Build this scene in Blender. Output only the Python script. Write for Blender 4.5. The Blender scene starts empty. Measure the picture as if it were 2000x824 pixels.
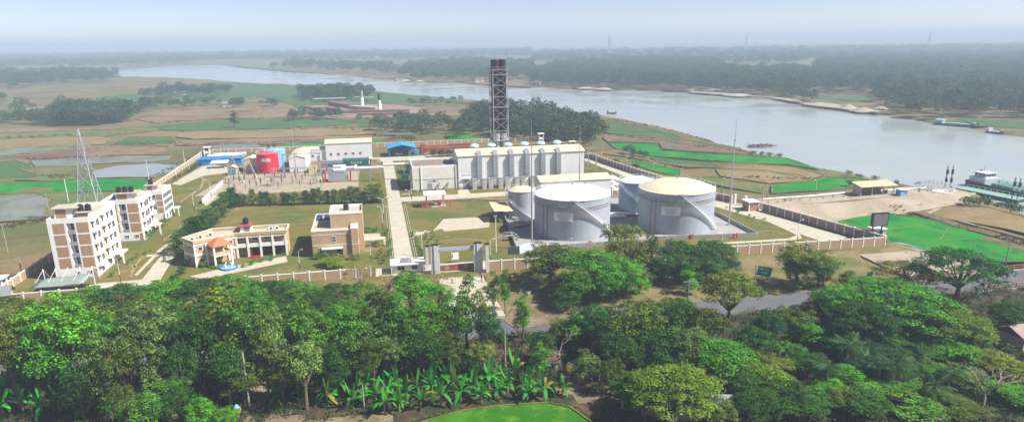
import bpy, math, random
from mathutils import Vector, Matrix
random.seed(7)
R = math.radians
D = bpy.data
S = bpy.context.scene
COL = S.collection
# ------------------------------------------------------------------ camera (survey of the site: x across the plant, y away from the road, z up)
F, CX, CY, HC = 1333.0, 1000.0, 450.0, 59.0
PIT, ROL, YAW = math.atan(373 / F), R(0.70), R(11.295)
_fw = Vector((math.sin(YAW) * math.cos(PIT), math.cos(YAW) * math.cos(PIT), -math.sin(PIT)))
_r0 = Vector((math.cos(YAW), -math.sin(YAW), 0))
_u0 = _r0.cross(_fw)
CR = _r0 * math.cos(ROL) - _u0 * math.sin(ROL)
CU = _u0 * math.cos(ROL) + _r0 * math.sin(ROL)
cam = D.objects.new('camera', D.cameras.new('camera'))
COL.objects.link(cam)
m = Matrix.Identity(4)
for i in range(3):
    m[i][0], m[i][1], m[i][2] = CR[i], CU[i], -_fw[i]
m[2][3] = HC
cam.matrix_world = m
cam.data.sensor_width = 36
cam.data.lens = F / 2000 * 36
cam.data.shift_y = (CY - 412) / 2000
cam.data.clip_start = 1
cam.data.clip_end = 30000
S.camera = cam


def G(x, y, z=0.0):
    """point of the site at height z that was surveyed at picture position x, y"""
    d = _fw + CR * ((x - CX) / F) - CU * ((y - CY) / F)
    t = (z - HC) / d.z
    return Vector((d.x * t, d.y * t, z))


def PX(p):
    v = Vector(p) - Vector((0, 0, HC))
    k = v.dot(_fw)
    return CX + F * v.dot(CR) / k, CY - F * v.dot(CU) / k


# ------------------------------------------------------------------ sky, sun, exposure
SUN_AZ, SUN_EL = R(-25), R(47)       # azimuth measured from +x
sd = Vector((math.cos(SUN_AZ) * math.cos(SUN_EL), math.sin(SUN_AZ) * math.cos(SUN_EL), math.sin(SUN_EL)))
W = D.worlds.new('World')
S.world = W
W.use_nodes = True
nt = W.node_tree
sky = nt.nodes.new('ShaderNodeTexSky')
sky.sky_type = 'NISHITA'
sky.sun_disc = False
sky.sun_elevation = SUN_EL
sky.sun_rotation = math.atan2(sd.x, sd.y)
sky.air_density = 0.35
sky.dust_density = 0.5
sky.ozone_density = 0.0
bg = nt.nodes['Background']
bg.inputs[1].default_value = 0.092
tint = nt.nodes.new('ShaderNodeMix')          # dusty winter air: a little less green than the clear sky model
tint.data_type = 'RGBA'
tint.blend_type = 'MULTIPLY'
tint.inputs[0].default_value = 1
tint.inputs[7].default_value = (1.12, .965, .87, 1)
nt.links.new(sky.outputs[0], tint.inputs[6])
nt.links.new(tint.outputs[2], bg.inputs[0])
sl = D.lights.new('sun', 'SUN')
sl.energy = 4.4
sl.angle = R(0.6)
sl.color = (1.0, 0.94, 0.85)
so = D.objects.new('sun', sl)
COL.objects.link(so)
so.rotation_euler = sd.to_track_quat('Z', 'Y').to_euler()
so.location = sd * 300
vs = S.view_settings
vs.view_transform = 'Standard'
vs.look = 'None'
vs.exposure = 1.06
vs.gamma = 1
vs.use_curve_mapping = False
S.render.engine = 'CYCLES'
cy = S.cycles
cy.use_denoising = True
cy.use_adaptive_sampling = True
cy.max_bounces = 6
cy.diffuse_bounces = 3
cy.glossy_bounces = 3
cy.transmission_bounces = 3
cy.volume_bounces = 0
cy.transparent_max_bounces = 8
cy.sample_clamp_indirect = 4

# ------------------------------------------------------------------ materials
_M = {}


def lin(c):
    return tuple(c) + (1.0,) if len(c) == 3 else tuple(c)


def mat(name, col, rough=0.7, var=0.15, scale=1.0, col2=None, bump=0.0, bscale=None, metal=0.0, spec=0.3, streak=0.0, wave=None, emit=0.0):
    if name in _M:
        return _M[name]
    M = D.materials.new(name)
    M.use_nodes = True
    t = M.node_tree
    b = t.nodes['Principled BSDF']
    b.inputs['Roughness'].default_value = rough
    b.inputs['Metallic'].default_value = metal
    b.inputs['Specular IOR Level'].default_value = spec
    tc = t.nodes.new('ShaderNodeTexCoord')
    n1 = t.nodes.new('ShaderNodeTexNoise')
    n1.inputs['Scale'].default_value = scale
    n1.inputs['Detail'].default_value = 5
    n1.inputs['Roughness'].default_value = 0.65
    t.links.new(tc.outputs['Object'], n1.inputs['Vector'])
    rp = t.nodes.new('ShaderNodeValToRGB')
    rp.color_ramp.elements[0].position = 0.3
    rp.color_ramp.elements[1].position = 0.7
    c2 = col2 or tuple(max(0, x * (1 - var)) for x in col)
    rp.color_ramp.elements[0].color = lin(c2)
    rp.color_ramp.elements[1].color = lin(tuple(min(1, x * (1 + var * 0.4)) for x in col))
    t.links.new(n1.outputs['Fac'], rp.inputs['Fac'])
    out = rp.outputs['Color']
    if streak:
        mp = t.nodes.new('ShaderNodeMapping')
        mp.inputs['Scale'].default_value = (1.3, 1.3, 0.06)
        n2 = t.nodes.new('ShaderNodeTexNoise')
        n2.inputs['Scale'].default_value = 1.6
        n2.inputs['Detail'].default_value = 6
        t.links.new(tc.outputs['Object'], mp.inputs['Vector'])
        t.links.new(mp.outputs[0], n2.inputs['Vector'])
        mr = t.nodes.new('ShaderNodeMapRange')
        mr.inputs[1].default_value = 0.5
        mr.inputs[2].default_value = 0.8
        mr.inputs[3].default_value = 0.0
        mr.inputs[4].default_value = streak
        t.links.new(n2.outputs['Fac'], mr.inputs[0])
        mx = t.nodes.new('ShaderNodeMix')
        mx.data_type = 'RGBA'
        t.links.new(mr.outputs[0], mx.inputs[0])
        t.links.new(out, mx.inputs[6])
        mx.inputs[7].default_value = lin(tuple(x * 0.45 for x in (col[0] + .04, col[1] + .02, col[2])))
        out = mx.outputs[2]
    t.links.new(out, b.inputs['Base Color'])
    hgt = None
    if wave:                                  # ribbed sheet: (axis, ribs per metre)
        wv = t.nodes.new('ShaderNodeTexWave')
        wv.bands_direction = wave[0]
        wv.inputs['Scale'].default_value = wave[1]
        t.links.new(tc.outputs['Object'], wv.inputs['Vector'])
        hgt = wv.outputs['Fac']
    elif bump:
        nb = t.nodes.new('ShaderNodeTexNoise')
        nb.inputs['Scale'].default_value = bscale or scale * 6
        nb.inputs['Detail'].default_value = 4
        t.links.new(tc.outputs['Object'], nb.inputs['Vector'])
        hgt = nb.outputs['Fac']
    if hgt is not None:
        bp = t.nodes.new('ShaderNodeBump')
        bp.inputs['Strength'].default_value = bump or 0.4
        bp.inputs['Distance'].default_value = 0.05
        t.links.new(hgt, bp.inputs['Height'])
        t.links.new(bp.outputs[0], b.inputs['Normal'])
    if emit:
        b.inputs['Emission Color'].default_value = lin(col)
        b.inputs['Emission Strength'].default_value = emit
    _M[name] = M
    return M


def blend_ground(name, cols, scales, rough=0.95, bump=0.6, bscale=1.5, stretch=(1, 1, 1), thr=((.42, .58), (.45, .6), (.5, .66))):
    """earth or crop: up to four colours laid over each other through noises of different size"""
    M = D.materials.new(name)
    M.use_nodes = True
    t = M.node_tree
    b = t.nodes['Principled BSDF']
    b.inputs['Roughness'].default_value = rough
    b.inputs['Specular IOR Level'].default_value = 0.08
    ge = t.nodes.new('ShaderNodeNewGeometry')
    mp = t.nodes.new('ShaderNodeMapping')
    mp.inputs['Scale'].default_value = stretch
    t.links.new(ge.outputs['Position'], mp.inputs['Vector'])
    prev = None
    for i, c in enumerate(cols):
        if prev is None:
            rgb = t.nodes.new('ShaderNodeRGB')
            rgb.outputs[0].default_value = lin(c)
            prev = rgb.outputs[0]
            continue
        n = t.nodes.new('ShaderNodeTexNoise')
        n.inputs['Scale'].default_value = scales[i - 1]
        n.inputs['Detail'].default_value = 8
        n.inputs['Roughness'].default_value = 0.62
        n.inputs['Distortion'].default_value = 0.4
        t.links.new(mp.outputs[0], n.inputs['Vector'])
        mr = t.nodes.new('ShaderNodeMapRange')
        mr.interpolation_type = 'SMOOTHSTEP'
        a, z = thr[(i - 1) % len(thr)]
        mr.inputs[1].default_value = a
        mr.inputs[2].default_value = z
        t.links.new(n.outputs['Fac'], mr.inputs[0])
        mx = t.nodes.new('ShaderNodeMix')
        mx.data_type = 'RGBA'
        t.links.new(mr.outputs[0], mx.inputs[0])
        t.links.new(prev, mx.inputs[6])
        mx.inputs[7].default_value = lin(c)
        prev = mx.outputs[2]
    # fine brightness grain
    n = t.nodes.new('ShaderNodeTexNoise')
    n.inputs['Scale'].default_value = bscale
    n.inputs['Detail'].default_value = 6
    n.inputs['Roughness'].default_value = 0.7
    t.links.new(ge.outputs['Position'], n.inputs['Vector'])
    mr = t.nodes.new('ShaderNodeMapRange')
    mr.inputs[1].default_value = 0.25
    mr.inputs[2].default_value = 0.75
    mr.inputs[3].default_value = 0.72
    mr.inputs[4].default_value = 1.22
    t.links.new(n.outputs['Fac'], mr.inputs[0])
    mm = t.nodes.new('ShaderNodeMix')
    mm.data_type = 'RGBA'
    mm.blend_type = 'MULTIPLY'
    mm.inputs[0].default_value = 1
    t.links.new(prev, mm.inputs[6])
    t.links.new(mr.outputs[0], mm.inputs[7])
    t.links.new(mm.outputs[2], b.inputs['Base Color'])
    bp = t.nodes.new('ShaderNodeBump')
    bp.inputs['Strength'].default_value = bump
    bp.inputs['Distance'].default_value = 0.3
    t.links.new(n.outputs['Fac'], bp.inputs['Height'])
    t.links.new(bp.outputs[0], b.inputs['Normal'])
    _M[name] = M
    return M


def leafmat(name, base=None, transl=0.3, var=0.5):
    """leaves: the hue comes from the object's own colour, each leaf a little different"""
    M = D.materials.new(name)
    M.use_nodes = True
    t = M.node_tree
    b = t.nodes['Principled BSDF']
    b.inputs['Roughness'].default_value = 0.55
    b.inputs['Specular IOR Level'].default_value = 0.12
    ge = t.nodes.new('ShaderNodeNewGeometry')
    oi = t.nodes.new('ShaderNodeObjectInfo')
    hs = t.nodes.new('ShaderNodeHueSaturation')
    mr = t.nodes.new('ShaderNodeMapRange')
    mr.inputs[3].default_value = 1 - var
    mr.inputs[4].default_value = 1 + var
    t.links.new(ge.outputs['Random Per Island'], mr.inputs[0])
    tc = t.nodes.new('ShaderNodeTexCoord')
    nz_ = t.nodes.new('ShaderNodeTexNoise')
    nz_.inputs['Scale'].default_value = 0.55
    nz_.inputs['Detail'].default_value = 2
    t.links.new(tc.outputs['Object'], nz_.inputs['Vector'])
    mc = t.nodes.new('ShaderNodeMapRange')
    mc.inputs[1].default_value = .3
    mc.inputs[2].default_value = .7
    mc.inputs[3].default_value = .62
    mc.inputs[4].default_value = 1.4
    t.links.new(nz_.outputs['Fac'], mc.inputs[0])
    mu = t.nodes.new('ShaderNodeMath')
    mu.operation = 'MULTIPLY'
    t.links.new(mr.outputs[0], mu.inputs[0])
    t.links.new(mc.outputs[0], mu.inputs[1])
    t.links.new(mu.outputs[0], hs.inputs['Value'])
    mh = t.nodes.new('ShaderNodeMapRange')
    mh.inputs[3].default_value = 0.475
    mh.inputs[4].default_value = 0.515
    t.links.new(ge.outputs['Random Per Island'], mh.inputs[0])
    t.links.new(mh.outputs[0], hs.inputs['Hue'])
    if base:
        hs.inputs['Color'].default_value = lin(base)
    else:
        t.links.new(oi.outputs['Color'], hs.inputs['Color'])
    t.links.new(hs.outputs[0], b.inputs['Base Color'])
    tr = t.nodes.new('ShaderNodeBsdfTranslucent')
    t.links.new(hs.outputs[0], tr.inputs['Color'])
    ms = t.nodes.new('ShaderNodeMixShader')
    ms.inputs[0].default_value = transl
    t.links.new(b.outputs[0], ms.inputs[1])
    t.links.new(tr.outputs[0], ms.inputs[2])
    t.links.new(ms.outputs[0], t.nodes['Material Output'].inputs['Surface'])
    _M[name] = M
    return M


MW = mat('white_paint', (.80, .80, .78), .6, .10, .5, streak=.22)
MWm = mat('white_steel', (.78, .79, .80), .45, .06, 1.0)
MCLAD = mat('white_cladding', (.74, .75, .77), .5, .06, .25, streak=.18, wave=('X', 2.0))
MROOFC = mat('cream_roof_sheet', (.74, .62, .42), .55, .12, .3, streak=.2)
MTAN = mat('tan_brick', (.40, .25, .14), .85, .2, 2.0, bump=.3)
MTANW = mat('tan_wall_render', (.47, .33, .20), .85, .15, .6, bump=.2, streak=.2)
MPANEL = mat('beige_brick_panel', (.42, .29, .18), .85, .18, 1.2, bump=.3)
MPANELR = mat('mauve_brick_panel', (.34, .22, .19), .85, .2, 1.2, bump=.3)
MOCH = mat('ochre_wall', (.55, .36, .15), .8, .12, .7)
MGLASS = mat('window_glass', (.03, .04, .05), .12, .2, .5, spec=.6)
MBLUEG = mat('blue_glass', (.03, .06, .16), .12, .2, .5, spec=.6)
MDARK = mat('dark_opening', (.03, .03, .03), .9, .2, 1)
MBLK = mat('black_plastic', (.02, .02, .022), .4, .1, 1)
MCONC = mat('pale_concrete', (.40, .37, .31), .85, .14, .5, bump=.2)
MGREYC = mat('grey_concrete', (.33, .33, .32), .88, .22, .4, bump=.25, streak=.25)
MSTEEL = mat('galvanised_steel', (.45, .47, .49), .45, .12, 1.5, metal=.5)
MLAT = mat('lattice_steel', (.42, .43, .45), .5, .15, 1.5, metal=.4)
MTANK = mat('tank_grey_paint', (.35, .40, .46), .45, .16, .25, streak=.42)
MTANKB = mat('tank_blue_grey_paint', (.30, .42, .55), .45, .08, .12, streak=.18)
MTROOFW = mat('tank_roof_white', (.76, .77, .78), .5, .08, .3)
MTROOFY = mat('tank_roof_yellowed', (.66, .60, .42), .6, .12, .25)
MRED = mat('red_paint', (.62, .02, .04), .4, .12, .6)
MREDD = mat('dull_red_paint', (.36, .09, .08), .6, .2, .8)
MTILE = mat('red_roof_tile', (.58, .17, .09), .75, .18, 3, bump=.3)
MBLUE = mat('blue_sheet', (.02, .20, .55), .5, .12, .4)
MBLUEL = mat('light_blue_paint', (.22, .46, .72), .45, .1, .3, streak=.15)
MSKYB = mat('bright_blue_sheet', (.03, .33, .72), .45, .1, .4, wave=('Y', 1.6))
MDOME = mat('pale_blue_dome', (.42, .68, .82), .4, .08, .5)
MGRN = mat('container_green', (.02, .13, .08), .5, .2, .7, streak=.2)
MCBLUE = mat('container_slate_blue', (.10, .18, .27), .5, .2, .7, streak=.2)
MCGREY = mat('container_grey', (.30, .33, .36), .55, .2, .7, streak=.25)
MCRED = mat('container_red', (.33, .07, .06), .55, .25, .7, streak=.25)
MYEL = mat('yellow_paint', (.55, .42, .10), .5, .15, .7)
MFLUE = mat('flue_dark_brown', (.032, .018, .017), .7, .35, .3, streak=.2)
MFLUEL = mat('flue_light_cladding', (.52, .52, .52), .45, .1, .6, metal=.3)
MDUCT = mat('duct_galvanised', (.36, .40, .43), .4, .25, 1.4, metal=.4, bump=.4)
MROOFB = mat('weathered_roof', (.24, .20, .17), .9, .35, .5, bump=.3, streak=.2)
MWOOD = mat('bark', (.16, .12, .085), .95, .4, 2.5, bump=.6)
MWOODL = mat('pale_bark', (.34, .29, .23), .95, .3, 2.5, bump=.5)
MASPH = mat('asphalt', (.115, .12, .135), .9, .22, .25, bump=.25, bscale=4)
MSOLAR = mat('solar_glass', (.04, .07, .16), .15, .1, 1, spec=.6)
MSCREEN = mat('dark_screen', (.06, .07, .08), .4, .15, .3)
MSIGNG = mat('sign_green', (.01, .17, .12), .5, .1, 1)
MINS = mat('brown_insulator', (.07, .035, .03), .3, .2, 2)
MRAIL = mat('red_white_rail', (.40, .15, .13), .7, .3, .6)
MHULL = mat('hull_slate', (.06, .07, .085), .6, .25, .4)
MDECK = mat('deck_green', (.10, .28, .25), .6, .2, .5)
MSAND = blend_ground('sand_fill', ((.32, .27, .20), (.38, .33, .26), (.25, .21, .15), (.17, .17, .08)), (.09, .25, .05), bump=.5, thr=((.4, .6), (.55, .7), (.66, .78)))
MTEXT = mat('letter_ink', (.03, .04, .10), .7, .05, 1)
MTEXTW = mat('letter_white', (.85, .85, .85), .6, .03, 1)
MLEAF = leafmat('leaf_tinted')
MBAN = leafmat('banana_leaf', None, .35, .25)

# ------------------------------------------------------------------ mesh building


class B:
    """collects shapes; to() links them as ONE mesh object"""

    def __init__(s):
        s.v, s.f, s.m = [], [], []
        s.k = 0

    def mi(s, k):
        s.k = k
        return s

    def _a(s, vs_, fs):
        o = len(s.v)
        s.v += [tuple(p) for p in vs_]
        s.f += [tuple(i + o for i in f) for f in fs]
        s.m += [s.k] * len(fs)
        return s

    def box(s, x0, x1, y0, y1, z0, z1):
        return s._a([(x0, y0, z0), (x1, y0, z0), (x1, y1, z0), (x0, y1, z0), (x0, y0, z1), (x1, y0, z1), (x1, y1, z1), (x0, y1, z1)],
                    [(3, 2, 1, 0), (4, 5, 6, 7), (0, 1, 5, 4), (1, 2, 6, 5), (2, 3, 7, 6), (3, 0, 4, 7)])

    def bar(s, a, b, w, h=None, up=(0, 0, 1)):
        """square bar from a to b"""
        a, b = Vector(a), Vector(b)
        h = h or w
        d = (b - a).normalized()
        sx = d.cross(Vector(up))
        if sx.length < 1e-4:
            sx = d.cross(Vector((1, 0, 0)))
        sx.normalize()
        sy = sx.cross(d)
        sx *= w / 2
        sy *= h / 2
        c = [a - sx - sy, a + sx - sy, a + sx + sy, a - sx + sy, b - sx - sy, b + sx - sy, b + sx + sy, b - sx + sy]
        return s._a(c, [(3, 2, 1, 0), (4, 5, 6, 7), (0, 1, 5, 4), (1, 2, 6, 5), (2, 3, 7, 6), (3, 0, 4, 7)])

    def tube(s, pts, rad, n=8, cap=True):
        pts = [Vector(p) for p in pts]
        if not isinstance(rad, (list, tuple)):
            rad = [rad] * len(pts)
        vs_, fs = [], []
        for i, p in enumerate(pts):
            d = (pts[min(i + 1, len(pts) - 1)] - pts[max(i - 1, 0)]).normalized()
            sx = d.cross(Vector((0.13, 1, 0.07)))
            if sx.length < .05:
                sx = d.cross(Vector((1, 0, 0)))
            sx.normalize()
            sy = sx.cross(d)
            for k in range(n):
                a = 2 * math.pi * k / n
                vs_.append(p + (sx * math.cos(a) + sy * math.sin(a)) * rad[i])
        for i in range(len(pts) - 1):
            for k in range(n):
                k2 = (k + 1) % n
                fs.append((i * n + k2, i * n + k, (i + 1) * n + k, (i + 1) * n + k2))
        if cap:
            fs.append(tuple(range(n)))
            fs.append(tuple((len(pts) - 1) * n + k for k in reversed(range(n))))
        return s._a(vs_, fs)

    def lathe(s, c, prof, n=32, a0=0, a1=2 * math.pi):
        """prof: (radius, z) from bottom to top"""
        vs_, fs = [], []
        for r, z in prof:
            for k in range(n):
                a = a0 + (a1 - a0) * k / n
                vs_.append((c[0] + r * math.cos(a), c[1] + r * math.sin(a), c[2] + z))
        for i in range(len(prof) - 1):
            for k in range(n):
                k2 = (k + 1) % n
                fs.append((i * n + k, i * n + k2, (i + 1) * n + k2, (i + 1) * n + k))
        return s._a(vs_, fs)

    def prism(s, poly, z0, z1):
        n = len(poly)
        ar = sum(poly[i][0] * poly[(i + 1) % n][1] - poly[(i + 1) % n][0] * poly[i][1] for i in range(n))
        if ar < 0:
            poly = poly[::-1]
        vs_ = [(p[0], p[1], z0) for p in poly] + [(p[0], p[1], z1) for p in poly]
        fs = [tuple(reversed(range(n))), tuple(range(n, 2 * n))] + [(i, (i + 1) % n, (i + 1) % n + n, i + n) for i in range(n)]
        return s._a(vs_, fs)

    def poly(s, pts):
        return s._a(pts, [tuple(range(len(pts)))])

    def gable(s, x0, x1, y0, y1, z0, z1, along='x', th=.25, over=.3):
        """roof sheet with thickness"""
        if along == 'x':
            ym = (y0 + y1) / 2
            sec = [(y0 - over, z0 - .05), (ym, z1), (y1 + over, z0 - .05)]
            P = [(x, a, b) for x in (x0 - over, x1 + over) for a, b in sec] + [(x, a, b + th) for x in (x0 - over, x1 + over) for a, b in sec]
        else:
            xm = (x0 + x1) / 2
            sec = [(x0 - over, z0 - .05), (xm, z1), (x1 + over, z0 - .05)]
            P = [(a, y, b) for y in (y0 - over, y1 + over) for a, b in sec] + [(a, y, b + th) for y in (y0 - over, y1 + over) for a, b in sec]
        return s._a(P, [(0, 1, 4, 3), (1, 2, 5, 4), (6, 9, 10, 7), (7, 10, 11, 8), (0, 3, 9, 6), (2, 8, 11, 5), (0, 6, 7, 1), (1, 7, 8, 2), (3, 4, 10, 9), (4, 5, 11, 10)])

    def mesh(s, name, mats, smooth=False):
        me = D.meshes.new(name)
        me.from_pydata(s.v, [], s.f)
        for mm in (mats if isinstance(mats, (list, tuple)) else [mats]):
            me.materials.append(mm)
        if any(s.m):
            me.polygons.foreach_set('material_index', s.m)
        if smooth:
            me.polygons.foreach_set('use_smooth', [True] * len(s.f))
            if smooth != 'all':
                try:
                    me.set_sharp_from_angle(angle=R(35))
                except Exception:
                    pass
        me.update()
        return me

    def to(s, name, mats, parent=None, loc=None, rot=None, smooth=False, off=True):
        return put(name, s.mesh(name, mats, smooth), parent, loc, rot, off)


def put(name, me, parent=None, loc=None, rot=None, off=False, scale=None, col=None):
    """link a mesh as an object; off: the mesh was drawn in site coordinates, so undo the parent's position"""
    o = D.objects.new(name, me)
    COL.objects.link(o)
    if parent:
        o.parent = parent
        if off and loc is None:
            p, t = parent, Vector((0, 0, 0))
            while p:
                t -= p.location
                p = p.parent
            o.location = t
    if loc is not None:
        o.location = loc
    if rot is not None:
        o.rotation_euler = rot if isinstance(rot, (tuple, list)) else (0, 0, rot)
    if scale is not None:
        o.scale = scale
    if col is not None:
        o.color = col
    return o


def tag(o, label=None, cat=None, group=None, kind=None):
    if label:
        o['label'] = label
    if cat:
        o['category'] = cat
    if group:
        o['group'] = group
    if kind:
        o['kind'] = kind
    return o


def thing(name, label, cat, loc=(0, 0, 0), group=None, rz=0):
    o = D.objects.new(name, None)
    o.empty_display_size = .5
    COL.objects.link(o)
    o.location = loc
    o.rotation_euler = (0, 0, rz)
    return tag(o, label, cat, group)


def dup(root, loc, rz=0, scale=None, label=None, group=None, col=None, tilt=(0, 0)):
    r = root.copy()
    COL.objects.link(r)
    r.location = loc
    r.rotation_euler = (tilt[0], tilt[1], rz)
    if scale is not None:
        r.scale = scale if isinstance(scale, (tuple, list)) else (scale,) * 3
    tag(r, label, None, group)
    if col and r.type == 'MESH':
        r.color = col

    def rec(src, dst):
        for ch in list(src.children):
            c = ch.copy()
            COL.objects.link(c)
            c.parent = dst
            if col:
                c.color = col
            rec(ch, c)
    rec(root, r)
    return r


def text(body, size, parent, loc, rot, material, name='lettering'):
    """letters as a mesh; '#' stands for a word too small to read, drawn as a run of short ink strokes"""
    if '#' in body:
        q = B()
        x = -len(body) * size * .3
        for ch in body:
            if ch == '#':
                w = size * random.uniform(.35, .55)
                q.box(x, x + w, -size * .28 * random.uniform(.7, 1.1), size * .28 * random.uniform(.6, 1.1), 0, .01)
                x += size * .62
            else:
                x += size * .5
        return put(name, q.mesh(name, material), parent, loc, rot)
    cu = D.curves.new(name, 'FONT')
    cu.body = body
    cu.size = size
    cu.align_x = 'CENTER'
    cu.align_y = 'CENTER'
    cu.extrude = 0.005
    tmp = D.objects.new(name, cu)
    COL.objects.link(tmp)
    me = D.meshes.new_from_object(tmp.evaluated_get(bpy.context.evaluated_depsgraph_get()))
    D.objects.remove(tmp)
    D.curves.remove(cu)
    me.materials.clear()
    me.materials.append(material)
    return put(name, me, parent, loc, rot)


def kill(o):
    for c in list(o.children):
        kill(c)
    D.objects.remove(o)


def sstep(x):
    x = max(0.0, min(1.0, x))
    return x * x * (3 - 2 * x)


def inpoly(x, y, P):
    c = False
    j = len(P) - 1
    for i in range(len(P)):
        xi, yi = P[i]
        xj, yj = P[j]
        if (yi > y) != (yj > y) and x < (xj - xi) * (y - yi) / (yj - yi) + xi:
            c = not c
        j = i
    return c


def dpoly(x, y, P):
    best = 1e18
    for i in range(len(P)):
        ax, ay = P[i]
        bx, by = P[(i + 1) % len(P)]
        dx, dy = bx - ax, by - ay
        l2 = dx * dx + dy * dy or 1e-9
        t = max(0, min(1, ((x - ax) * dx + (y - ay) * dy) / l2))
        ex, ey = x - ax - t * dx, y - ay - t * dy
        best = min(best, ex * ex + ey * ey)
    return math.sqrt(best)

# ================================================================== the setting
def gp(l, z):
    return [tuple(G(x, y, z)[:2]) for x, y in l]


PLATEAU = [(-93.5, 168.5), (13, 168), (28, 166.5), (146, 163.2), (133.5, 214), (127, 232), (119, 262), (110.5, 315), (106, 350), (104, 403), (-93.5, 403)]
JETTY = gp([(1480, 388), (1600, 378), (1680, 371), (1800, 363), (1850, 364), (1890, 374), (1760, 386), (1600, 399), (1500, 411)], 0)
SANDFOOT = gp([(1520, 414), (1560, 427), (1610, 433), (1660, 427), (1750, 411), (1800, 411), (1850, 402), (1900, 388), (1890, 374), (1760, 386), (1600, 399), (1500, 411)], -1)
RIV_FAR = gp([(2000, 268), (1950, 262), (1900, 251), (1820, 241), (1720, 223), (1660, 215), (1600, 207), (1560, 203), (1500, 191), (1440, 187), (1350, 181), (1250, 178), (1150, 176), (1040, 170), (990, 165), (900, 163), (800, 160), (730, 155), (690, 149), (640, 146), (560, 140), (510, 133), (440, 128), (350, 128), (240, 137)], -4)
RIV_NEAR = gp([(200, 150), (330, 152), (420, 157), (470, 163), (560, 165), (680, 172), (760, 182), (850, 190), (930, 197), (1000, 203), (1050, 210), (1150, 222), (1210, 232), (1290, 250), (1340, 262), (1400, 280), (1470, 300), (1520, 311), (1600, 331), (1660, 341), (1720, 353), (1790, 368), (1850, 379), (1900, 391), (1950, 404), (2000, 420)], -4)
RIVER = [(395, -300), (397, 100), (399, 250)] + RIV_FAR + [(-900, 2100), (-1500, 2300), (-1500, 2100), (-800, 1750)] + RIV_NEAR + [(226, 150), (222, 100), (222, -300)]
RBOX = (min(p[0] for p in RIVER) - 30, max(p[0] for p in RIVER) + 30)
FIELD, FRONT = -2.2, -4.0


def emb(x, y, P, top, w, b):
    if not (-260 < x < 330 and 40 < y < 480):
        return b
    if inpoly(x, y, P):
        return top
    d = dpoly(x, y, P)
    return b + (top - b) * sstep(1 - d / w) if d < w else b


def hz(x, y):
    b = FIELD
    if y < 146:
        b = FRONT + (FIELD - FRONT) * sstep((y - 112) / 34)
    if 60 < y < 170:
        k = sstep((y - 120) / 10) * sstep((200 - abs(x)) / 30)
        b = max(b, b + (-1.05 - b) * k) if y > 112 else b
    if RBOX[0] < x < RBOX[1] and y > -400:
        ins = inpoly(x, y, RIVER)
        d = dpoly(x, y, RIVER)
        if ins:
            b = -3.7 - 3.0 * sstep(d / 12)
        elif d < 9:
            b = b + (-3.7 - b) * sstep(1 - d / 9)
    if 152 < x < 182 and 60 < y < 205:        # creek under the bridge
        b = min(b, -1.5 - 4.2 * sstep((15 - abs(x - 167)) / 9) * sstep((205 - y) / 40))
    b = emb(x, y, PLATEAU, 0.0, 5.0, b)
    b = max(b, emb(x, y, JETTY, -0.1, 11.0, b))
    if 130.5 < y < 139.0 and not 150 < x < 184:
        b = -1.05
    return b


def natural(x, y):
    """small unevenness of open land, none where something is laid on it"""
    if inpoly(x, y, PLATEAU) or 126 < y < 168:
        return 0
    return .18 * math.sin(x * .11 + 1.7 * math.sin(y * .05)) + .14 * math.sin(y * .17 + x * .07)


def axis(parts):
    out = []
    for a, b, st in parts:
        n = max(1, round((b - a) / st))
        out += [a + (b - a) * i / n for i in range(n)]
    return out + [parts[-1][1]]


gx = axis([(-9000, -3000, 1000), (-3000, -800, 200), (-800, -160, 32), (-160, 240, 2.5), (240, 480, 12), (480, 1200, 60), (1200, 3000, 200), (3000, 9000, 1000)])
gy = axis([(-600, 40, 80), (40, 240, 2.2), (240, 420, 4), (420, 1000, 14), (1000, 2200, 40), (2200, 9400, 400)])
MGRASS = blend_ground('dry_grass_land', ((0.144, 0.130, 0.054), (0.209, 0.151, 0.083), (0.094, 0.122, 0.036), (0.122, 0.079, 0.054)), (.012, .02, .035), stretch=(.7, 1.6, 1), bump=.8, bscale=.7)
MLAWN = blend_ground('dry_lawn', ((.165, .138, .042), (.095, .118, .028), (.27, .215, .115), (.125, .098, .042)), (.05, .16, .09), bump=.4, bscale=1.6, thr=((.42, .6), (.58, .72), (.55, .7)))
MFLOOR = blend_ground('leaf_litter', ((0.060, 0.046, 0.029), (0.104, 0.080, 0.044), (0.036, 0.048, 0.020)), (.12, .2), bump=.9, bscale=1.6)
MSLOPE = blend_ground('grassy_slope', ((0.158, 0.139, 0.056), (0.125, 0.132, 0.040), (0.205, 0.165, 0.086)), (.06, .14), bump=.5, bscale=1.4)
MBANK = blend_ground('bare_bank', ((0.189, 0.147, 0.098), (0.140, 0.119, 0.063), (0.231, 0.189, 0.133)), (.06, .13), bump=.6, bscale=1.2)
bt = B()
nx, ny = len(gx), len(gy)
FOOTP = SANDFOOT
BARE = [gp(l_, FRONT) for l_ in ([(1072, 748), (1090, 720), (1155, 720), (1185, 748), (1176, 795), (1118, 790)], [(465, 750), (540, 718), (570, 740), (510, 795), (430, 795)], [(430, 830), (500, 800), (640, 812), (760, 806), (805, 832), (600, 850)])]
for y in gy:
    for x in gx:
        bt.v.append((x, y, hz(x, y) + (natural(x, y) if y < 1200 and abs(x) < 900 else 0)))
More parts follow.
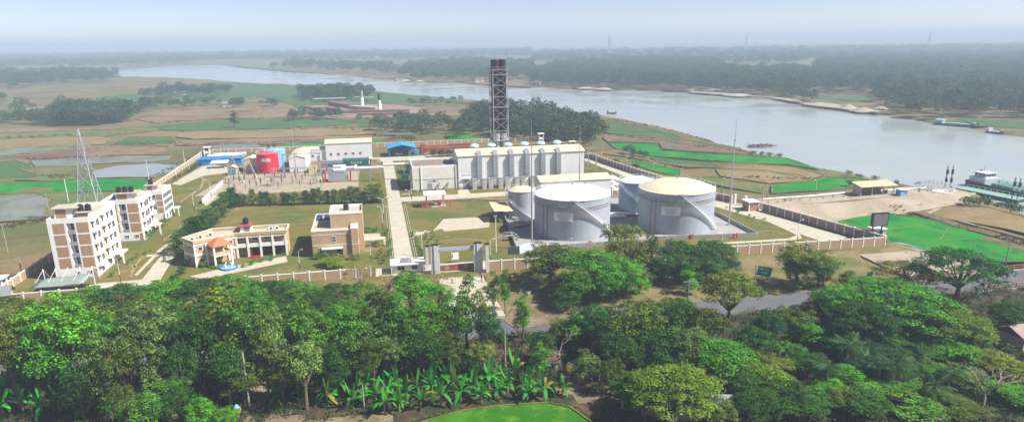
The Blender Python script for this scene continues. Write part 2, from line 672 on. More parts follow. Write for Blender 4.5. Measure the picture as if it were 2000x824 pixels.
for j in range(ny - 1):
    for i in range(nx - 1):
        x, y = (gx[i] + gx[i + 1]) / 2, (gy[j] + gy[j + 1]) / 2
        bt.f.append((j * nx + i, j * nx + i + 1, (j + 1) * nx + i + 1, (j + 1) * nx + i))
        k = 0
        if inpoly(x, y, PLATEAU):
            k = 1
        elif y < 129.5 and x < 240:
            k = 5 if any(inpoly(x + random.uniform(-1, 1), y + random.uniform(-1, 1), b_) for b_ in BARE) else 2
        elif y < 172 and -140 < x < 150:
            k = 3
        elif -160 < x < 260 and 40 < y < 420 and (inpoly(x, y, FOOTP) or inpoly(x, y, JETTY)):
            k = 4
        bt.m.append(k)
tag(bt.to('ground', [MGRASS, MLAWN, MFLOOR, MSLOPE, MSAND, MBANK], smooth='all'), 'dry grass land and raised plant yard beside the river', kind='structure')

# river water
MWAT = D.materials.new('river_water')
MWAT.use_nodes = True
t = MWAT.node_tree
b = t.nodes['Principled BSDF']
b.inputs['Base Color'].default_value = (.33, .37, .37, 1)
b.inputs['Roughness'].default_value = 0.12
b.inputs['IOR'].default_value = 1.33
b.inputs['Specular IOR Level'].default_value = 0.6
ge = t.nodes.new('ShaderNodeNewGeometry')
n = t.nodes.new('ShaderNodeTexNoise')
n.inputs['Scale'].default_value = 0.9
n.inputs['Detail'].default_value = 5
n2 = t.nodes.new('ShaderNodeTexNoise')
n2.inputs['Scale'].default_value = 0.02
n2.inputs['Detail'].default_value = 3
bp = t.nodes.new('ShaderNodeBump')
bp.inputs['Distance'].default_value = 0.03
t.links.new(ge.outputs['Position'], n.inputs['Vector'])
t.links.new(ge.outputs['Position'], n2.inputs['Vector'])
mr = t.nodes.new('ShaderNodeMapRange')
mr.inputs[1].default_value = .35
mr.inputs[2].default_value = .65
mr.inputs[3].default_value = .2
mr.inputs[4].default_value = 1.0
t.links.new(n2.outputs['Fac'], mr.inputs[0])
t.links.new(mr.outputs[0], bp.inputs['Strength'])
t.links.new(n.outputs['Fac'], bp.inputs['Height'])
t.links.new(bp.outputs[0], b.inputs['Normal'])
mr2 = t.nodes.new('ShaderNodeMapRange')
mr2.inputs[1].default_value = .3
mr2.inputs[2].default_value = .7
mr2.inputs[3].default_value = .04
mr2.inputs[4].default_value = .32
t.links.new(n2.outputs['Fac'], mr2.inputs[0])
t.links.new(mr2.outputs[0], b.inputs['Roughness'])
tag(B().poly([(x, y, -4.0) for x, y in RIVER]).to('river', MWAT), 'wide pale river bending away behind the plant', kind='structure')
tag(B().poly([(x, y, -4.6) for x, y in ((154, 60), (180, 60), (178, 128), (180, 196), (158, 198), (153, 128))]).to('creek_water', MWAT), kind='structure')

# ---------------------------------------------------------------- fields
MPAD = blend_ground('young_paddy', ((.010, .19, .022), (.035, .23, .022), (.008, .13, .026), (.06, .20, .03)), (.05, .13, .03), bump=.6, bscale=2.2, rough=.8, thr=((.42, .62), (.5, .66), (.58, .74)))
MPAD2 = blend_ground('lime_paddy', ((.055, .22, .006), (.030, .15, .006), (.11, .24, .015), (.05, .10, .01)), (.15, .35, .6), bump=.8, bscale=4.0, rough=.8, thr=((.4, .6), (.5, .66), (.6, .74)))
MPADT = blend_ground('far_paddy', ((.030, .115, .035), (.055, .125, .04), (.085, .12, .045)), (.03, .07), bump=.4, bscale=1.0)
MPALE = blend_ground('thin_crop', ((0.122, 0.151, 0.050), (0.158, 0.144, 0.065), (0.086, 0.137, 0.036)), (.03, .07), bump=.5, bscale=.8)
MFAL = blend_ground('fallow_earth', ((0.188, 0.135, 0.086), (0.232, 0.165, 0.109), (0.150, 0.124, 0.060), (0.128, 0.079, 0.056)), (.02, .05, .03), bump=.6, bscale=.8)
MSTUB = blend_ground('stubble', ((0.210, 0.164, 0.077), (0.164, 0.143, 0.056), (0.238, 0.182, 0.105)), (.03, .06), bump=.5, bscale=.8)
MPLOU = blend_ground('ploughed_earth', ((.145, .10, .078), (.19, .135, .10), (.12, .105, .06)), (.05, .1), bump=1, bscale=.6)
MMUD = blend_ground('flooded_mud', ((.17, .19, .155), (.20, .21, .175), (.12, .15, .085)), (.03, .07), bump=.25, bscale=.7, rough=.3)
MPOND = mat('pond_water', (.27, .29, .28), .12, .15, .05, spec=.6)
MBUND = blend_ground('bund_grass', ((.17, .145, .075), (.21, .165, .10), (.12, .135, .045)), (.1, .2), bump=.5, bscale=1.0)
NF = [0]


def field(pts, M, label, z=None, bund=True, bw=.5):
    """a field is a sheet a hand's breadth above the land, with its earth bund round it"""
    NF[0] += 1
    base = FIELD if z is None else z
    z = base + .24 + .004 * (NF[0] % 40)
    P0_ = [G(x, y, z) for x, y in pts]
    P = []
    for i in range(len(P0_)):
        a, e = P0_[i], P0_[(i + 1) % len(P0_)]
        L_ = (e - a).length
        k_ = max(1, min(14, int(L_ / 9)))
        for k in range(k_):
            j_ = min(1.6, L_ * .03) if k else 0
            P.append(a.lerp(e, k / k_) + Vector((random.uniform(-j_, j_), random.uniform(-j_, j_) * 1.4, 0)))
    o = tag(B().poly([tuple(p) for p in P]).to('field', M), label, kind='structure')
    if bund:
        q = B()
        c = sum(P, Vector()) / len(P)
        for i in range(len(P)):
            a, e = P[i], P[(i + 1) % len(P)]
            n_ = max(1, int((e - a).length / 6))
            prev = a
            for k in range(1, n_ + 1):
                w = a.lerp(e, k / n_) + (Vector((random.uniform(-.5, .5), random.uniform(-.5, .5), 0)) if k < n_ else Vector())
                q.bar(prev + Vector((0, 0, .05)), w + Vector((0, 0, .05)), bw * random.uniform(.5, 1.4), .22 * random.uniform(.6, 1.8))
                prev = w
        q.to('bund', MBUND, o)
    return o


for pts, M, lab in [
    ([(-60, 322), (30, 313), (62, 322), (72, 344), (-60, 350)], MPADT, 'bright green paddy at the left edge of the photo'),
    ([(-40, 361), (90, 354), (215, 349), (290, 352), (285, 372), (120, 376), (-40, 380)], MPAD, 'bright green strip of paddy behind the nearest apartment block'),
    ([(-40, 383), (70, 378), (100, 388), (85, 428), (-40, 436)], MMUD, 'flooded pale field at the left edge'),
    ([(75, 377), (285, 374), (300, 380), (120, 425), (90, 428), (105, 390)], MPALE, 'thin green crop below the bright paddy strip'),
    ([(180, 334), (232, 323), (352, 317), (348, 330), (300, 346), (186, 348)], MPOND, 'flooded grey water field beside the lattice pylon'),
    ([(30, 352), (120, 340), (180, 336), (185, 347), (90, 353)], MPALE, 'narrow thin crop strip left of the pylon'),
    ([(230, 276), (250, 268), (336, 267), (341, 279), (240, 285)], MPADT, 'teal green paddy plot beyond the pylon top'),
    ([(300, 247), (420, 235), (640, 232), (700, 236), (690, 243), (560, 250), (400, 255), (310, 254)], MPADT, 'long green paddy strip beside the lone tree'),
    ([(690, 233), (750, 233), (752, 246), (700, 248)], MPADT, 'small green paddy next to the brick kiln'),
    ([(548, 283), (600, 275), (650, 274), (760, 275), (765, 294), (640, 298), (545, 300)], MPAD, 'green paddy behind the workshop halls'),
    ([(872, 262), (905, 261), (955, 272), (945, 283), (880, 278)], MPAD, 'green paddy behind the cooler bank'),
    ([(60, 313), (245, 304), (335, 304), (330, 314), (70, 327)], MMUD, 'muddy flooded strip beyond the pylon'),
    ([(30, 327), (70, 328), (175, 322), (172, 332), (75, 343)], MPALE, 'pale weedy strip left of the pylon'),
    ([(-40, 296), (60, 287), (135, 284), (150, 292), (-40, 308)], MMUD, 'grey flooded strip on the left plain'),
    ([(-40, 274), (130, 266), (215, 268), (210, 281), (-40, 294)], MSTUB, 'tan stubble field on the left plain'),
    ([(60, 296), (210, 284), (330, 285), (330, 302), (240, 303), (60, 311)], MFAL, 'brown fallow field beyond the pylon'),
    ([(-40, 251), (110, 248), (240, 245), (230, 252), (-40, 262)], MFAL, 'brown fallow strip below the dark grove'),
    ([(-40, 262), (230, 253), (300, 256), (220, 265), (-40, 273)], MPALE, 'thin green strip below the dark grove'),
    ([(275, 216), (420, 208), (560, 201), (590, 215), (620, 229), (420, 232), (300, 240), (262, 232)], MFAL, 'wide brown fallow field before the brick kiln'),
    ([(350, 258), (560, 252), (720, 249), (735, 262), (560, 268), (380, 272), (345, 268)], MSTUB, 'tan stubble field behind the switchyard'),
    ([(342, 275), (560, 269), (730, 264), (725, 274), (560, 281), (430, 283), (345, 284)], MFAL, 'brown fallow strip behind the switchyard'),
    ([(395, 286), (430, 283), (500, 280), (512, 291), (430, 296)], MMUD, 'pale pond field behind the red tank'),
    ([(200, 190), (330, 172), (450, 161), (560, 167), (640, 173), (560, 185), (300, 206)], MPADT, 'pale green plain before the river bend'),
    ([(500, 186), (620, 176), (680, 176), (860, 192), (930, 203), (800, 200), (640, 205), (580, 208)], MPADT, 'green bank behind the kiln chimneys'),
    ([(-40, 222), (60, 215), (160, 205), (190, 192), (250, 195), (260, 206), (60, 232), (-40, 236)], MPADT, 'hazy green field behind the left grove'),
    ([(830, 214), (930, 206), (1000, 210), (960, 226), (840, 226)], MFAL, 'tan field right of the kiln'),
    ([(1187, 279), (1284, 281), (1292, 293), (1391, 301), (1480, 305), (1535, 309), (1600, 331), (1543, 322), (1470, 319), (1391, 314), (1265, 304), (1209, 293)], MPAD, 'vivid green paddy along the near river bank'),
    ([(1236, 313), (1275, 322), (1329, 332), (1331, 346), (1271, 333), (1236, 321)], MPAD, 'vivid green paddy against the right boundary wall'),
    ([(1270, 308), (1391, 317), (1405, 325), (1340, 327), (1286, 317)], MPADT, 'pale green plot between two vivid paddies'),
    ([(1100, 232), (1180, 236), (1270, 252), (1330, 268), (1330, 276), (1210, 262), (1110, 248)], MPADT, 'weedy green strip along the river behind the stack'),
    ([(1180, 262), (1290, 268), (1420, 288), (1470, 302), (1400, 299), (1295, 291), (1288, 280), (1185, 277)], MPLOU, 'dark ploughed strip beside the river'),
    ([(1400, 330), (1490, 332), (1560, 342), (1590, 352), (1500, 358), (1410, 345)], MSTUB, 'tan stubble plot near the tall mast'),
    ([(1370, 344), (1410, 347), (1500, 360), (1490, 378), (1420, 366), (1365, 352)], MPALE, 'thin green plot behind the right gate'),
    ([(1508, 362), (1582, 354), (1613, 346), (1690, 350), (1712, 358), (1690, 363), (1621, 371), (1508, 378)], MPAD, 'green plot behind the jetty shed'),
    ([(1400, 326), (1480, 321), (1545, 325), (1610, 343), (1580, 351), (1500, 334)], MSTUB, 'olive plot by the water edge'),
    ([(1628, 434), (1700, 421), (1735, 417), (1830, 431), (1905, 450), (2010, 480), (2060, 500), (2060, 512), (1950, 511), (1880, 503), (1830, 492), (1735, 474), (1728, 458), (1700, 450)], MPAD, 'large vivid green paddy beyond the right corner of the wall'),
    ([(1800, 412), (1855, 403), (1930, 405), (2060, 440), (2060, 470), (1960, 446), (1860, 428), (1800, 420)], MSTUB, 'tan grass plot below the jetty bank'),
]:
    field(pts, M, lab)
field([(760, 845), (830, 822), (905, 801), (985, 791), (1070, 786), (1115, 796), (1160, 828), (1170, 850)], MPAD2, 'lime green rice plot at the bottom edge', FRONT + .1, True, .25)
tag(B().poly([tuple(G(x, y, FIELD + .46)) for x, y in ((1738, 473), (1760, 473), (1816, 489), (1800, 495), (1752, 484))]).to('pond', MPOND), 'small grey pond at the paddy corner', kind='structure')
LATER = []
# earth tracks and ditch banks right of the plant
def ribbon(name, pts, w, M, z, h=.3, label=None, kind='structure', zf=None):
    q = B()
    P = [G(x, y, z) for x, y in pts]
    for a, e in zip(P, P[1:]):
        n_ = max(1, int((e - a).length / 5))
        for k in range(n_):
            q.bar(a.lerp(e, k / n_), a.lerp(e, (k + 1) / n_ + .02), w * random.uniform(.85, 1.15), h * random.uniform(.9, 1.2))
    return tag(q.to(name, M), label, kind=kind)


ribbon('path', [(1796, 416), (1806, 424), (1868, 432), (1960, 457), (2050, 482)], 1.8, MBANK, FIELD + .2, .9, 'pale earth path along the ditch bank')
ribbon('path', [(1806, 421), (1840, 404), (1895, 394)], 1.2, MSAND, FIELD + .3, .5, 'pale footpath across the tan grass plot')
ribbon('ditch_bank', [(1790, 417), (1815, 425), (1860, 440), (1940, 462), (2050, 496)], 4.5, MPLOU, FIELD - .1, 1.4, 'dark weedy ditch bank')
ribbon('path', [(1180, 300), (1240, 309), (1310, 322), (1400, 328), (1500, 335), (1590, 346)], 1.6, MSTUB, FIELD + .2, .5, 'earth track between the river side paddies')
for pts, lab in (([(1730, 449), (1790, 441), (1862, 434)], 'thin bund line across the upper part of the large paddy'), ([(1862, 436), (1848, 450), (1836, 468)], 'short bund line down the middle of the large paddy'), ([(1735, 455), (1780, 470), (1835, 489)], 'dark bund line along the pond side of the large paddy'), ([(1840, 470), (1900, 466), (1985, 478)], 'pale bund line in the right part of the large paddy')):
    ribbon('bund', pts, .3, MSLOPE, FIELD + .34, .16, lab)
ribbon('path', [(500, 206), (510, 219), (520, 231)], 3, MSTUB, FIELD + .2, .5, 'pale track over the brown field')

# ---------------------------------------------------------------- roads and paving
LZ = [0]
MROAD = mat('concrete_road', (.45, .42, .34), .85, .2, .35, bump=.15)
MPAVE = mat('pale_paving', (.45, .41, .33), .85, .22, .6, bump=.2)
MGRAV = mat('gravel_pale', (.36, .31, .22), .95, .3, 1.5, bump=.6, bscale=5)


def sheet(name, pts, M, z=0.0, uv=False, label=None, edge=0, thick=None):
    LZ[0] += 1
    zz = z + .05 + .004 * (LZ[0] % 30)
    P = pts if uv else [tuple(G(x, y, z)[:2]) for x, y in pts]
    q = B().prism(P, zz - (thick or .3), zz)
    o = tag(q.to(name, M), label, kind='structure')
    if edge:
        q = B()
        n_ = len(P)
        for i in range(n_):
            a, e = P[i], P[(i + 1) % n_]
            q.bar((a[0], a[1], zz + .02), (e[0], e[1], zz + .02), .22, .24)
        q.to('kerb', MCONC, o)
    return o


sheet('road', [(3.3, 175.5), (8.4, 175.5), (8.4, 352), (3.3, 352)], MROAD, uv=True, label='pale concrete main road through the plant')
sheet('road', [(8.4, 256.5), (58, 256.5), (58, 264), (36, 264), (36, 272), (32, 272), (31, 264), (8.4, 264)], MROAD, uv=True, label='concrete cross road before the engine hall')
sheet('road', [(-4, 350), (30, 350), (30, 362), (-4, 362)], MROAD, uv=True, label='concrete apron before the blue shed')
sheet('paving', [(806, 455), (846, 451), (866, 428), (958, 423), (955, 444), (868, 452), (862, 447), (808, 462)], MPAVE, label='concrete apron in front of the yellow canopy')
sheet('road', [(1137, 312), (1162, 306), (1260, 342), (1405, 391), (1470, 403), (1500, 416), (1580, 441), (1655, 462), (1640, 472), (1600, 470), (1570, 460), (1548, 448), (1480, 428), (1400, 405), (1240, 353)], MROAD, label='concrete perimeter road along the right wall')
sheet('road', [(10, 171.5), (120, 168), (132, 168), (134, 172), (120, 173), (60, 175), (10, 176)], MROAD, uv=True, label='concrete strip inside the front wall')
sheet('forecourt', [(-2, 171.5), (30, 170.5), (30, 178), (-2, 178)], MROAD, uv=True, label='pale forecourt behind the gate')
sheet('gate_approach', [(14, 139.0), (26, 139.0), (25.2, 169.5), (13.6, 170.5)], MPAVE, uv=True, z=-.25, label='pale approach between gate and highway', thick=1.2)
sheet('road', [(275, 549), (313, 547), (346, 492), (340, 486), (324, 488)], MROAD, label='concrete lane between apartments and office')
sheet('road', [(335, 360), (352, 362), (398, 343), (442, 338), (470, 348), (478, 345), (447, 327), (415, 322), (395, 325)], MROAD, label='concrete lane to the blue sheds')
sheet('path', [(262, 538), (268, 538), (318, 488), (345, 470), (392, 430), (388, 430), (340, 468), (312, 486)], MPAVE, label='kerb path along the apartment lawn')
sheet('path', [(288, 498), (322, 496), (324, 500), (285, 502)], MPAVE, label='short path crossing to apartment lane')
sheet('path', [(395, 392), (420, 375), (452, 352), (470, 352), (420, 398), (400, 402)], MPAVE, label='path beside the switchyard fence')
sheet('paving', [(-50, 183), (-41, 189), (-27, 195.5), (-26, 190), (-38, 184), (-46, 180)], MPAVE, uv=True, label='paved court before the office')
sheet('gravel_yard', [(-72, 287), (-8, 283.5), (-8, 326), (-67, 330)], MGRAV, uv=True, label='pale gravel floor of the switchyard')
sheet('gravel_yard', [(-66, 331), (2, 327), (2, 358), (-66, 362)], MBANK, uv=True, label='earth yard round the containers')
sheet('paving', [(38.6, 184.5), (79, 184), (79, 186), (112.3, 182.5), (113, 214.5), (96, 242), (44.5, 242)], MGREYC, uv=True, label='grey concrete floor of the tank dike')
sheet('paving', [(705, 458), (742, 456), (744, 466), (706, 468)], MPAVE, label='garden path beside the tan house')
sheet('path', [(112, 580), (175, 576), (300, 552), (285, 546), (200, 553), (125, 566)], MPAVE, label='paved parking beside the shade canopy')
sheet('path', [(1500, 398), (1740, 379), (1845, 369), (1860, 371), (1755, 383), (1600, 396), (1512, 405)], MSAND, label='sandy road on the jetty bank')
sheet('path', [(1545, 448), (1562, 455), (1566, 466), (1545, 470), (1400, 478), (1400, 475), (1540, 466), (1556, 460), (1540, 452), (1480, 425), (1484, 423)], MPAVE, label='pale kerb loop round the corner lawn')
for x0 in (2.3, 9.0):
    dr = tag(B().box(x0, x0 + .7, 180, 252, -.05, .07).to('drain_kerb', MCONC), 'narrow drain beside the main road', kind='structure')
    B().box(x0 + .18, x0 + .52, 180.1, 251.9, .071, .078).to('channel', MDARK, dr)
sheet('drain_kerb', [(9.2, 269), (12.4, 269), (12.4, 270), (9.2, 270)], MCONC, uv=True)
MWORN = blend_ground('worn_earth', ((.30, .24, .14), (.24, .18, .09)), (.4,), bump=.3)
for pts, w in (([(352, 395), (372, 380), (392, 368), (398, 350), (388, 343)], 1.1), ([(300, 520), (268, 522), (250, 515)], .9), ([(318, 470), (350, 445), (385, 418)], .7), ([(280, 500), (262, 520), (255, 540)], .7), ([(540, 440), (620, 436), (690, 432)], .8), ([(900, 412), (940, 408)], .9), ([(1460, 455), (1500, 450), (1535, 458)], .8), ([(860, 470), (900, 466), (948, 470)], .8), ([(500, 425), (580, 418), (700, 416)], .6), ([(680, 528), (640, 530), (560, 528)], .7)):
    q_ = B()
    P_ = [G(x, y, .055) for x, y in pts]
    for a_, e_ in zip(P_, P_[1:]):
        d_ = (e_ - a_).normalized()
        n_v = Vector((-d_.y, d_.x, 0)) * w / 2
        q_.poly([tuple(a_ - n_v * random.uniform(.6, 1.2)), tuple(e_ - n_v * random.uniform(.6, 1.2)), tuple(e_ + n_v * random.uniform(.6, 1.2)), tuple(a_ + n_v * random.uniform(.6, 1.2))])
    tag(q_.to('worn_path', MWORN), 'worn earth track across a lawn', kind='structure')
# pale sand ramp and grass slope below the front right wall
HB = [(1665, 484), (1724, 479), (1790, 512), (1770, 540), (1700, 533)]
sheet('sand_ramp', [(132, 163.5), (146, 163), (158, 150), (150, 141.5), (131, 142)], MSAND, z=-.75, uv=True, label='pale sand ramp below the corner of the front wall', thick=1.0)
# highway
q = B().box(-420, 150, 130.6, 138.9, -1.6, -.95)
hw = tag(q.to('highway', MASPH), 'grey asphalt highway running behind the front trees', kind='structure')
br = tag(B().box(150, 260, 129.8, 139.9, -2.0, -.95).to('bridge_deck', MASPH), 'asphalt bridge deck', kind='structure')
bt_ = thing('road_bridge', 'grey concrete road bridge with red and white railings at the right edge', 'bridge', (186, 135, -4))
B().box(140, 260, 128.9, 129.8, -3.4, -.72).box(140, 260, 139.9, 140.8, -3.4, -.72).to('parapet_girder', MGREYC, bt_)
for x in (152, 181):
    B().box(x, x + 2, 130, 139.8, -6, -2.01).to('abutment', MGREYC, bt_)
for yy in (129.35, 140.35):
    for k in range(44):
        x = 140.5 + k * 2.7
        B().box(x - .14, x + .14, yy - .14, yy + .14, -.715, .38).to('railing_post', MRAIL, bt_)
    B().box(140, 260, yy - .1, yy + .1, .385, .55).to('top_rail', MRAIL, bt_)
    B().box(140, 260, yy - .07, yy + .07, -.2, -.03).to('lower_rail', MRAIL, bt_)

# ---------------------------------------------------------------- haze
MH = D.materials.new('haze_air')
MH.use_nodes = True
t = MH.node_tree
t.nodes.remove(t.nodes['Principled BSDF'])
pv = t.nodes.new('ShaderNodeVolumePrincipled')
pv.inputs['Color'].default_value = (.63, .80, 1.0, 1)
pv.inputs['Density'].default_value = 0.00042
pv.inputs['Anisotropy'].default_value = 0.0
t.links.new(pv.outputs[0], t.nodes['Material Output'].inputs['Volume'])
tag(B().box(-9300, 9300, -900, 9700, -9, 80).to('haze', MH), 'thin pale haze over the plain', kind='stuff')

# ================================================================== buildings
def window(parent, cx, cz, w, h, face, at, nx_=2, nz=1, glass=None, frame=None, name='window', sill=False, d=.10):
    """a window in a wall that faces 'y' (towards the road, wall plane y=at, cx is x) or 'x' (wall plane x=at, cx is y); frame in front of the wall, panes inside"""
    fr = B()
    t_ = .07
    f = -1 if face == 'y' else 1

    def bx(q, a0, a1, z0, z1, d0, d1):
        if face == 'y':
            q.box(a0, a1, min(at + f * d0, at + f * d1), max(at + f * d0, at + f * d1), z0, z1)
        else:
            q.box(min(at + f * d0, at + f * d1), max(at + f * d0, at + f * d1), a0, a1, z0, z1)
    x0, x1, z0, z1 = cx - w / 2, cx + w / 2, cz - h / 2, cz + h / 2
    bx(fr, x0, x1, z0, z0 + t_, .002, d)
    bx(fr, x0, x1, z1 - t_, z1, .002, d)
    bx(fr, x0, x0 + t_, z0 + t_, z1 - t_, .002, d)
    bx(fr, x1 - t_, x1, z0 + t_, z1 - t_, .002, d)
    for i in range(1, nx_):
        c = x0 + w * i / nx_
        bx(fr, c - .03, c + .03, z0 + t_, z1 - t_, .002, d - .02)
    for i in range(1, nz):
        c = z0 + h * i / nz
        bx(fr, x0 + t_, x1 - t_, c - .03, c + .03, .002, d - .03)
    if sill:
        bx(fr, x0 - .15, x1 + .15, z1 + .15, z1 + .27, .002, .55)
    o = fr.to(name, frame or MWm, parent)
    g = B()
    bx(g, x0 + t_, x1 - t_, z0 + t_, z1 - t_, .004, .045)
    g.to('pane', glass or MGLASS, o)
    return o


def water_tank(x, y, z, label, r=.75, h=1.7):
    o = thing('water_tank', label, 'water tank', (x, y, z), 'black rooftop water tanks')
    B().lathe((x, y, z), [(0, 0), (r, 0), (r, h * .28), (r * .95, h * .3), (r, h * .33), (r, h * .6), (r * .95, h * .62), (r, h * .65), (r, h * .82), (r * .55, h * .96), (0, h * .97)], 14).to('barrel', MBLK, o, smooth=True)
    B().lathe((x, y, z), [(r * .35, h * .95), (r * .35, h * 1.05), (0, h * 1.06)], 10).to('lid', MBLK, o)


def apartment(x0, x1, y0, y1, H, nf, label, dk):
    o = thing('apartment_block', label, 'building', (x0, y0, 0))
    Wd = x1 - x0
    g = 3.0
    fh = (H - 1.0 - g) / nf
    xa, xb = x0 + .45 * Wd, x0 + .64 * Wd
    top = g + nf * fh
    w = B()
    w.box(x0, xa, y0, y1, 0, H - .9).box(xb, x1, y0, y1, 0, H - .9)
    w.box(xa, xb, y0 + 1.3, y1, 0, H - .9).box(xa, xb, y0, y0 + 1.3, 0, g - .1).box(xa, xb, y0, y0 + 1.3, top - .35, H - .9)
    w.to('wall', MW, o)
    B().box(x0, x1, y0, y0 + .25, H - .9, H).box(x0, x1, y1 - .25, y1, H - .9, H).box(x0, x0 + .25, y0 + .25, y1 - .25, H - .9, H).box(x1 - .25, x1, y0 + .25, y1 - .25, H - .9, H).to('parapet', MW, o)
    B().box(x0 + .26, x1 - .26, y0 + .26, y1 - .26, H - .9, H - .82).to('roof', MPAVE, o)
    B().box(x0 - .05, x1 + .05, y0 - .05, y1 + .05, 0, .45).to('plinth', MGREYC, o)
    for i in range(nf):
        z = g + i * fh
        for a, b_ in ((.12, .40), (.69, .97)):
            B().box(x0 + a * Wd, x0 + b_ * Wd, y0 - .05, y0 - .003, z + .18, z + fh - .28).to('brick_panel', MTAN, o)
        # stair landing behind the slot
        B().box(xa, xb, y0 + .1, y0 + 1.29, z - .08, z + .12).to('landing', MW, o)
        B().box(xa + .1, xb, y0 + .05, y0 + .1, z + .12, z + .95).to('balustrade', MCGREY, o)
        window(o, (xa + xb) / 2 + .2, z + fh * .55, (xb - xa) * .75, fh * .7, 'y', y0 + 1.3, 2, 2)
    for a in (.55, .82) if dk != 2 else ():
        window(o, x0 + a * Wd, 1.75, 1.25, 1.0, 'y', y0 - .05 + .05, 2, 1, MBLUEG)
    B().box(x0 + .9 * Wd, x0 + .985 * Wd, y0 - .06, y0 - .053 + .05, .5, 2.6).to('brick_panel', MTAN, o)
    # side that faces the lane: balconies and window stacks
    L = y1 - y0
    stacks = [('b', .10), ('w', .27), ('b', .46), ('b', .66), ('w', .83)] if L > 14 else [('b', .18), ('w', .45), ('w', .62), ('b', .84)]
    if dk == 2:
        stacks = [('w', .12), ('w', .3), ('w', .48), ('w', .66), ('w', .84)]
    for i in range(nf):
        z = g + i * fh
        for k, f in stacks:
            yc = y0 + f * L
            if k == 'w':
                window(o, yc, z + fh * .52, 1.7, fh * .62, 'x', x1, 2, 3, None, MCGREY)
            else:
                bc = B().box(x1, x1 + 1.15, yc - 1.35, yc + 1.35, z - .08, z + .1).box(x1 + 1.03, x1 + 1.15, yc - 1.35, yc + 1.35, z + .1, z + 1.05).box(x1, x1 + 1.03, yc - 1.35, yc - 1.23, z + .1, z + 1.05).box(x1, x1 + 1.03, yc + 1.23, yc + 1.35, z + .1, z + 1.05).to('balcony', MW, o)
                B().box(x1 + .003, x1 + .05, yc - .45, yc + .45, z + .1, z + 2.2).to('door', MDARK, bc)
                B().box(x1 + .003, x1 + .9, yc - 1.35, yc + 1.35, z + fh - .22, z + fh - .12).to('eave', MW, bc)
    for f in (.2, .5):
        window(o, y0 + f * L, 1.6, 1.6, 1.5, 'x', x1, 2, 2, None, MCGREY)
    B().box(x1 + .003, x1 + .06, y0 + .37 * L, y0 + .40 * L, g, top).to('tan_strip', MOCH, o)
    B().box(x1, x1 + 2.6, y0 + .6 * L, y0 + .85 * L, g - .25, g + .05).to('entrance_canopy', MW, o)
    B().box(x1 + 2.3, x1 + 2.6, y0 + .62 * L, y0 + .64 * L, 0, g - .26).to('canopy_column', MW, o)
    # stair head
    hx0, hx1 = x0 + (.12 if dk != 1 else .35) * Wd, x0 + (.55 if dk != 1 else .8) * Wd
    hh = H + (2.1 if dk == 0 else 1.5)
    B().box(hx0, hx1, y0 + 2, y0 + 6, H - .82, hh).to('stair_head', MW, o)
    B().box(hx0 + .5, hx0 + .5 + (hx1 - hx0) * .55, y0 + 1.94, y0 + 1.997, H - .7, hh - .15).to('brick_panel', MTAN, o)
    B().box(hx0 - .5, hx1 + 1.6, y0 + 1.4, y0 + 6.6, hh, hh + .22).to('stair_head_roof', MPAVE, o)
    tx0, tx1 = x0 + .66 * Wd, x0 + .93 * Wd
    if dk == 0:
        B().box(tx0, tx1, y0 + 2.2, y0 + 5.5, H - .82, H + .75).to('tank_room', MW, o)
        B().box(tx0 + .2, tx1 - .2, y0 + 2.14, y0 + 2.197, H - .65, H + .6).to('brick_panel', MTAN, o)
        B().box(tx0 - .4, tx1 + .4, y0 + 1.8, y0 + 6, H + .75, H + .92).to('tank_room_roof', MPAVE, o)
        return H + .92, (tx0 + tx1) / 2, y0 + 3.8
    return hh + .22, (hx0 + hx1) / 2, y0 + 3.6


AX = [(-83.1, -73.3, 187.8, 206.5, 16.4, 4, 'nearest white apartment block with two columns of brown panels, beside the parking canopy', 0),
      (-82.6, -72.1, 222.3, 235.0, 13.3, 3, 'middle white apartment block, one storey lower than the nearest one', 1),
      (-78.5, -72.2, 246.8, 258.0, 10.8, 3, 'farthest and lowest white apartment block with rows of plain windows', 2)]
for i, a in enumerate(AX):
    z, x, y = apartment(*a)
    n_ = (2, 3, 1)[i]
    for k in range(n_):
        water_tank(x + (k - (n_ - 1) / 2) * 1.75, y, z, ('black water tank on the roof of the nearest apartment block', 'black water tank on the roof of the middle apartment block', 'single black water tank on the roof of the farthest apartment block')[i], .75, 1.75)
sp = thing('solar_panel', 'dark solar panel lying on the roof of the middle apartment block', 'solar panel', (-79.5, 230, 12.5))
B().poly([(-81.5, 228, 12.7), (-77.5, 228, 12.7), (-77.5, 231, 14.0), (-81.5, 231, 14.0)]).poly([(-81.5, 231, 13.96), (-77.5, 231, 13.96), (-77.5, 228, 12.66), (-81.5, 228, 12.66)]).to('glass', MSOLAR, sp)
for x in (-81, -78):
    B().bar((x, 230.8, 12.48), (x, 230.8, 13.85), .08).to('leg', MSTEEL, sp)

# ---------------------------------------------------------------- office with porch
of = thing('office_building', 'two storey tan and white office with red tiled porch roof', 'building', (-40, 198, 0))
P0, P1, P2, P3 = Vector((-40.5, 197, 0)), Vector((-50, 191.1, 0)), Vector((-53.5, 195.3, 0)), Vector((-45, 203.3, 0))
HO = 7.0
B().box(-40.5, -26.6, 199.0, 203.3, 0, HO - .7).to('wall', MOCH, of)
dW = (P1 - P0).normalized()
nW = Vector((-dW.y, dW.x, 0))
if nW.y > 0:
    nW = -nW
wl = [P0, P1, P2, Vector((-47.5, 203.3, 0)), Vector((-40.5, 203.3, 0))]
B().prism([(p.x, p.y) for p in wl], 0, HO - .71).to('wall', MTANW, of)
roofo = [(-26.4, 196.8), (-26.4, 203.5), (-47.6, 203.5), (-53.8, 195.3), (-50, 190.8), (-40.5, 196.8)]
B().prism(roofo, HO - .7, HO - .45).to('roof', MPAVE, of)


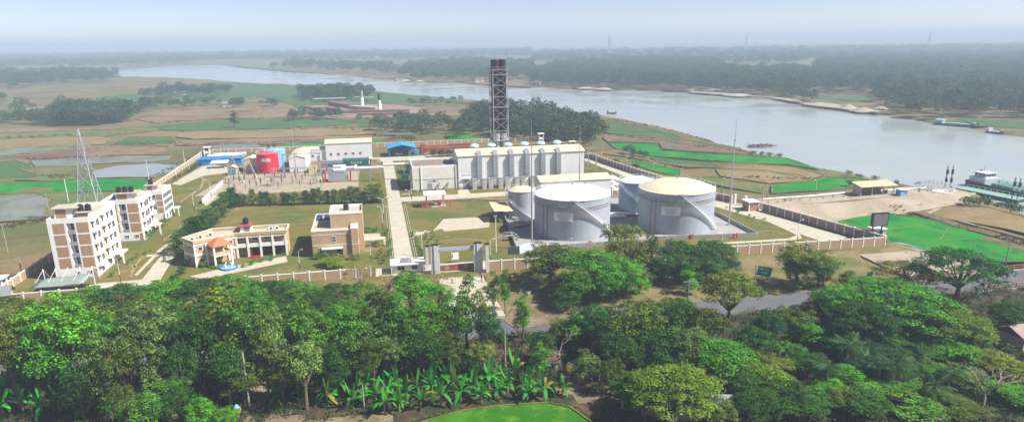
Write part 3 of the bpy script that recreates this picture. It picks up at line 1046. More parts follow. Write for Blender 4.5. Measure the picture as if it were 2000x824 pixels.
def coping(parent, pts, z0, z1, th, M, name):
    for i in range(len(pts)):
        a, e = pts[i], pts[(i + 1) % len(pts)]
        B().bar((a[0], a[1], (z0 + z1) / 2), (e[0], e[1], (z0 + z1) / 2), th, z1 - z0).to(name, M, parent)


coping(of, roofo, HO - .45, HO + .35, .22, MOCH, 'parapet')
coping(of, roofo, HO + .352, HO + .5, .34, MW, 'coping')
# main wing veranda
for z0, z1, M in ((3.0, 3.45, MW), (HO - 1.15, HO - .72, MW), (3.45, 4.1, MW)):
    B().box(-40.4, -26.5, 196.85, 197.05 if z0 == 3.45 else 198.99, z0 + .003, z1).to('veranda_band', M, of)
for i, x in enumerate((-40.2, -37.2, -33.8, -30.4, -26.8)):
    B().box(x - .25, x + .25, 196.7, 197.2, 0, HO - .7).to('column', MW, of)
for i, (a, b_) in enumerate(((-39.9, -37.5), (-36.9, -34.1), (-33.5, -30.7), (-30.1, -27.1))):
    c = (a + b_) / 2
    window(of, c, 5.0, 1.5, 1.2, 'y', 199.0 if i < 3 else 198.9, 2, 1, None, MW, sill=(i == 3))
    if i >= 2:
        B().box(a, b_, 198.86, 198.995, .05, 2.9).to('garage_opening', MDARK, of)
    elif i == 1:
        B().box(a + .4, b_ - .4, 198.9, 198.995, .05, 2.5).to('doorway', MDARK, of)
        B().box(a, b_, 195.9, 196.6, 0, .5).to('planter', MRED, of)
    else:
        window(of, c, 1.6, 1.2, 1.2, 'y', 199.0, 2, 1, None, MW)
B().box(-30.3, -26.8, 198.6, 198.98, 3.46, HO - 1.16).to('end_bay_wall', MTAN, of)
# slanted wing
for z0, z1 in ((3.0, 3.5), (HO - 1.1, HO - .75)):
    a, e = P0 + nW * .12, P1 + nW * .12
    B().bar((a.x, a.y, (z0 + z1) / 2), (e.x, e.y, (z0 + z1) / 2), .24, z1 - z0).to('floor_band', MW, of)
    a, e = P1, P2
    B().bar((a.x - .1, a.y - .1, (z0 + z1) / 2), (e.x - .1, e.y - .1, (z0 + z1) / 2), .24, z1 - z0).to('floor_band', MW, of)
for t_ in (.2, .73, 1.0):
    p = P0.lerp(P1, t_) + nW * .2
    B().bar((p.x, p.y, 0), (p.x, p.y, HO - .7), .5, .5, (dW.x, dW.y, 0)).to('column', MW, of)
p = P2
B().bar((p.x, p.y, 0), (p.x, p.y, HO - .7), .45, .45, (dW.x, dW.y, 0)).to('column', MW, of)


def slant_window(c, d, n_, z, w, h, M=None):
    q = B()
    a, e = c - d * (w / 2), c + d * (w / 2)
    q.bar((a.x, a.y, z), (e.x, e.y, z), .1, h)
    o = q.to('window', M or MWm, of)
    q = B()
    a, e = c - d * (w / 2 - .12) + n_ * .06, c + d * (w / 2 - .12) + n_ * .06
    q.bar((a.x, a.y, z), (e.x, e.y, z), .06, h - .24)
    q.to('pane', MGLASS, o)


for t_ in (.86, .12):
    for z in (1.7, 5.0):
        slant_window(P0.lerp(P1, t_) + nW * .05, dW, nW, z, 1.2, 1.1)
dE = (P2 - P1).normalized()
nE = Vector((-dE.y, dE.x, 0))
if nE.x > 0:
    nE = -nE
nE = Vector((dE.y, -dE.x, 0)) * (1 if dE.y * -1 < 0 else 1)
if nE.dot(Vector((-1, -.3, 0))) < 0:
    nE = -nE
for z in (1.7, 5.0):
    slant_window(P1.lerp(P2, .5) + nE * .05, dE, nE, z, 1.3, 1.1)
pc = P0.lerp(P1, .47) + nW * 2.0
pm = [pc + dW * sx * 2.3 + nW * sy * 2.3 for sx, sy in ((-1, -1), (1, -1), (1, 1), (-1, 1))]
for p in pm:
    B().bar((p.x, p.y, 0), (p.x, p.y, 5.6), .45, .45, (dW.x, dW.y, 0)).to('porch_column', MW, of)
q = B().prism([(p.x, p.y) for p in pm], 2.9, 3.3)
q.to('porch_floor', MW, of)
B().prism([(p.x, p.y) for p in pm], 5.6, 5.85).to('porch_ceiling', MW, of)
for i in (1, 2, 3):
    a, e = pm[i], pm[(i + 1) % 4]
    B().bar((a.x, a.y, 3.75), (e.x, e.y, 3.75), .14, .8).to('porch_balustrade', MOCH, of)
ex = [pc + (p - pc) * 1.22 for p in pm]
q = B()
q._a([(p.x, p.y, 5.86) for p in ex] + [(pc.x, pc.y, 7.7)], [(0, 1, 4), (1, 2, 4), (2, 3, 4), (3, 0, 4), (3, 2, 1, 0)])
q.to('porch_roof', MTILE, of)
# roof room and plant
B().box(-39.3, -36.4, 199.3, 202.6, HO - .45, HO + 1.55).to('roof_room', MW, of)
B().box(-38.2, -36.7, 199.24, 199.297, HO + .1, HO + 1.35).to('roof_room_panel', MPANELR, of)
B().box(-39.8, -36.0, 198.9, 203.0, HO + 1.55, HO + 1.8).to('roof_room_slab', MREDD, of)
water_tank(-37.9, 201.2, HO + 1.8, 'black water tank on the roof room of the office', .8, 1.9)


def ac_unit(x, y, z, label):
    o = thing('air_conditioner', label, 'air conditioner', (x, y, z), 'air conditioners on the office roof')
    B().box(x - .55, x + .55, y - .3, y + .3, z + .1, z + 1.0).to('casing', MWm, o)
    B().lathe((0, 0, 0), [(.32, 0), (.32, .04), (0, .05)], 12).to('fan_grille', MDARK, o, loc=(0.1, -.3, .55), rot=(R(90), 0, 0))
    B().box(x - .5, x - .4, y - .3, y + .3, z, z + .1).to('foot', MSTEEL, o)
    B().box(x + .4, x + .5, y - .3, y + .3, z, z + .1).to('foot', MSTEEL, o)


for k, (x, y) in enumerate(((-31.2, 201.2), (-29.6, 201.4), (-47.2, 198.6), (-49.4, 196.6), (-51.2, 194.9))):
    ac_unit(x, y, HO - .45, 'white air conditioner on the straight wing of the office roof' if k < 2 else 'white air conditioner on the slanted wing of the office roof')
fo = thing('fountain', 'round blue fountain basin with white swan sculpture before the office', 'fountain', (-41.0, 187.6, 0))
B().lathe((-41, 187.6, .05), [(0, .1), (2.0, .1), (2.0, .45), (2.25, .5), (2.35, .5), (2.35, 0)][::-1], 20).to('basin', MBLUE, fo, smooth=True)
B().lathe((-41, 187.6, .05), [(2.0, .3), (0, .31)], 20).to('basin_water', MBLUEL, fo)
sw = B()
for s_ in (-1, 1):
    sw.tube([(-41 + s_ * .6, 187.6, .3), (-41 + s_ * .95, 187.6, .9), (-41 + s_ * .75, 187.6, 1.6), (-41 + s_ * .35, 187.6, 1.75)], [.28, .22, .14, .1], 8)
sw.to('sculpture', MW, fo)

# ---------------------------------------------------------------- tan house
th = thing('tan_house', 'flat roofed tan brick house with stepped upper storey', 'building', (-12, 200, 0))
B().box(-19.2, -8.3, 192.4, 213, 0, 6.9).box(-8.3, -6.4, 191.7, 196.99, 0, 7.9).to('wall', MTANW, th)
B().box(-14.1, -5.0, 197, 206.2, 6.901, 11.0).box(-8.29, -5.0, 197, 206.2, 0, 6.9).to('upper_storey', MTANW, th)
for x0, x1, y0, y1 in ((-19.2, -8.3, 192.4, 192.65), (-19.2, -18.95, 192.65, 213), (-18.95, -14.1, 212.75, 213)):
    B().box(x0, x1, y0, y1, 6.902, 7.5).to('parapet', MTANW, th)
    B().box(x0 - .06, x1 + .06, y0 - .06, y1 + .06, 7.503, 7.62).to('coping', MW, th)
B().box(-8.36, -6.34, 191.64, 197, 7.9, 8.02).to('fin_cap', MW, th)
B().box(-18.94, -14.11, 192.66, 212.74, 6.905, 6.98).box(-14.11, -8.31, 192.66, 196.99, 6.905, 6.98).to('roof', MPAVE, th)
for x0, x1, y0, y1 in ((-14.2, -4.9, 196.9, 197.2), (-14.2, -13.9, 197.2, 206), (-5.2, -4.9, 197.2, 206), (-14.2, -4.9, 206, 206.3)):
    B().box(x0, x1, y0, y1, 11.0, 11.75).to('upper_parapet', MW if y0 > 200 or x0 < -14.1 else MTANW, th)
B().box(-13.89, -5.21, 197.21, 205.99, 11.0, 11.08).to('upper_roof', MPAVE, th)
B().box(-19.23, -8.31, 192.33, 192.397, 6.3, 6.42).to('string_course', MW, th)
B().box(-19.23, -8.31, 192.33, 192.397, 3.3, 3.42).to('string_course', MW, th)
B().box(-8.32, -6.38, 191.63, 191.697, 3.3, 3.42).to('string_course', MW, th)
B().box(-6.397, -6.35, 191.75, 196.9, 3.3, 3.42).to('string_course', MW, th)
window(th, -13.1, 5.0, 1.0, 1.7, 'y', 192.4, 2, 2)
window(th, -17.3, 2.0, 1.0, 1.5, 'y', 192.4, 2, 2)
B().box(-12.6, -10.9, 192.34, 192.397, .1, 2.2).to('doorway', MDARK, th)
B().box(-15.8, -15.1, 192.34, 192.397, .1, 2.2).to('door', MREDD, th)
B().box(-16.6, -10.9, 190.9, 192.39, 2.45, 2.65).to('canopy', MW, th)
for k in range(3):
    B().box(-15.5 - k * .0, -10.9, 191.9 - k * .35, 192.3 - k * .35, 0, .36 - .12 * k).to('step', MREDD, th)
water_tank(-9.6, 202, 11.08, 'black water tank on the roof of the tan house', .8, 1.8)
for k in range(2):
    x = -17.9 + k * 2.3
    s_ = thing('solar_panel', 'blue solar panel tilted on the tan house roof', 'solar panel', (x, 208, 6.98), 'solar panels on the tan house')
    B()._a([(x - .9, 206.9, 7.2), (x + .9, 206.9, 7.2), (x + .9, 209, 8.3), (x - .9, 209, 8.3), (x - .9, 206.95, 7.12), (x + .9, 206.95, 7.12), (x + .9, 209.05, 8.22), (x - .9, 209.05, 8.22)], [(0, 1, 2, 3), (7, 6, 5, 4), (0, 4, 5, 1), (1, 5, 6, 2), (2, 6, 7, 3), (3, 7, 4, 0)]).to('glass', MSOLAR, s_)
    for dx in (-.7, .7):
        B().bar((x + dx, 208.7, 6.98), (x + dx, 208.7, 8.05), .07).to('leg', MSTEEL, s_)
# garden arch beside the house
ar = thing('garden_arch', 'white concrete garden arch between the tan house and the main road', 'arch', (0, 199, 0))
B().box(-4.9, 1.2, 198.9, 199.6, 2.1, 2.7).to('beam', MW, ar)
B().box(.7, 1.2, 198.9, 199.6, 0, 2.1).to('post', MW, ar)

# ---------------------------------------------------------------- engine hall
eh = thing('engine_hall', 'long white engine hall with cream roof, blue dome vents and steel ducts', 'building', (58, 280, 0))
B().box(32.6, 86, 273.6, 289, .9, 13.5).to('wall', MCLAD, eh)
B().box(32.55, 86.05, 273.55, 289.05, 0, .9).to('plinth', MGREYC, eh)
q = B()
for x in (32.6, 85.9):
    q._a([(x, 273.6, 13.5), (x, 289, 13.5), (x, 281.3, 15.1), (x + .1, 273.6, 13.5), (x + .1, 289, 13.5), (x + .1, 281.3, 15.1)], [(0, 2, 1), (3, 4, 5), (0, 3, 5, 2), (1, 2, 5, 4)])
q.to('gable_end', MCLAD, eh)
B().gable(32.6, 86, 273.6, 289, 13.52, 15.1, 'x', .22, .35).to('roof', MROOFC, eh)
for k in range(6):
    x = 40.8 + k * 7.15
    B().lathe((x, 283, 15.2), [(.95, -.6), (.95, .35), (1.25, .4), (1.95, .6), (2.0, .95), (1.75, 1.35), (1.15, 1.65), (.5, 1.8), (0, 1.82)], 20).to('dome_vent', MDOME, eh, smooth=True)
    xd = 41.3 + k * 6.68
    dct = B()
    dct.box(xd - 1.0, xd + 1.0, 272.45, 273.58, 4.6, 13.6)
    dct._a([(xd - 1, 272.45, 13.61), (xd + 1, 272.45, 13.61), (xd + 1, 275.6, 15.3), (xd - 1, 275.6, 15.3), (xd - 1, 273.7, 13.7), (xd + 1, 273.7, 13.7), (xd + 1, 276, 14.3), (xd - 1, 276, 14.3)], [(0, 1, 2, 3), (7, 6, 5, 4), (0, 4, 5, 1), (1, 5, 6, 2), (2, 6, 7, 3), (3, 7, 4, 0)])
    do = dct.to('duct', MDUCT, eh)
    for z in (5.6, 7.0, 8.4, 9.8, 11.2, 12.6):
        B().box(xd - 1.08, xd + 1.08, 272.37, 273.58, z, z + .14).to('duct_flange', MSTEEL, do)
    for z in (6.1, 7.5, 8.9, 10.3, 11.7):
        B().bar((xd - .9, 272.41, z), (xd + .9, 272.41, z + .8), .1, .07).to('duct_brace', MWm, do)
    B().box(xd - .55, xd + .55, 272.9, 273.54, .9, 4.6).to('duct_leg', MWm, do)
for x in (38.9, 43.0, 45.6, 49.8, 52.6, 56.7, 59.4, 63.5, 66):
    c = B().box(x - .85, x + .85, 271.2, 273.5, 0, 4.0).to('intake_box', MWm, eh)
    B().box(x - .95, x + .95, 271.05, 273.5, 4.0, 4.3).to('intake_hood', MCGREY, c)
    B().box(x - .7, x + .7, 271.15, 271.197, .3, 3.6).to('intake_panel', mat('pale_stone_panel', (.45, .42, .36), .8), c)
B().box(34.6, 37.0, 273.5, 273.597, .92, 3.9).to('hall_door', MCGREY, eh)
B().box(34.2, 37.4, 272.8, 273.59, 4.3, 4.45).to('door_canopy', MWm, eh)
text('###### ####', .5, eh, (35.8 - 58, 273.57 - 280, 5.6), (R(90), 0, 0), MTEXT)

# ---------------------------------------------------------------- electrical annex
el = thing('electrical_annex', 'white flat roofed annex at the near left end of the engine hall', 'building', (23, 284, 0))
B().box(14, 32.3, 274.2, 293.5, .6, 9.3).to('wall', mat('annex_wall', (.70, .69, .64), .7, .12, .5, streak=.25), el)
B().box(13.95, 32.35, 274.1, 293.55, 0, .6).to('plinth', MGREYC, el)
for x0, x1, y0, y1 in ((14, 32.3, 274.2, 274.45), (14, 32.3, 293.25, 293.5), (14, 14.25, 274.45, 293.25), (32.05, 32.3, 274.45, 293.25)):
    B().box(x0, x1, y0, y1, 9.3, 10.2).to('parapet', MW, el)
B().box(14.26, 32.04, 274.46, 293.24, 9.3, 9.4).to('roof', MROOFB, el)
for k in range(9):
    B().box(17 + k * 1.5, 17.12 + k * 1.5, 276, 292, 9.4, 9.48).to('roof_rib', mat('roof_rib_tan', (.40, .33, .24), .9), el)
B().box(13.97, 32.33, 274.13, 274.197, 4.4, 4.7).to('drip_band', MCGREY, el)
for x in (17.4, 31.6):
    B().tube([(x, 274.0, .3), (x, 274.0, 10.0)], .16, 8).to('downpipe', MWm, el)
B().box(20.0, 21.9, 274.12, 274.197, .62, 3.0).to('annex_door', MCGREY, el)
window(el, 22.8, 4.0, .8, .9, 'y', 274.2, 1, 1)
for x in (25.2, 28.8):
    B().tube([(x, 274.1, 3.2), (x - .3, 273.3, 3.0), (x - .9, 273.0, 1.8), (x - 1.2, 273.0, .3)], .3, 8).to('vent_pipe', MSTEEL, el)
for x, y, h in ((15.6, 277.2, 1.8), (16.6, 276.2, 1.2), (17.3, 276.6, 1.3)):
    B().tube([(x, y, 9.4), (x, y, 9.4 + h)], .3, 8).to('roof_fan', MDUCT, el)
text('########## ####', .42, el, (22.0 - 23, 274.1 - 284, 3.75), (R(90), 0, 0), MTEXT)

lb = thing('fuel_treatment_hall', 'low white hall with cream roof between the engine hall and the big tanks', 'building', (74, 250, 0))
B().box(60.3, 88, 245.2, 256.2, 0, 7.0).to('wall', MCLAD, lb)
q = B()
for x in (60.3, 87.9):
    q._a([(x, 245.2, 7), (x, 256.2, 7), (x, 250.7, 8.3), (x + .1, 245.2, 7), (x + .1, 256.2, 7), (x + .1, 250.7, 8.3)], [(0, 2, 1), (3, 4, 5), (0, 3, 5, 2), (1, 2, 5, 4)])
q.to('gable_end', MCLAD, lb)
B().gable(60.3, 88, 245.2, 256.2, 7.02, 8.3, 'x', .2, .3).to('roof', MROOFC, lb)
B().box(87.0 - 9, 87.6 - 9, 245.12, 245.197, 4.2, 4.8).to('wall_vent', MDARK, lb)
rk = thing('pipe_stair', 'white steel stair and pipe frame at the right end of the low hall', 'stair', (90.5, 250, 0))
for x in (89, 92):
    for y in (246, 254):
        B().box(x - .12, x + .12, y - .12, y + .12, 0, 6.5).to('post', MWm, rk)
for z in (2.2, 4.3, 6.4):
    B().box(88.8, 92.2, 245.8, 254.2, z, z + .12).to('platform', MWm, rk)
    B().bar((92.15, 246, z - 2.1), (92.15, 254, z), .12, .3).to('flight', MWm, rk)

# ---------------------------------------------------------------- cooler bank behind the hall
cb = thing('cooler_bank', 'steel framed bank of tilted brown radiators behind the engine hall', 'cooler bank', (58, 308, 0))
for r_ in range(2):
    for k in range(22):
        x, y = 26 + k * 3.3, 298 + r_ * 11.5
        o = B()._a([(x - 1.2, y, 8.6), (x + 1.0, y, 10.4), (x + 1.0, y + 9.5, 10.4), (x - 1.2, y + 9.5, 8.6), (x - 1.0, y, 8.4), (x + 1.2, y, 10.2), (x + 1.2, y + 9.5, 10.2), (x - 1.0, y + 9.5, 8.4)], [(0, 1, 2, 3), (7, 6, 5, 4), (0, 4, 5, 1), (1, 5, 6, 2), (2, 6, 7, 3), (3, 7, 4, 0)]).to('radiator', MROOFB if (k + r_) % 3 else MTAN, cb)
for y in (297.5, 309, 319.8):
    B().box(22.5, 99.5, y - .2, y + .2, 7.8, 8.3).to('beam', MLAT, cb)
    B().box(22.5, 99.5, y - .1, y + .1, 10.5, 10.7).to('handrail', MYEL, cb)
    for k in range(8):
        x = 23 + k * 10.9
        B().box(x - .2, x + .2, y - .2, y + .2, 0, 7.8).to('column', MLAT, cb)
        if k < 7:
            B().bar((x, y, .5), (x + 10.9 / 2, y, 7.6), .22).to('brace', MLAT, cb)
            B().bar((x + 10.9, y, .5), (x + 10.9 / 2, y, 7.6), .22).to('brace', MLAT, cb)
B().box(22.5, 36, 292.9 + 4.2, 297.2, 3.4, 6.2).to('duct_box', MDUCT, cb)

# ---------------------------------------------------------------- exhaust stack
st = thing('exhaust_stack', 'tall lattice tower carrying dark brown exhaust flues above the engine hall', 'chimney', (54.4, 298.5, 0))
X0, X1, Y0_, Y1_ = 51.2, 57.6, 294.0, 303.0
ZT = 46.3
levels = [0, 5, 10.5, 16, 20.4, 25.6, 30.5, 35.2, 40, 44.2, ZT]
sw_ = [1.0 if z > 20 else 1.0 + .10 * (20 - z) / 20 for z in levels]
cx_, cy_ = (X0 + X1) / 2, (Y0_ + Y1_) / 2


def cn(sx, sy, i):
    return Vector((cx_ + sx * (X1 - X0) / 2 * sw_[i], cy_ + sy * (Y1_ - Y0_) / 2 * sw_[i], levels[i]))


for sx in (-1, 1):
    for sy in (-1, 1):
        q = B()
        for i in range(len(levels) - 1):
            q.bar(cn(sx, sy, i), cn(sx, sy, i + 1), .32)
        q.to('leg', MLAT, st)
for i in range(1, len(levels)):
    for a, b_ in (((-1, -1), (1, -1)), ((1, -1), (1, 1)), ((1, 1), (-1, 1)), ((-1, 1), (-1, -1))):
        B().bar(cn(*a, i), cn(*b_, i), .2).to('girt', MLAT, st)
        B().bar(cn(*a, i - 1), cn(*b_, i), .13).to('brace', MLAT, st)
        if a[1] == -1 and b_[1] == -1:
            B().bar(cn(*b_, i - 1), cn(*a, i), .16).to('brace', MLAT, st)
for i in (3, 6, 9, 10):
    B().prism([(cx_ + a * (X1 - X0) / 2 + a * .5, cy_ + b_ * (Y1_ - Y0_) / 2 + b_ * .5) for a, b_ in ((-1, -1), (1, -1), (1, 1), (-1, 1))], levels[i] + .2, levels[i] + .32).to('platform', MLAT, st)
for a, b_ in (((-1, -1), (1, -1)), ((1, -1), (1, 1)), ((1, 1), (-1, 1)), ((-1, 1), (-1, -1))):
    pa, pb = Vector((cx_ + a[0] * 3.7, cy_ + a[1] * 5, ZT + 1.4)), Vector((cx_ + b_[0] * 3.7, cy_ + b_[1] * 5, ZT + 1.4))
    B().bar(pa, pb, .09).to('guard_rail', MLAT, st)
    pa.z = pb.z = ZT + .85
    B().bar(pa, pb, .07).to('guard_rail', MLAT, st)
# caged ladder on the left side
q = B()
for i in range(9):
    z = 4 + i * 4.8
    q.box(X0 - 1.3, X0 - .6, cy_ - 3.8, cy_ - 2.2, z, z + .12)
    q.bar((X0 - 1.25, cy_ - 3.8, z), (X0 - 1.25, cy_ - 2.2, z + 4.6), .12, .3)
    q.bar((X0 - 1.25, cy_ - 3.9, z), (X0 - 1.25, cy_ - 3.9, z + 4.8), .08)
    q.bar((X0 - 1.25, cy_ - 2.1, z), (X0 - 1.25, cy_ - 2.1, z + 4.8), .08)
q.to('stair', MLAT, st)
for kx in (-1, 1):
    for ky in (-1, 0, 1):
        x, y = cx_ + kx * 1.55, cy_ + ky * 2.9
        B().tube([(x, y, 19.5), (x, y, ZT + 4.2)], 1.25, 18, False).lathe((x, y, 0), [(1.25, ZT + 4.2), (1.05, ZT + 4.2), (.95, ZT + 2)], 18).to('flue', MFLUE, st, smooth=True)
        B().tube([(x, y, 2), (x, y, 19.49)], 1.35, 18).to('flue_base', MFLUEL, st, smooth=True)
for x, h in ((55.8, 6.0), (57.5, 9.0)):
    B().tube([(x, 295, ZT), (x, 295, ZT + h)], [.09, .04], 6).to('lightning_rod', MLAT, st)


# ---------------------------------------------------------------- storage tanks
def tank(name, label, c, r, h, apex, mshell, mroof, stair_a=None, sign=None, rings=True, red=False, cat='tank', n=72):
    o = thing(name, label, cat, (c[0], c[1], 0))
    B().lathe((0, 0, 0), [(r, 0.15), (r, h)], n).to('shell', mshell, o, smooth=True, off=False)
    B().lathe((0, 0, 0), [(r + .5, 0), (r + .5, .15), (0, .16)], n).to('foundation_ring', MGREYC, o, off=False)
    rr = []
    for i in range(9):
        f = i / 8
        rr.append((max(.01, (r + .02) * (1 - f)), h + (apex - h) * (1 - (1 - f) ** 2)))
    B().lathe((0, 0, 0), rr, n).to('roof', mroof, o, smooth=True, off=False)
    # shell course seams
    for k in range(1, 6):
        B().lathe((0, 0, 0), [(r + .004, h * k / 6 - .03), (r + .02, h * k / 6 - .02), (r + .02, h * k / 6 + .02), (r + .004, h * k / 6 + .03)], n).to('seam', mshell, o, smooth='all', off=False)
    B().lathe((0, 0, 0), [(r + .004, h - .12), (r + .16, h - .1), (r + .16, h), (r + .004, h + .02)], n).to('top_angle', mshell, o, off=False)
    if rings:
        for z, M, rd in ((h * .86, MCGREY, .07), (h * .80, MREDD, .06)):
            B().tube([((r + .3) * math.cos(a), (r + .3) * math.sin(a), z) for a in [2 * math.pi * k / 60 for k in range(61)]], rd, 6, False).to('spray_pipe', M, o, off=False)
        for k in range(14):
            a = 2 * math.pi * k / 14
            B().bar((r * math.cos(a), r * math.sin(a), h * .83), ((r + .35) * math.cos(a), (r + .35) * math.sin(a), h * .86), .06).to('pipe_bracket', MCGREY, o, off=False)
        for a in (math.radians(-153), math.radians(-145)):
            B().tube([((r + .25) * math.cos(a), (r + .25) * math.sin(a), .2), ((r + .25) * math.cos(a), (r + .25) * math.sin(a), h * .86)], .08, 6).to('riser', MREDD, o, off=False)
    # guard rail round the roof
    nr = 40 if r > 8 else 24
    for k in range(nr):
        a = 2 * math.pi * k / nr
        B().bar(((r - .05) * math.cos(a), (r - .05) * math.sin(a), h), ((r - .05) * math.cos(a), (r - .05) * math.sin(a), h + 1.1), .06).to('rail_post', MWm, o, off=False)
    for z in (.6, 1.1):
        B().tube([((r - .05) * math.cos(a), (r - .05) * math.sin(a), h + z) for a in [2 * math.pi * k / 60 for k in range(61)]], .035, 5, False).to('guard_rail', MWm, o, off=False)
    B().tube([(0, 0, apex - .05), (0, 0, apex + .6)], .22, 10).tube([(0, 0, apex + .5), (0, 0, apex + .75)], .4, 10).to('vent', MCGREY, o, off=False)
    B().tube([(r * .5, r * .45, h + (apex - h) * .5), (r * .5, r * .45, h + (apex - h) * .5 + .8)], .35, 10).to('hatch', MCGREY, o, off=False)
    if stair_a:
        a0, a1 = stair_a
        ns = 34
        q, rl, tr = B(), B(), B()
        for k in range(ns + 1):
            f = k / ns
            a = a0 + (a1 - a0) * f
            z = .3 + (h - .2) * f
            ca, sa = math.cos(a), math.sin(a)
            q.bar(((r + .05) * ca, (r + .05) * sa, z), ((r + .95) * ca, (r + .95) * sa, z), .32, .05)
            rl.bar(((r + .95) * ca, (r + .95) * sa, z), ((r + .95) * ca, (r + .95) * sa, z + 1.05), .05)
            if k:
                f0 = (k - 1) / ns
                a_ = a0 + (a1 - a0) * f0
                z_ = .3 + (h - .2) * f0
                for dr in (.95,):
                    tr.bar(((r + dr) * math.cos(a_), (r + dr) * math.sin(a_), z_), ((r + dr) * ca, (r + dr) * sa, z), .07, .32)
                    rl.bar(((r + dr) * math.cos(a_), (r + dr) * math.sin(a_), z_ + 1.05), ((r + dr) * ca, (r + dr) * sa, z + 1.05), .06)
                    rl.bar(((r + dr) * math.cos(a_), (r + dr) * math.sin(a_), z_ + .55), ((r + dr) * ca, (r + dr) * sa, z + .55), .04)
        so_ = q.to('stair_treads', MSTEEL, o, off=False)
        so_['kind'] = 'stuff'
        rl.to('stair_railing', MWm, so_, off=False)
        tr.to('stringer', MWm, so_, off=False)
        B().lathe((0, 0, 0), [(r - .6, h + .1), (r + 1.0, h + .1), (r + 1.0, h + .2), (r - .6, h + .2)], 60, a1 - .08, a1 + .1).to('landing', MCGREY, o, off=False) if False else B().bar(((r - .4) * math.cos(a1), (r - .4) * math.sin(a1), h + .15), ((r + 1.1) * math.cos(a1), (r + 1.1) * math.sin(a1), h + .15), 1.6, .1).to('landing', MCGREY, o, off=False)
    if sign:
        lines, sa, zc, sw2, sh2 = sign
        # the board follows the shell
        da = sw2 / r / 2
        q = B()
        pts = []
        for k in range(9):
            a = sa - da + 2 * da * k / 8
            pts.append((math.cos(a), math.sin(a)))
        for k in range(8):
            (c0, s0), (c1, s1) = pts[k], pts[k + 1]
            ro, ri = r + .14, r + .06
            q._a([(ro * c0, ro * s0, zc - sh2 / 2), (ro * c1, ro * s1, zc - sh2 / 2), (ro * c1, ro * s1, zc + sh2 / 2), (ro * c0, ro * s0, zc + sh2 / 2), (ri * c0, ri * s0, zc - sh2 / 2), (ri * c1, ri * s1, zc - sh2 / 2), (ri * c1, ri * s1, zc + sh2 / 2), (ri * c0, ri * s0, zc + sh2 / 2)], [(0, 1, 2, 3), (7, 6, 5, 4), (3, 2, 6, 7), (0, 4, 5, 1)])
        sg = q.to('name_board', MW, o, off=False)
        for i, (l, sz, tm) in enumerate(lines):
            z = zc + sh2 / 2 - sh2 * (i + .62) / (len(lines) + .15)
            tx = text(l, sz, sg, ((r + .22) * math.cos(sa), (r + .22) * math.sin(sa), z), (R(90), 0, sa + R(90)), tm)
    return o


LN = [('North-West Power Generation Company Ltd.', .26, MTEXT), ('######## ### ## ##### #####', .26, MTEXT), ('HFO Storage Tank', .40, MTEXT), ('######## #########', .28, MTEXT), ('######## #### ####', .24, MTEXT)]
tank('storage_tank', 'huge grey fuel tank with white domed roof, nearest the gate', (59.7, 201.5), 11.9, 12.5, 15.0, MTANK, MTROOFW, (R(-32), R(-104)), (LN, R(-119), 7.6, 5.8, 2.7), red=True)
tank('storage_tank', 'huge grey fuel tank with yellowed roof, nearest the right wall', (94.0, 199.8), 12.0, 12.8, 15.5, MTANK, MTROOFY, (R(-38), R(-108)), (LN, R(-122), 7.7, 5.8, 2.7), red=True)
tank('storage_tank', 'small grey tank with yellow roof left of the white roofed tank', (48.2, 223.8), 4.6, 9.4, 10.8, MTANK, MTROOFY, (R(-60), R(-200)), None, False, n=48)
tank('storage_tank', 'mid sized blue grey tank with white roof behind the yellow roofed tank', (90.0, 224.2), 6.1, 10.4, 11.9, MTANKB, MTROOFW, (R(-60), R(-175)), None, False, n=48)
tank('water_storage_tank', 'bright red fire water tank with white name board', (-50.1, 335.4), 4.9, 8.7, 9.6, MRED, MRED, None, ([('#### ##### ####', .5, MTEXT), ('######## ####', .4, MTEXT)], R(-93), 6.2, 4.2, 1.4), False, n=40)
tank('water_storage_tank', 'light blue water tank behind the red tank', (-48.2, 347.1), 4.8, 8.4, 9.4, MBLUEL, MBLUEL, None, None, False, n=40)
# bund wall of the tank farm
dk_ = thing('dike_wall', 'low grey concrete dike wall round the big fuel tanks', 'wall', (76, 184, 0))
dp = [(38.2, 184.2), (79, 183.6), (79.4, 185.6), (113, 181.8), (113.6, 215), (96.5, 242.6), (44, 242.8)]
for i in range(len(dp)):
    a, e = dp[i], dp[(i + 1) % len(dp)]
    L = math.hypot(e[0] - a[0], e[1] - a[1])
    n_ = max(1, round(L / 6))
    for k in range(n_):
        f0, f1 = k / n_ + .003, (k + 1) / n_ - .003
        B().bar((a[0] + (e[0] - a[0]) * f0, a[1] + (e[1] - a[1]) * f0, .65), (a[0] + (e[0] - a[0]) * f1, a[1] + (e[1] - a[1]) * f1, .65), .3, 1.3).to('wall_segment', MGREYC, dk_)
for nm, pts, rr_, M, lab in (('pipeline', [(44, 220, .9), (48, 213.5, .9), (76, 212.4, .9), (82, 212.2, .9)], .35, MWm, 'white pipe between the small and large tanks'),
                             ('pipeline', [(70, 216, 1.0), (80, 215.4, 1.0), (86, 214, 1.0)], .45, MWm, 'white pipe behind the gap between the large tanks'),
                             ('pipeline', [(42, 208, .5), (56, 214.5, .5), (80, 213.7, .5), (92, 213, .5)], .22, MREDD, 'thin red pipe behind the large tanks'),
                             ('pipeline', [(60, 247, .8), (44, 247.4, .8), (36, 251.5, .8), (12, 252.3, .8)], .3, MGREYC, 'grey pipe trench running along the cross road')):
    pl = thing(nm, lab, 'pipe', pts[0])
    B().tube(pts, rr_, 10).to('pipe', M, pl, smooth=True)
    for k in range(len(pts) - 1):
        for f in (.15, .5, .85):
            p = Vector(pts[k]).lerp(Vector(pts[k + 1]), f)
            B().box(p.x - .15, p.x + .15, p.y - .3, p.y + .3, 0.05, p.z - rr_ + .05).to('support', MGREYC, pl)
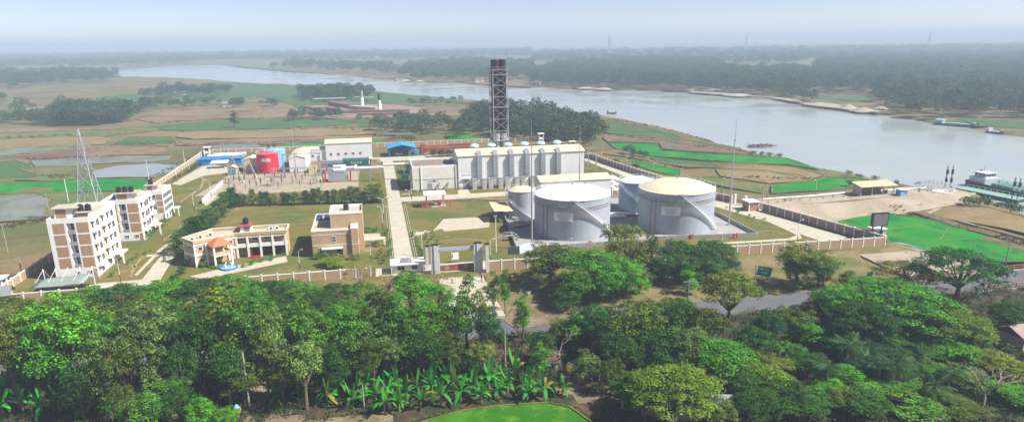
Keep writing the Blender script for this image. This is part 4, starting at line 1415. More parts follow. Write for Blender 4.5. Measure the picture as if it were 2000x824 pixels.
dsx = thing('dike_steps', 'grey steel steps over the dike wall near the screen sign', 'steps', (38, 196, 0))
B().box(36.8, 39.5, 195.2, 196.6, 1.5, 1.62).to('platform', MSTEEL, dsx)
B().bar((36.8, 195.9, 1.5), (35.0, 195.9, 0), 1.2, .2).bar((39.5, 195.9, 1.5), (41.2, 195.9, 0.1), 1.2, .2).to('flight', MSTEEL, dsx)
for y in (195.2, 196.6):
    B().bar((35, y, 1.0), (36.8, y, 2.5), .06).bar((36.8, y, 2.5), (39.5, y, 2.5), .06).bar((39.5, y, 2.5), (41.2, y, 1.0), .06).to('handrail', MWm, dsx)

# ================================================================== boundary walls: every post and panel its own piece
_wm = {}


def wall_run(o, a, b, n_, h, M, pw=.34, ph=None, base=-.6, first=True):
    """posts and panels from a to b; the pieces of a run share their meshes"""
    a, b = Vector((a[0], a[1], 0)), Vector((b[0], b[1], 0))
    d = b - a
    ang = math.atan2(d.y, d.x)
    L = d.length / n_
    k = (round(L, 3), h, M.name, ph)
    if k not in _wm:
        ph_ = ph or h + .15
        _wm[k] = (B().box(-pw / 2, pw / 2, -pw / 2, pw / 2, base, ph_).box(-pw / 2 - .06, pw / 2 + .06, -pw / 2 - .06, pw / 2 + .06, ph_, ph_ + .1).mesh('post', MW),
                  B().box(pw / 2, L - pw / 2, -.10, .10, base, h - .2).mesh('panel', M),
                  B().box(pw / 2, L - pw / 2, -.14, .14, h - .2, h).mesh('coping', MW))
    mp_, mn, mc = _wm[k]
    for i in range(n_ + 1):
        p = a + d * (i / n_)
        if i or first:
            put('post', mp_, o, p - o.location, ang)
        if i < n_:
            put('panel', mn, o, p - o.location, ang)
            put('coping', mc, o, p - o.location, ang)


w1 = thing('boundary_wall', 'beige panel wall with white posts along the left side of the compound', 'wall', (-92.3, 290, 0))
wall_run(w1, (-92.3, 172.8), (-92.3, 400), 56, 2.3, MPANEL)
w2 = thing('boundary_wall', 'beige panel front wall with white posts left of the gate', 'wall', (-40, 172, 0))
wall_run(w2, (-92, 172.4), (-3.2, 172.2), 23, 2.4, MPANEL)
w3 = thing('boundary_wall', 'beige panel front wall with white posts from the gate to the right corner', 'wall', (85, 168, 0))
wall_run(w3, (27.4, 169.6), (143.2, 164.6), 33, 2.7, MPANEL)
w4 = thing('boundary_wall', 'mauve panel wall with white posts from the right corner to the river gate', 'wall', (140, 190, 0))
wall_run(w4, (143.2, 164.9), (131.6, 210.4), 14, 2.9, MPANELR)
w5 = thing('boundary_wall', 'mauve panel wall with white posts running back beside the river paddies', 'wall', (118, 280, 0))
RW = [(127.6, 224.5), (124.2, 230.5), (117.9, 262), (109.3, 315), (105, 350), (103, 400)]
for i, n_ in enumerate((2, 10, 17, 11, 15)):
    wall_run(w5, RW[i], RW[i + 1], n_, 2.6, MPANELR, first=(i == 0))
w6 = thing('boundary_wall', 'beige panel wall with white posts at the far back of the compound', 'wall', (5, 400, 0))
wall_run(w6, (-92, 400.3), (102.8, 400.3), 48, 2.3, MPANEL)

# ================================================================== gate
MPIL = mat('pillar_silver', (.55, .56, .58), .5, .1, .8)
ga = thing('gateway', 'grey concrete gateway with four tall pillars and a name beam', 'gate', (19, 169, 0))
for x, y, w, h in ((11.7, 174.6, .75, 6.4), (26.9, 168.4, .8, 7.7)):
    B().box(x - w / 2, x + w / 2, y - w / 2, y + w / 2, -.5, h).to('slim_pillar', MPIL, ga)
    B().box(x - w / 2 - .08, x + w / 2 + .08, y - w / 2 - .08, y + w / 2 + .08, h, h + .25).to('pillar_cap', MBLK, ga)
for x, y in ((13.5, 170.6), (24.7, 169.8)):
    for dx in (-.78, 0, .78):
        B().box(x + dx - .36, x + dx + .36, y - .7 + abs(dx) * .3, y + .7, -.5, 7.7).to('pillar_fin', MPIL, ga)
    B().box(x - 1.0, x + 1.0, y - .55, y + .55, 7.701, 7.95).to('pillar_cap', MBLK, ga)
bm = B().box(14.7, 23.5, 170.0, 170.5, 6.0, 6.95).to('name_beam', mat('beam_blue_grey', (.33, .37, .46), .6, .1, 1), ga)
text('NORTH-WEST POWER GENERATION COMPANY LTD.', .43, bm, (19.5, 169.97, 6.45), (R(90), 0, 0), MTEXTW)
gl = thing('sliding_gate', 'brown sliding gate leaf with a red flower emblem, under the name beam', 'gate leaf', (19.2, 171.4, 0))
B().box(14.6, 23.9, 171.3, 171.5, .25, 1.75).to('leaf_panel', mat('gate_brown', (.27, .09, .045), .55, .2, .8), gl)
B().box(14.4, 24.1, 171.25, 171.55, .05, .25).box(14.4, 24.1, 171.25, 171.55, 1.75, 1.87).to('leaf_frame', MCGREY, gl)
em = B()
for k in range(6):
    a = k * math.pi / 3
    em.box(19.0 + .32 * math.cos(a) - .22, 19.0 + .32 * math.cos(a) + .22, 171.26 - k * .003, 171.296, 1.0 + .25 * math.sin(a) - .2, 1.0 + .25 * math.sin(a) + .2)
em.to('flower_emblem', mat('emblem_red', (.75, .05, .03), .5, .1, 1), gl)
for x in (16.6, 21.6):
    for i in range(3):
        text('##########', .19, gl, (x - 19.2, -.12, 1.4 - i * .36), (R(90), 0, 0), MTEXTW)
gb = thing('gate_booth', 'flat roofed white guard booth left of the gateway carrying a white notice board', 'guard booth', (6, 173.5, 0))
B().box(2.6, 10.4, 172.6, 176.2, -.4, 2.5).to('wall', MW, gb)
B().box(1.9, 10.9, 171.6, 176.8, 2.5, 2.8).to('roof', MW, gb)
window(gb, 4.6, 1.5, 2.0, 1.2, 'y', 172.6, 2, 1)
window(gb, 8.2, 1.5, 1.6, 1.2, 'y', 172.6, 2, 1)
for x in (2.2, 10.6):
    B().box(x - .15, x + .15, 171.75, 172.05, -.5, 2.5).to('post', MW, gb)
nb = B().box(4.4, 7.4, 172.0, 172.12, 2.81, 4.5).to('notice_board', mat('notice_lavender', (.66, .64, .80), .6, .08, .8), gb)
for i in range(3):
    text('##### ######## #####' if i else '###### #####', .3, nb, (5.9, 171.97, 4.15 - i * .45), (R(90), 0, 0), MTEXT)
bd = thing('notice_board', 'small white notice board standing on the lawn behind the gateway', 'notice board', (19.6, 178.5, 0))
B().box(18.6, 20.6, 178.4, 178.5, .9, 2.9).to('board', MW, bd)
for x in (18.8, 20.4):
    B().box(x - .05, x + .05, 178.51, 178.6, 0, 2.4).to('post', MSTEEL, bd)
B().box(18.7, 19.0, 178.37, 178.397, 1.4, 2.5).to('emblem', MCBLUE, bd)

# ================================================================== canopies and small structures
pk = thing('parking_canopy', 'grey green fabric car port with white hanging masts beside the nearest apartment block', 'car port', (-78, 178, 0))
cp = [G(x, y, 2.6) for x, y in ((70, 556), (128, 532), (200, 513 + 20), (148, 562))]
cp = [Vector((-83.5, 175.0, 2.5)), Vector((-72.0, 175.0, 2.9)), Vector((-72.0, 181.5, 3.3)), Vector((-83.5, 181.5, 2.7))]
q = B()
gn = 8
for j in range(gn + 1):
    for i in range(gn + 1):
        p = cp[0].lerp(cp[1], i / gn).lerp(cp[3].lerp(cp[2], i / gn), j / gn)
        p.z += .35 * math.sin(math.pi * i / gn * 3) * .25 + .3 * math.sin(math.pi * j / gn)
        q.v.append(tuple(p))
for j in range(gn):
    for i in range(gn):
        q.f.append((j * (gn + 1) + i, j * (gn + 1) + i + 1, (j + 1) * (gn + 1) + i + 1, (j + 1) * (gn + 1) + i))
        q.m.append(0)
fb = q.to('fabric', mat('canopy_fabric', (.24, .30, .28), .7, .12, .6), pk, smooth='all')
sm = fb.modifiers.new('thick', 'SOLIDIFY')
sm.thickness = .05
for k in range(5):
    x = -83.5 + k * 2.8
    B().bar((x, 182.3, 0), (x - .1, 182.3, 5.0), .16).bar((x, 182.3, 4.8), (x + .3, 176.5, 3.2), .07).bar((x, 182.3, 4.9), (x, 184.5, 2.2), .06).to('mast', MWm, pk)

rc = thing('pump_shelter', 'cream roofed shelter over red fire pump pipes beside the main road', 'shelter', (20.2, 246.5, 0))
B().box(16.6, 24.2, 244.2, 248.8, .03, .25).to('pad', MCONC, rc)
for x in (17.2, 23.4):
    for y in (244.8, 248.2):
        B().box(x - .15, x + .15, y - .15, y + .15, .25, 4.6).to('post', MSTEEL, rc)
B()._a([(16.2, 243.8, 4.6), (24.3, 243.8, 4.6), (24.3, 249.2, 5.1), (16.2, 249.2, 5.1), (16.2, 243.8, 4.75), (24.3, 243.8, 4.75), (24.3, 249.2, 5.25), (16.2, 249.2, 5.25)], [(3, 2, 1, 0), (4, 5, 6, 7), (0, 1, 5, 4), (1, 2, 6, 5), (2, 3, 7, 6), (3, 0, 4, 7)]).to('roof', mat('cream_sheet', (.72, .68, .56), .6, .1, .5), rc)
fp = thing('fire_pipework', 'red fire pump pipes under the cream shelter', 'pipes', (21, 247, 0))
B().tube([(15.4, 243.6, 0), (15.4, 243.6, 1.9), (15.4, 246, 1.9)], .18, 8).to('riser', MRED, fp)
B().tube([(26.0, 245.2, 0), (26.0, 245.2, 2.2), (20.0, 245.2, 2.2), (20.0, 247, 2.2)], .2, 8).to('main_pipe', MRED, fp)
B().tube([(15.4, 244.1, .6), (19.0, 244.1, .6)], .2, 8).to('header', MRED, fp)
B().lathe((0, 0, 0), [(0, -.8), (.5, -.75), (.75, -.5), (.75, .5), (.5, .75), (0, .8)], 14).to('pressure_vessel', MRED, fp, loc=(1.0, -.5, 1.2), rot=(0, R(90), 0), smooth=True)
yc = thing('yellow_canopy', 'cream yellow canopy on steel legs at the left corner of the tank dike', 'shelter', (41, 222, 0))
B()._a([(37.4, 217.0, 4.0), (43.6, 215.6, 4.0), (42.6, 225, 5.0), (37.2, 226, 5.0), (37.4, 217.0, 4.15), (43.6, 215.6, 4.15), (42.6, 225, 5.15), (37.2, 226, 5.15)], [(3, 2, 1, 0), (4, 5, 6, 7), (0, 1, 5, 4), (1, 2, 6, 5), (2, 3, 7, 6), (3, 0, 4, 7)]).to('roof', mat('cream_yellow_sheet', (.70, .58, .36), .6, .12, .5), yc)
for x, y, z in ((38.2, 218, 4.0), (42.6, 217, 4.0), (42, 224, 4.8), (38, 224.6, 4.8)):
    B().box(x - .12, x + .12, y - .12, y + .12, 0, z).to('leg', MSTEEL, yc)
B().bar((38.2, 218, .3), (42.6, 217, 3.8), .1).bar((42.6, 217, .3), (38.2, 218, 3.8), .1).to('brace', MSTEEL, yc)

bs = thing('blue_shed', 'open shed with bright blue gable roof at the end of the main road', 'shed', (13.5, 368, 0))
for x in (7.2, 20.2):
    for y in (363, 368, 373):
        B().box(x - .25, x + .25, y - .25, y + .25, 0, 4.6).to('post', MBLUE, bs)
B().gable(6.6, 20.8, 362, 375, 4.6, 6.2, 'y', .15, .3).to('roof', MSKYB, bs)
B().box(6.6, 20.8, 374.6, 374.9, 0, 4.6).to('back_wall', MCBLUE, bs)
for x in (10.5, 16.5):
    mc_ = thing('pump_unit', 'dark pump unit inside the blue shed', 'machine', (x, 367, 0), 'machines inside the blue shed')
    B().box(x - 1.2, x + 1.2, 366, 369, 0, .5).to('skid', MCGREY, mc_)
    B().tube([(x, 366.2, 1.1), (x, 368.6, 1.1)], .6, 12).to('motor', MCBLUE, mc_)

# ---------------------------------------------------------------- workshops
wk = thing('workshop_hall', 'tall white workshop hall with cream roof and a row of small windows', 'building', (-13, 366, 0))
B().box(-25, -1.8, 360, 372.5, 0, 8.6).to('wall', MCLAD, wk)
B().gable(-25, -1.8, 360, 372.5, 8.62, 9.9, 'x', .2, .3).to('roof', MROOFC, wk)
B()._a([(-1.9, 360, 8.6), (-1.9, 372.5, 8.6), (-1.9, 366.2, 9.85), (-1.8, 360, 8.6), (-1.8, 372.5, 8.6), (-1.8, 366.2, 9.85)], [(0, 2, 1), (3, 4, 5), (0, 3, 5, 2), (1, 2, 5, 4)]).to('gable_end', MCLAD, wk)
for k in range(5):
    window(wk, -22.4 + k * 3.7, 3.2, 1.3, 1.3, 'y', 360, 2, 1)
wk2 = thing('workshop_annex', 'low white flat workshop joining the tall workshop on its left', 'building', (-31, 366, 0))
B().box(-37.5, -25.01, 361, 371, 0, 5.6).to('wall', MCLAD, wk2)
B().box(-37.6, -25.01, 360.9, 371.1, 5.6, 5.85).to('roof', MROOFC, wk2)
for x in (-34.8, -31.6):
    window(wk2, x, 2.6, 1.3, 1.3, 'y', 361, 2, 1)
B().box(-29.6, -28.2, 360.93, 360.997, .05, 2.6).to('door', MCGREY, wk2)
wk3 = thing('store_hall', 'white store hall with broad cream roof right of the red tank', 'building', (-36, 342, 0))
B().box(-40, -32.6, 331.0, 357, 0, 6.5).to('wall', MCLAD, wk3)
B().gable(-40, -32.6, 331.0, 357, 6.52, 7.7, 'y', .2, .25).to('roof', MROOFC, wk3)
B()._a([(-40, 331, 6.5), (-32.6, 331, 6.5), (-36.3, 331, 7.65), (-40, 331.1, 6.5), (-32.6, 331.1, 6.5), (-36.3, 331.1, 7.65)], [(0, 1, 2), (5, 4, 3), (0, 2, 5, 3), (1, 4, 5, 2)]).to('gable_end', MCLAD, wk3)
ch = thing('control_house', 'cream house with pale vaulted roof left of the red tank', 'building', (-58, 342, 0))
B().box(-61.5, -54.8, 337.5, 347, 0, 5.4).to('wall', mat('cream_wall', (.62, .56, .36), .8, .1, .6), ch)
B().gable(-61.5, -54.8, 337.5, 347, 5.42, 6.6, 'y', .2, .35).to('roof', MROOFC, ch)
B()._a([(-61.5, 337.5, 5.4), (-54.8, 337.5, 5.4), (-58.15, 337.5, 6.55), (-61.5, 337.6, 5.4), (-54.8, 337.6, 5.4), (-58.15, 337.6, 6.55)], [(0, 1, 2), (5, 4, 3), (0, 2, 5, 3), (1, 4, 5, 2)]).to('gable_end', _M['cream_wall'], ch)
window(ch, -57, 1.8, 1.0, 1.6, 'y', 337.5, 1, 1)
bl = thing('blue_sheds', 'long low blue walled shed with white roof sheets near the back left corner', 'shed', (-78, 372, 0))
B().box(-88, -67, 362, 372, 0, 2.8).to('wall', MBLUE, bl)
for k in range(3):
    y0 = 361.5 + k * 4.6
    B()._a([(-86 + k * 2, y0, 2.85), (-66, y0, 2.85), (-66, y0 + 4, 3.9), (-86 + k * 2, y0 + 4, 3.9), (-86 + k * 2, y0, 2.95), (-66, y0, 2.95), (-66, y0 + 4, 4.0), (-86 + k * 2, y0 + 4, 4.0)], [(3, 2, 1, 0), (4, 5, 6, 7), (0, 1, 5, 4), (1, 2, 6, 5), (2, 3, 7, 6), (3, 0, 4, 7)]).to('roof_sheet', MWm if k else MBLUE, bl)
ls = thing('cream_lean_to', 'small shelter with pale cream roof before the blue walled shed', 'shelter', (-76, 352, 0))
B()._a([(-79, 350, 2.6), (-71, 350, 2.6), (-71, 355, 3.3), (-79, 355, 3.3), (-79, 350, 2.75), (-71, 350, 2.75), (-71, 355, 3.45), (-79, 355, 3.45)], [(3, 2, 1, 0), (4, 5, 6, 7), (0, 1, 5, 4), (1, 2, 6, 5), (2, 3, 7, 6), (3, 0, 4, 7)]).to('roof', _M['cream_sheet'], ls)
for x in (-78.6, -71.4):
    for y, h in ((350.4, 2.6), (354.6, 3.2)):
        B().box(x - .1, x + .1, y - .1, y + .1, 0, h).to('post', MSTEEL, ls)
ks = thing('kiosk', 'cream kiosk with double blue grey doors left of the switchyard', 'kiosk', (-65.5, 333, 0))
B().box(-67.6, -63.6, 331, 335, 0, 3.0).to('wall', _M['cream_wall'], ks)
B().gable(-67.6, -63.6, 331, 335, 3.02, 4.2, 'y', .15, .2).to('roof', MROOFC, ks)
for x in (-67.1, -65.5):
    B().box(x, x + 1.5, 330.93, 330.997, .1, 2.6).to('door', MCBLUE, ks)
# rooftop tanks of the pump room behind the blue tank
pr = thing('pump_room', 'grey pump room behind the light blue tank', 'building', (-52, 360, 0))
B().box(-57, -45, 357, 364, 0, 7.0).to('wall', MCGREY, pr)
B().box(-57.3, -44.7, 356.7, 364.3, 7.0, 7.25).to('roof', MROOFB, pr)
for k, x in enumerate((-52.6, -49.8)):
    water_tank(x, 360, 7.25, 'black water tank on the pump room behind the light blue tank', .9, 1.9)


# ---------------------------------------------------------------- containers
def container(x, y, L, M, label, z=0, rz=0, w=2.44, h=2.6, letters=None):
    o = thing('shipping_container', label, 'container', (x, y, z), 'shipping containers in the yard', rz)
    B().box(-L / 2 + .1, L / 2 - .1, -w / 2 + .05, w / 2 - .05, .12, h - .08).to('body', M, o, off=False)
    n_ = int(L / .55)
    q = B()
    for i in range(n_):
        a = -L / 2 + .25 + i * (L - .5) / n_
        q.box(a, a + .26, -w / 2, -w / 2 + .047, .2, h - .2)
        q.box(a, a + .26, w / 2 - .047, w / 2, .2, h - .2)
    c = q.to('corrugation', M, o, off=False)
    c['kind'] = 'stuff'
    for sx in (-1, 1):
        for sy in (-1, 1):
            B().box(sx * L / 2 - (.15 if sx > 0 else 0), sx * L / 2 + (.15 if sx < 0 else 0), sy * w / 2 - (.15 if sy > 0 else 0), sy * w / 2 + (.15 if sy < 0 else 0), 0, h).to('corner_post', M, o, off=False)
    if letters:
        text(letters, 1.5, o, (-.4, -w / 2 - .03, h * .5), (R(90), 0, 0), MTEXTW)
        B().box(L / 2 - .9, L / 2 - .45, -w / 2 - .02, -w / 2 - .003, .5, h - .4).to('white_mark', MTEXTW, o, off=False)
    return o


container(-8.6, 327.5, 12.2, MCGREY, 'grey container underneath the green lettered container', 0)
container(-8.6, 327.5, 12.2, MGRN, 'dark green container with white letters UASC stacked on a grey one', 2.65, letters='U A S C')
container(-9.4, 332.5, 12.2, MCBLUE, 'slate blue container at ground level behind the green one', 0)
o = container(-9.4, 332.5, 12.2, MCBLUE, 'slate blue container with white ship emblem behind the green one, upper of two', 2.65)
B()._a([(-2.4, -1.25, .6), (2.0, -1.25, .6), (2.6, -1.25, 1.0), (1.4, -1.25, 1.1), (.9, -1.25, 1.9), (.2, -1.25, 1.1), (-1.4, -1.25, 1.0)], [(0, 1, 2, 3, 4, 5, 6)]).to('ship_emblem', MTEXTW, o, off=False)
container(-19.2, 336.5, 12.2, MCBLUE, 'slate blue container in front of the tall workshop, left of the stacked pair', 0)
container(-19.8, 345, 12.2, MCGREY, 'grey container row before the tall workshop', 0)
container(-22.7, 323.2, 6.1, MCGREY, 'grey container with rust red roof, nearest the switchyard', 0)
container(-16.4, 322.8, 6.1, MCGREY, 'short grey container right of the rust roofed one', 0)
container(-24.3, 329.4, 6.1, MCRED, 'rust red container behind the grey ones by the switchyard', 0, R(78))
container(22.5, 378, 12.2, MCRED, 'red container lying across behind the blue shed', 0)
container(25.3, 371, 6.1, MCRED, 'red container upper of the stack right of the blue shed', 2.65, R(90))
container(25.3, 371, 6.1, MCRED, 'red container at the bottom of the stack right of the blue shed', 0, R(90))
container(22.0, 368.5, 6.1, mat('container_teal', (.10, .30, .30), .5, .2, .7), 'teal container beside the blue shed', 0, R(90))
container(34, 380, 12.2, MCRED, 'long dark red container behind the cooler bank', 0)
container(47, 384, 12.2, MCRED, 'faded red container far right behind the cooler bank', 0)
container(12.0, 299.5, 3.0, MGRN, 'short green container at the back of the white annex', 0, w=2.4, h=2.4)
yt = thing('yellow_skip', 'open pale yellow steel skip beside the white store hall', 'skip', (-29.4, 330, 0))
B().box(-31, -27.8, 326, 334, .15, .3).to('floor', MYEL, yt)
for x0, x1, y0, y1 in ((-31, -30.9, 326, 334), (-27.9, -27.8, 326, 334), (-30.9, -27.9, 326, 326.1), (-30.9, -27.9, 333.9, 334)):
    B().box(x0, x1, y0, y1, .3, 2.4).to('side', mat('pale_yellow', (.62, .52, .26), .6, .15, .8), yt)
rb = thing('scrap_heap', 'heap of rusty scrap between the containers', 'scrap heap', (-16.5, 329, 0))
q = B()
for k in range(40):
    a = Vector((-17 + random.uniform(-2.5, 2.5), 329 + random.uniform(-1.5, 1.5), random.uniform(0, 2.2)))
    q.bar(a, a + Vector((random.uniform(-1.5, 1.5), random.uniform(-1, 1), random.uniform(-.4, .6))), random.uniform(.1, .5))
tag(q.to('scrap', MROOFB, rb), kind='stuff')

# ---------------------------------------------------------------- switchyard
def support_post(x, y, label, h=3.4):
    o = thing('insulator_post', label, 'insulator post', (x, y, 0), 'switchyard equipment posts')
    B().box(-.14, .14, -.14, .14, 0, h * .5).box(-.35, .35, -.35, .35, 0.02, .2).to('stand', MSTEEL, o, off=False)
    pr_ = [(.12, 0)]
    for k in range(6):
        z = .1 + k * .27
        pr_ += [(.13, z), (.3, z + .06), (.13, z + .14)]
    pr_ += [(.12, 1.75), (0, 1.76)]
    B().lathe((0, 0, h * .5), pr_, 8).to('insulator', MINS, o, off=False)
    B().box(-.2, .2, -.2, .2, h * .5 + 1.76, h * .5 + 1.95).to('terminal', MSTEEL, o, off=False)
    return o


p0 = None
for j, y in enumerate((292, 298, 304, 310, 316, 321)):
    for i in range(11):
        x = -62 + i * 4.3 + (.8 if j % 2 else 0)
        if (i * 7 + j * 5) % 6 == 0 or x > -20:
            continue
        sc_ = random.choice((.85, 1.0, 1.2))
        lab = 'brown insulator post in %s row of the switchyard' % ('the nearest', 'the second', 'the third', 'the fourth', 'the fifth', 'the farthest')[j]
        if p0 is None:
            p0 = support_post(x, y, lab)
            p0.scale = (sc_,) * 3
        else:
            dup(p0, (x, y, 0), 0, sc_, lab)


def lattice(o, a, b, w0, w1, n_, th=.1, M=None):
    """square lattice mast from a to b"""
    a, b = Vector(a), Vector(b)
    d = (b - a).normalized()
    s1 = d.cross(Vector((0, 1, 0.01))).normalized()
    s2 = d.cross(s1).normalized()
    q = B()

    def c(i, k):
        f = i / n_
        w = (w0 + (w1 - w0) * f) / 2
        return a.lerp(b, f) + s1 * w * (1 if k in (0, 3) else -1) + s2 * w * (1 if k < 2 else -1)
    for i in range(n_):
        for k in range(4):
            q.bar(c(i, k), c(i + 1, k), th)
            k2 = (k + 1) % 4
            q.bar(c(i, k), c(i + 1, k2), th * .6)
            q.bar(c(i + 1, k), c(i + 1, k2), th * .6)
    return q


gn_ = thing('gantry', 'tall steel gantry with leaning legs at the left end of the switchyard', 'gantry', (-58, 312, 0))
for x, y in ((-61, 309), (-57, 318)):
    lattice(gn_, (x - 1.2, y, 0), (x, y, 12), .7, .4, 9).to('leg', MSTEEL, gn_)
    lattice(gn_, (x + 4, y, 0), (x + .5, y, 11.5), .6, .4, 9).to('raking_leg', MSTEEL, gn_)
    B().tube([(x, y, 12), (x, y, 19)], [.08, .03], 6).to('spike', MSTEEL, gn_)
lattice(gn_, (-61, 309, 11.5), (-57, 318, 11.5), .6, .6, 7).to('beam', MSTEEL, gn_)
for lab, y, xs, z in (('steel busbar gantry at the front of the switchyard', 300, (-43.5, -26), 7.2), ('steel busbar gantry at the back of the switchyard', 318, (-41, -25), 10.5)):
    g2 = thing('gantry', lab, 'gantry', (sum(xs) / 2, y, 0))
    for x in xs:
        lattice(g2, (x, y - 1.2, 0), (x, y, z), .6, .4, 7).to('leg', MSTEEL, g2)
        lattice(g2, (x, y + 1.2, 0), (x, y, z), .6, .4, 7).to('leg', MSTEEL, g2)
    lattice(g2, (xs[0] - .5, y, z), (xs[1] + .5, y, z), .6, .6, 12).to('beam', MSTEEL, g2)
for x, y, h, lab in ((-36.5, 324, 27, 'thin needle mast in the switchyard, taller one behind'), (-34.5, 306, 24, 'thin needle mast in the switchyard, nearer one')):
    o = thing('needle_mast', lab, 'mast', (x, y, 0))
    B().tube([(x, y, 0), (x, y, h * .55)], [.22, .16], 8).to('lower_tube', MSTEEL, o)
    B().tube([(x, y, h * .55), (x, y, h)], [.1, .04], 8).to('upper_tube', MSTEEL, o)
# transformer and bus duct over the road
tf = thing('transformer', 'red and grey power transformer with white conservators right of the switchyard', 'transformer', (-16, 303, 0))
B().box(-19.5, -12.5, 301, 305.5, .3, 3.6).to('tank_body', MCGREY, tf)
for k in range(8):
    B().box(-20.9, -19.52, 301.1 + k * .55, 301.35 + k * .55, .6, 3.2).to('radiator_fin', MSTEEL, tf)
for y, z in ((302, 5.2), (304.5, 6.4), (306.2, 5.4)):
    B().tube([(-18.5, y, z), (-13.2, y, z)], .65, 12).to('conservator', MWm, tf, smooth=True)
    for x in (-17.6, -14.2):
        B().box(x - .1, x + .1, y - .1, y + .1, 3.6, z - .5).to('conservator_leg', MSTEEL, tf)
for x in (-22.2, -11.4):
    B().tube([(x, 301, 0), (x, 301, 4.4), (x, 306, 4.4), (x, 306, 0)], .22, 8).to('fire_ring', MRED, tf)
    B().tube([(x, 301, 1.4), (x, 306, 1.4)], .22, 8).to('fire_ring', MRED, tf)
    B().tube([(x, 301, 2.9), (x, 306, 2.9)], .22, 8).to('fire_ring', MRED, tf)
bdx = thing('bus_duct', 'large white bus duct carried on posts across the main road to the annex', 'duct', (0, 302, 0))
B().tube([(-15, 302.6, 6.0), (-9, 302.6, 6.0)], .55, 12).to('duct_run', MWm, bdx, smooth=True)
B().tube([(-9, 299.5, 6.0), (-9, 306.5, 6.0)], .6, 12).to('elbow', MWm, bdx, smooth=True)
B().tube([(-9.4, 299.8, 6.0), (3.0, 299.6, 6.0), (3.2, 299.6, 7.0), (12.4, 299.4, 7.0), (12.8, 297, 6.8)], .55, 12).to('duct_run', MWm, bdx, smooth=True)
B().box(12.3, 13.94, 292.0, 297.6, 5.6, 7.8).to('entry_box', MCGREY, bdx)
for x, h in ((-8, 5.4), (-3, 5.4), (1.6, 5.4), (9.8, 6.4), (11.8, 6.4)):
    B().box(x - .14, x + .14, 299.2, 299.48, 0, h).to('support', MCGREY, bdx)
    B().box(x - .14, x + .14, 299.9, 300.18, 0, h).to('support', MCGREY, bdx)
sf = thing('mesh_fence', 'grey white panel fence left of the switchyard', 'fence', (-70, 300, 0))
pa, pb = G(395, 398), G(438, 358)
for k in range(12):
    a, e = pa.lerp(pb, k / 12), pa.lerp(pb, (k + 1) / 12)
    B().bar((a.x, a.y, 1.1), (e.x, e.y, 1.1), .06, 1.9).to('panel', mat('fence_grey_panel', (.50, .52, .58), .6, .1, 1), sf)
    B().bar((a.x, a.y, 0), (a.x, a.y, 2.2), .12).to('post', MSTEEL, sf)

# ---------------------------------------------------------------- pylon and masts
py = thing('lattice_pylon', 'tall steel lattice power pylon in the field behind the nearest apartment block', 'pylon', (-100.5, 262, FIELD))
L8 = [(0, 4.2), (7, 3.2), (13, 2.4), (18, 1.8), (22.5, 1.3), (27, .8), (33, .12)]


def pc_(i, k):
    z, w = L8[i]
    return Vector((-100.5 + w * (1 if k in (0, 3) else -1), 262 + w * (1 if k < 2 else -1), FIELD + z))


for k in range(4):
    q = B()
    for i in range(len(L8) - 1):
        q.bar(pc_(i, k), pc_(i + 1, k), .26 if i < 3 else .18)
    q.to('leg', MLAT, py)
for i in range(len(L8) - 1):
    q = B()
    for k in range(4):
        k2 = (k + 1) % 4
        q.bar(pc_(i, k), pc_(i + 1, k2), .13).bar(pc_(i, k2), pc_(i + 1, k), .13).bar(pc_(i + 1, k), pc_(i + 1, k2), .13)
        mz = (pc_(i, k) + pc_(i + 1, k)) / 2
        mz2 = (pc_(i, k2) + pc_(i + 1, k2)) / 2
        q.bar(mz, mz2, .09)
    q.to('bracing', MLAT, py)
for z, l in ((22.6, 5.2), (18.2, 4.0), (26.8, 3.6)):
    for s_ in (-1, 1):
        q = B()
        t_ = Vector((-100.5 + s_ * l, 262, FIELD + z))
        for dy in (-1, 1):
            q.bar((-100.5 + s_ * 1.0, 262 + dy, FIELD + z), t_, .12).bar((-100.5 + s_ * .9, 262 + dy * .8, FIELD + z + 1.5), t_, .1)
        q.bar(t_, t_ - Vector((0, 0, 1.5)), .12)
        q.to('cross_arm', MLAT, py)


def mast(px, py_, ytop, label, r=.28):
    p = G(px, py_)
    lo, hi = 0, 80
    for _ in range(40):
        mdl = (lo + hi) / 2
        if PX((p.x, p.y, mdl))[1] > ytop:
            lo = mdl
        else:
            hi = mdl
    h = lo
    o = thing('lightning_mast', label, 'mast', tuple(p))
    B().box(-.6, .6, -.6, .6, 0, .4).to('footing', MGREYC, o, off=False)
    B().tube([(0, 0, .4), (0, 0, h * .45)], [r, r * .85], 12).to('lower_tube', MSTEEL, o, off=False)
    B().tube([(0, 0, h * .45), (0, 0, h * .8)], [r * .7, r * .5], 10).to('middle_tube', MSTEEL, o, off=False)
    B().tube([(0, 0, h * .8), (0, 0, h)], [r * .35, r * .12], 8).to('spike', MSTEEL, o, off=False)
    for f in (.45, .8):
        B().tube([(0, 0, h * f - .12), (0, 0, h * f + .12)], r * 1.15, 12).to('flange', MSTEEL, o, off=False)


mast(1039, 487, 232, 'tall grey lightning mast left of the white roofed tank')
mast(1131, 392, 240, 'tall grey lightning mast behind the white roofed tank')
mast(1423, 440, 230, 'tall grey lightning mast right of the yellow roofed tank')


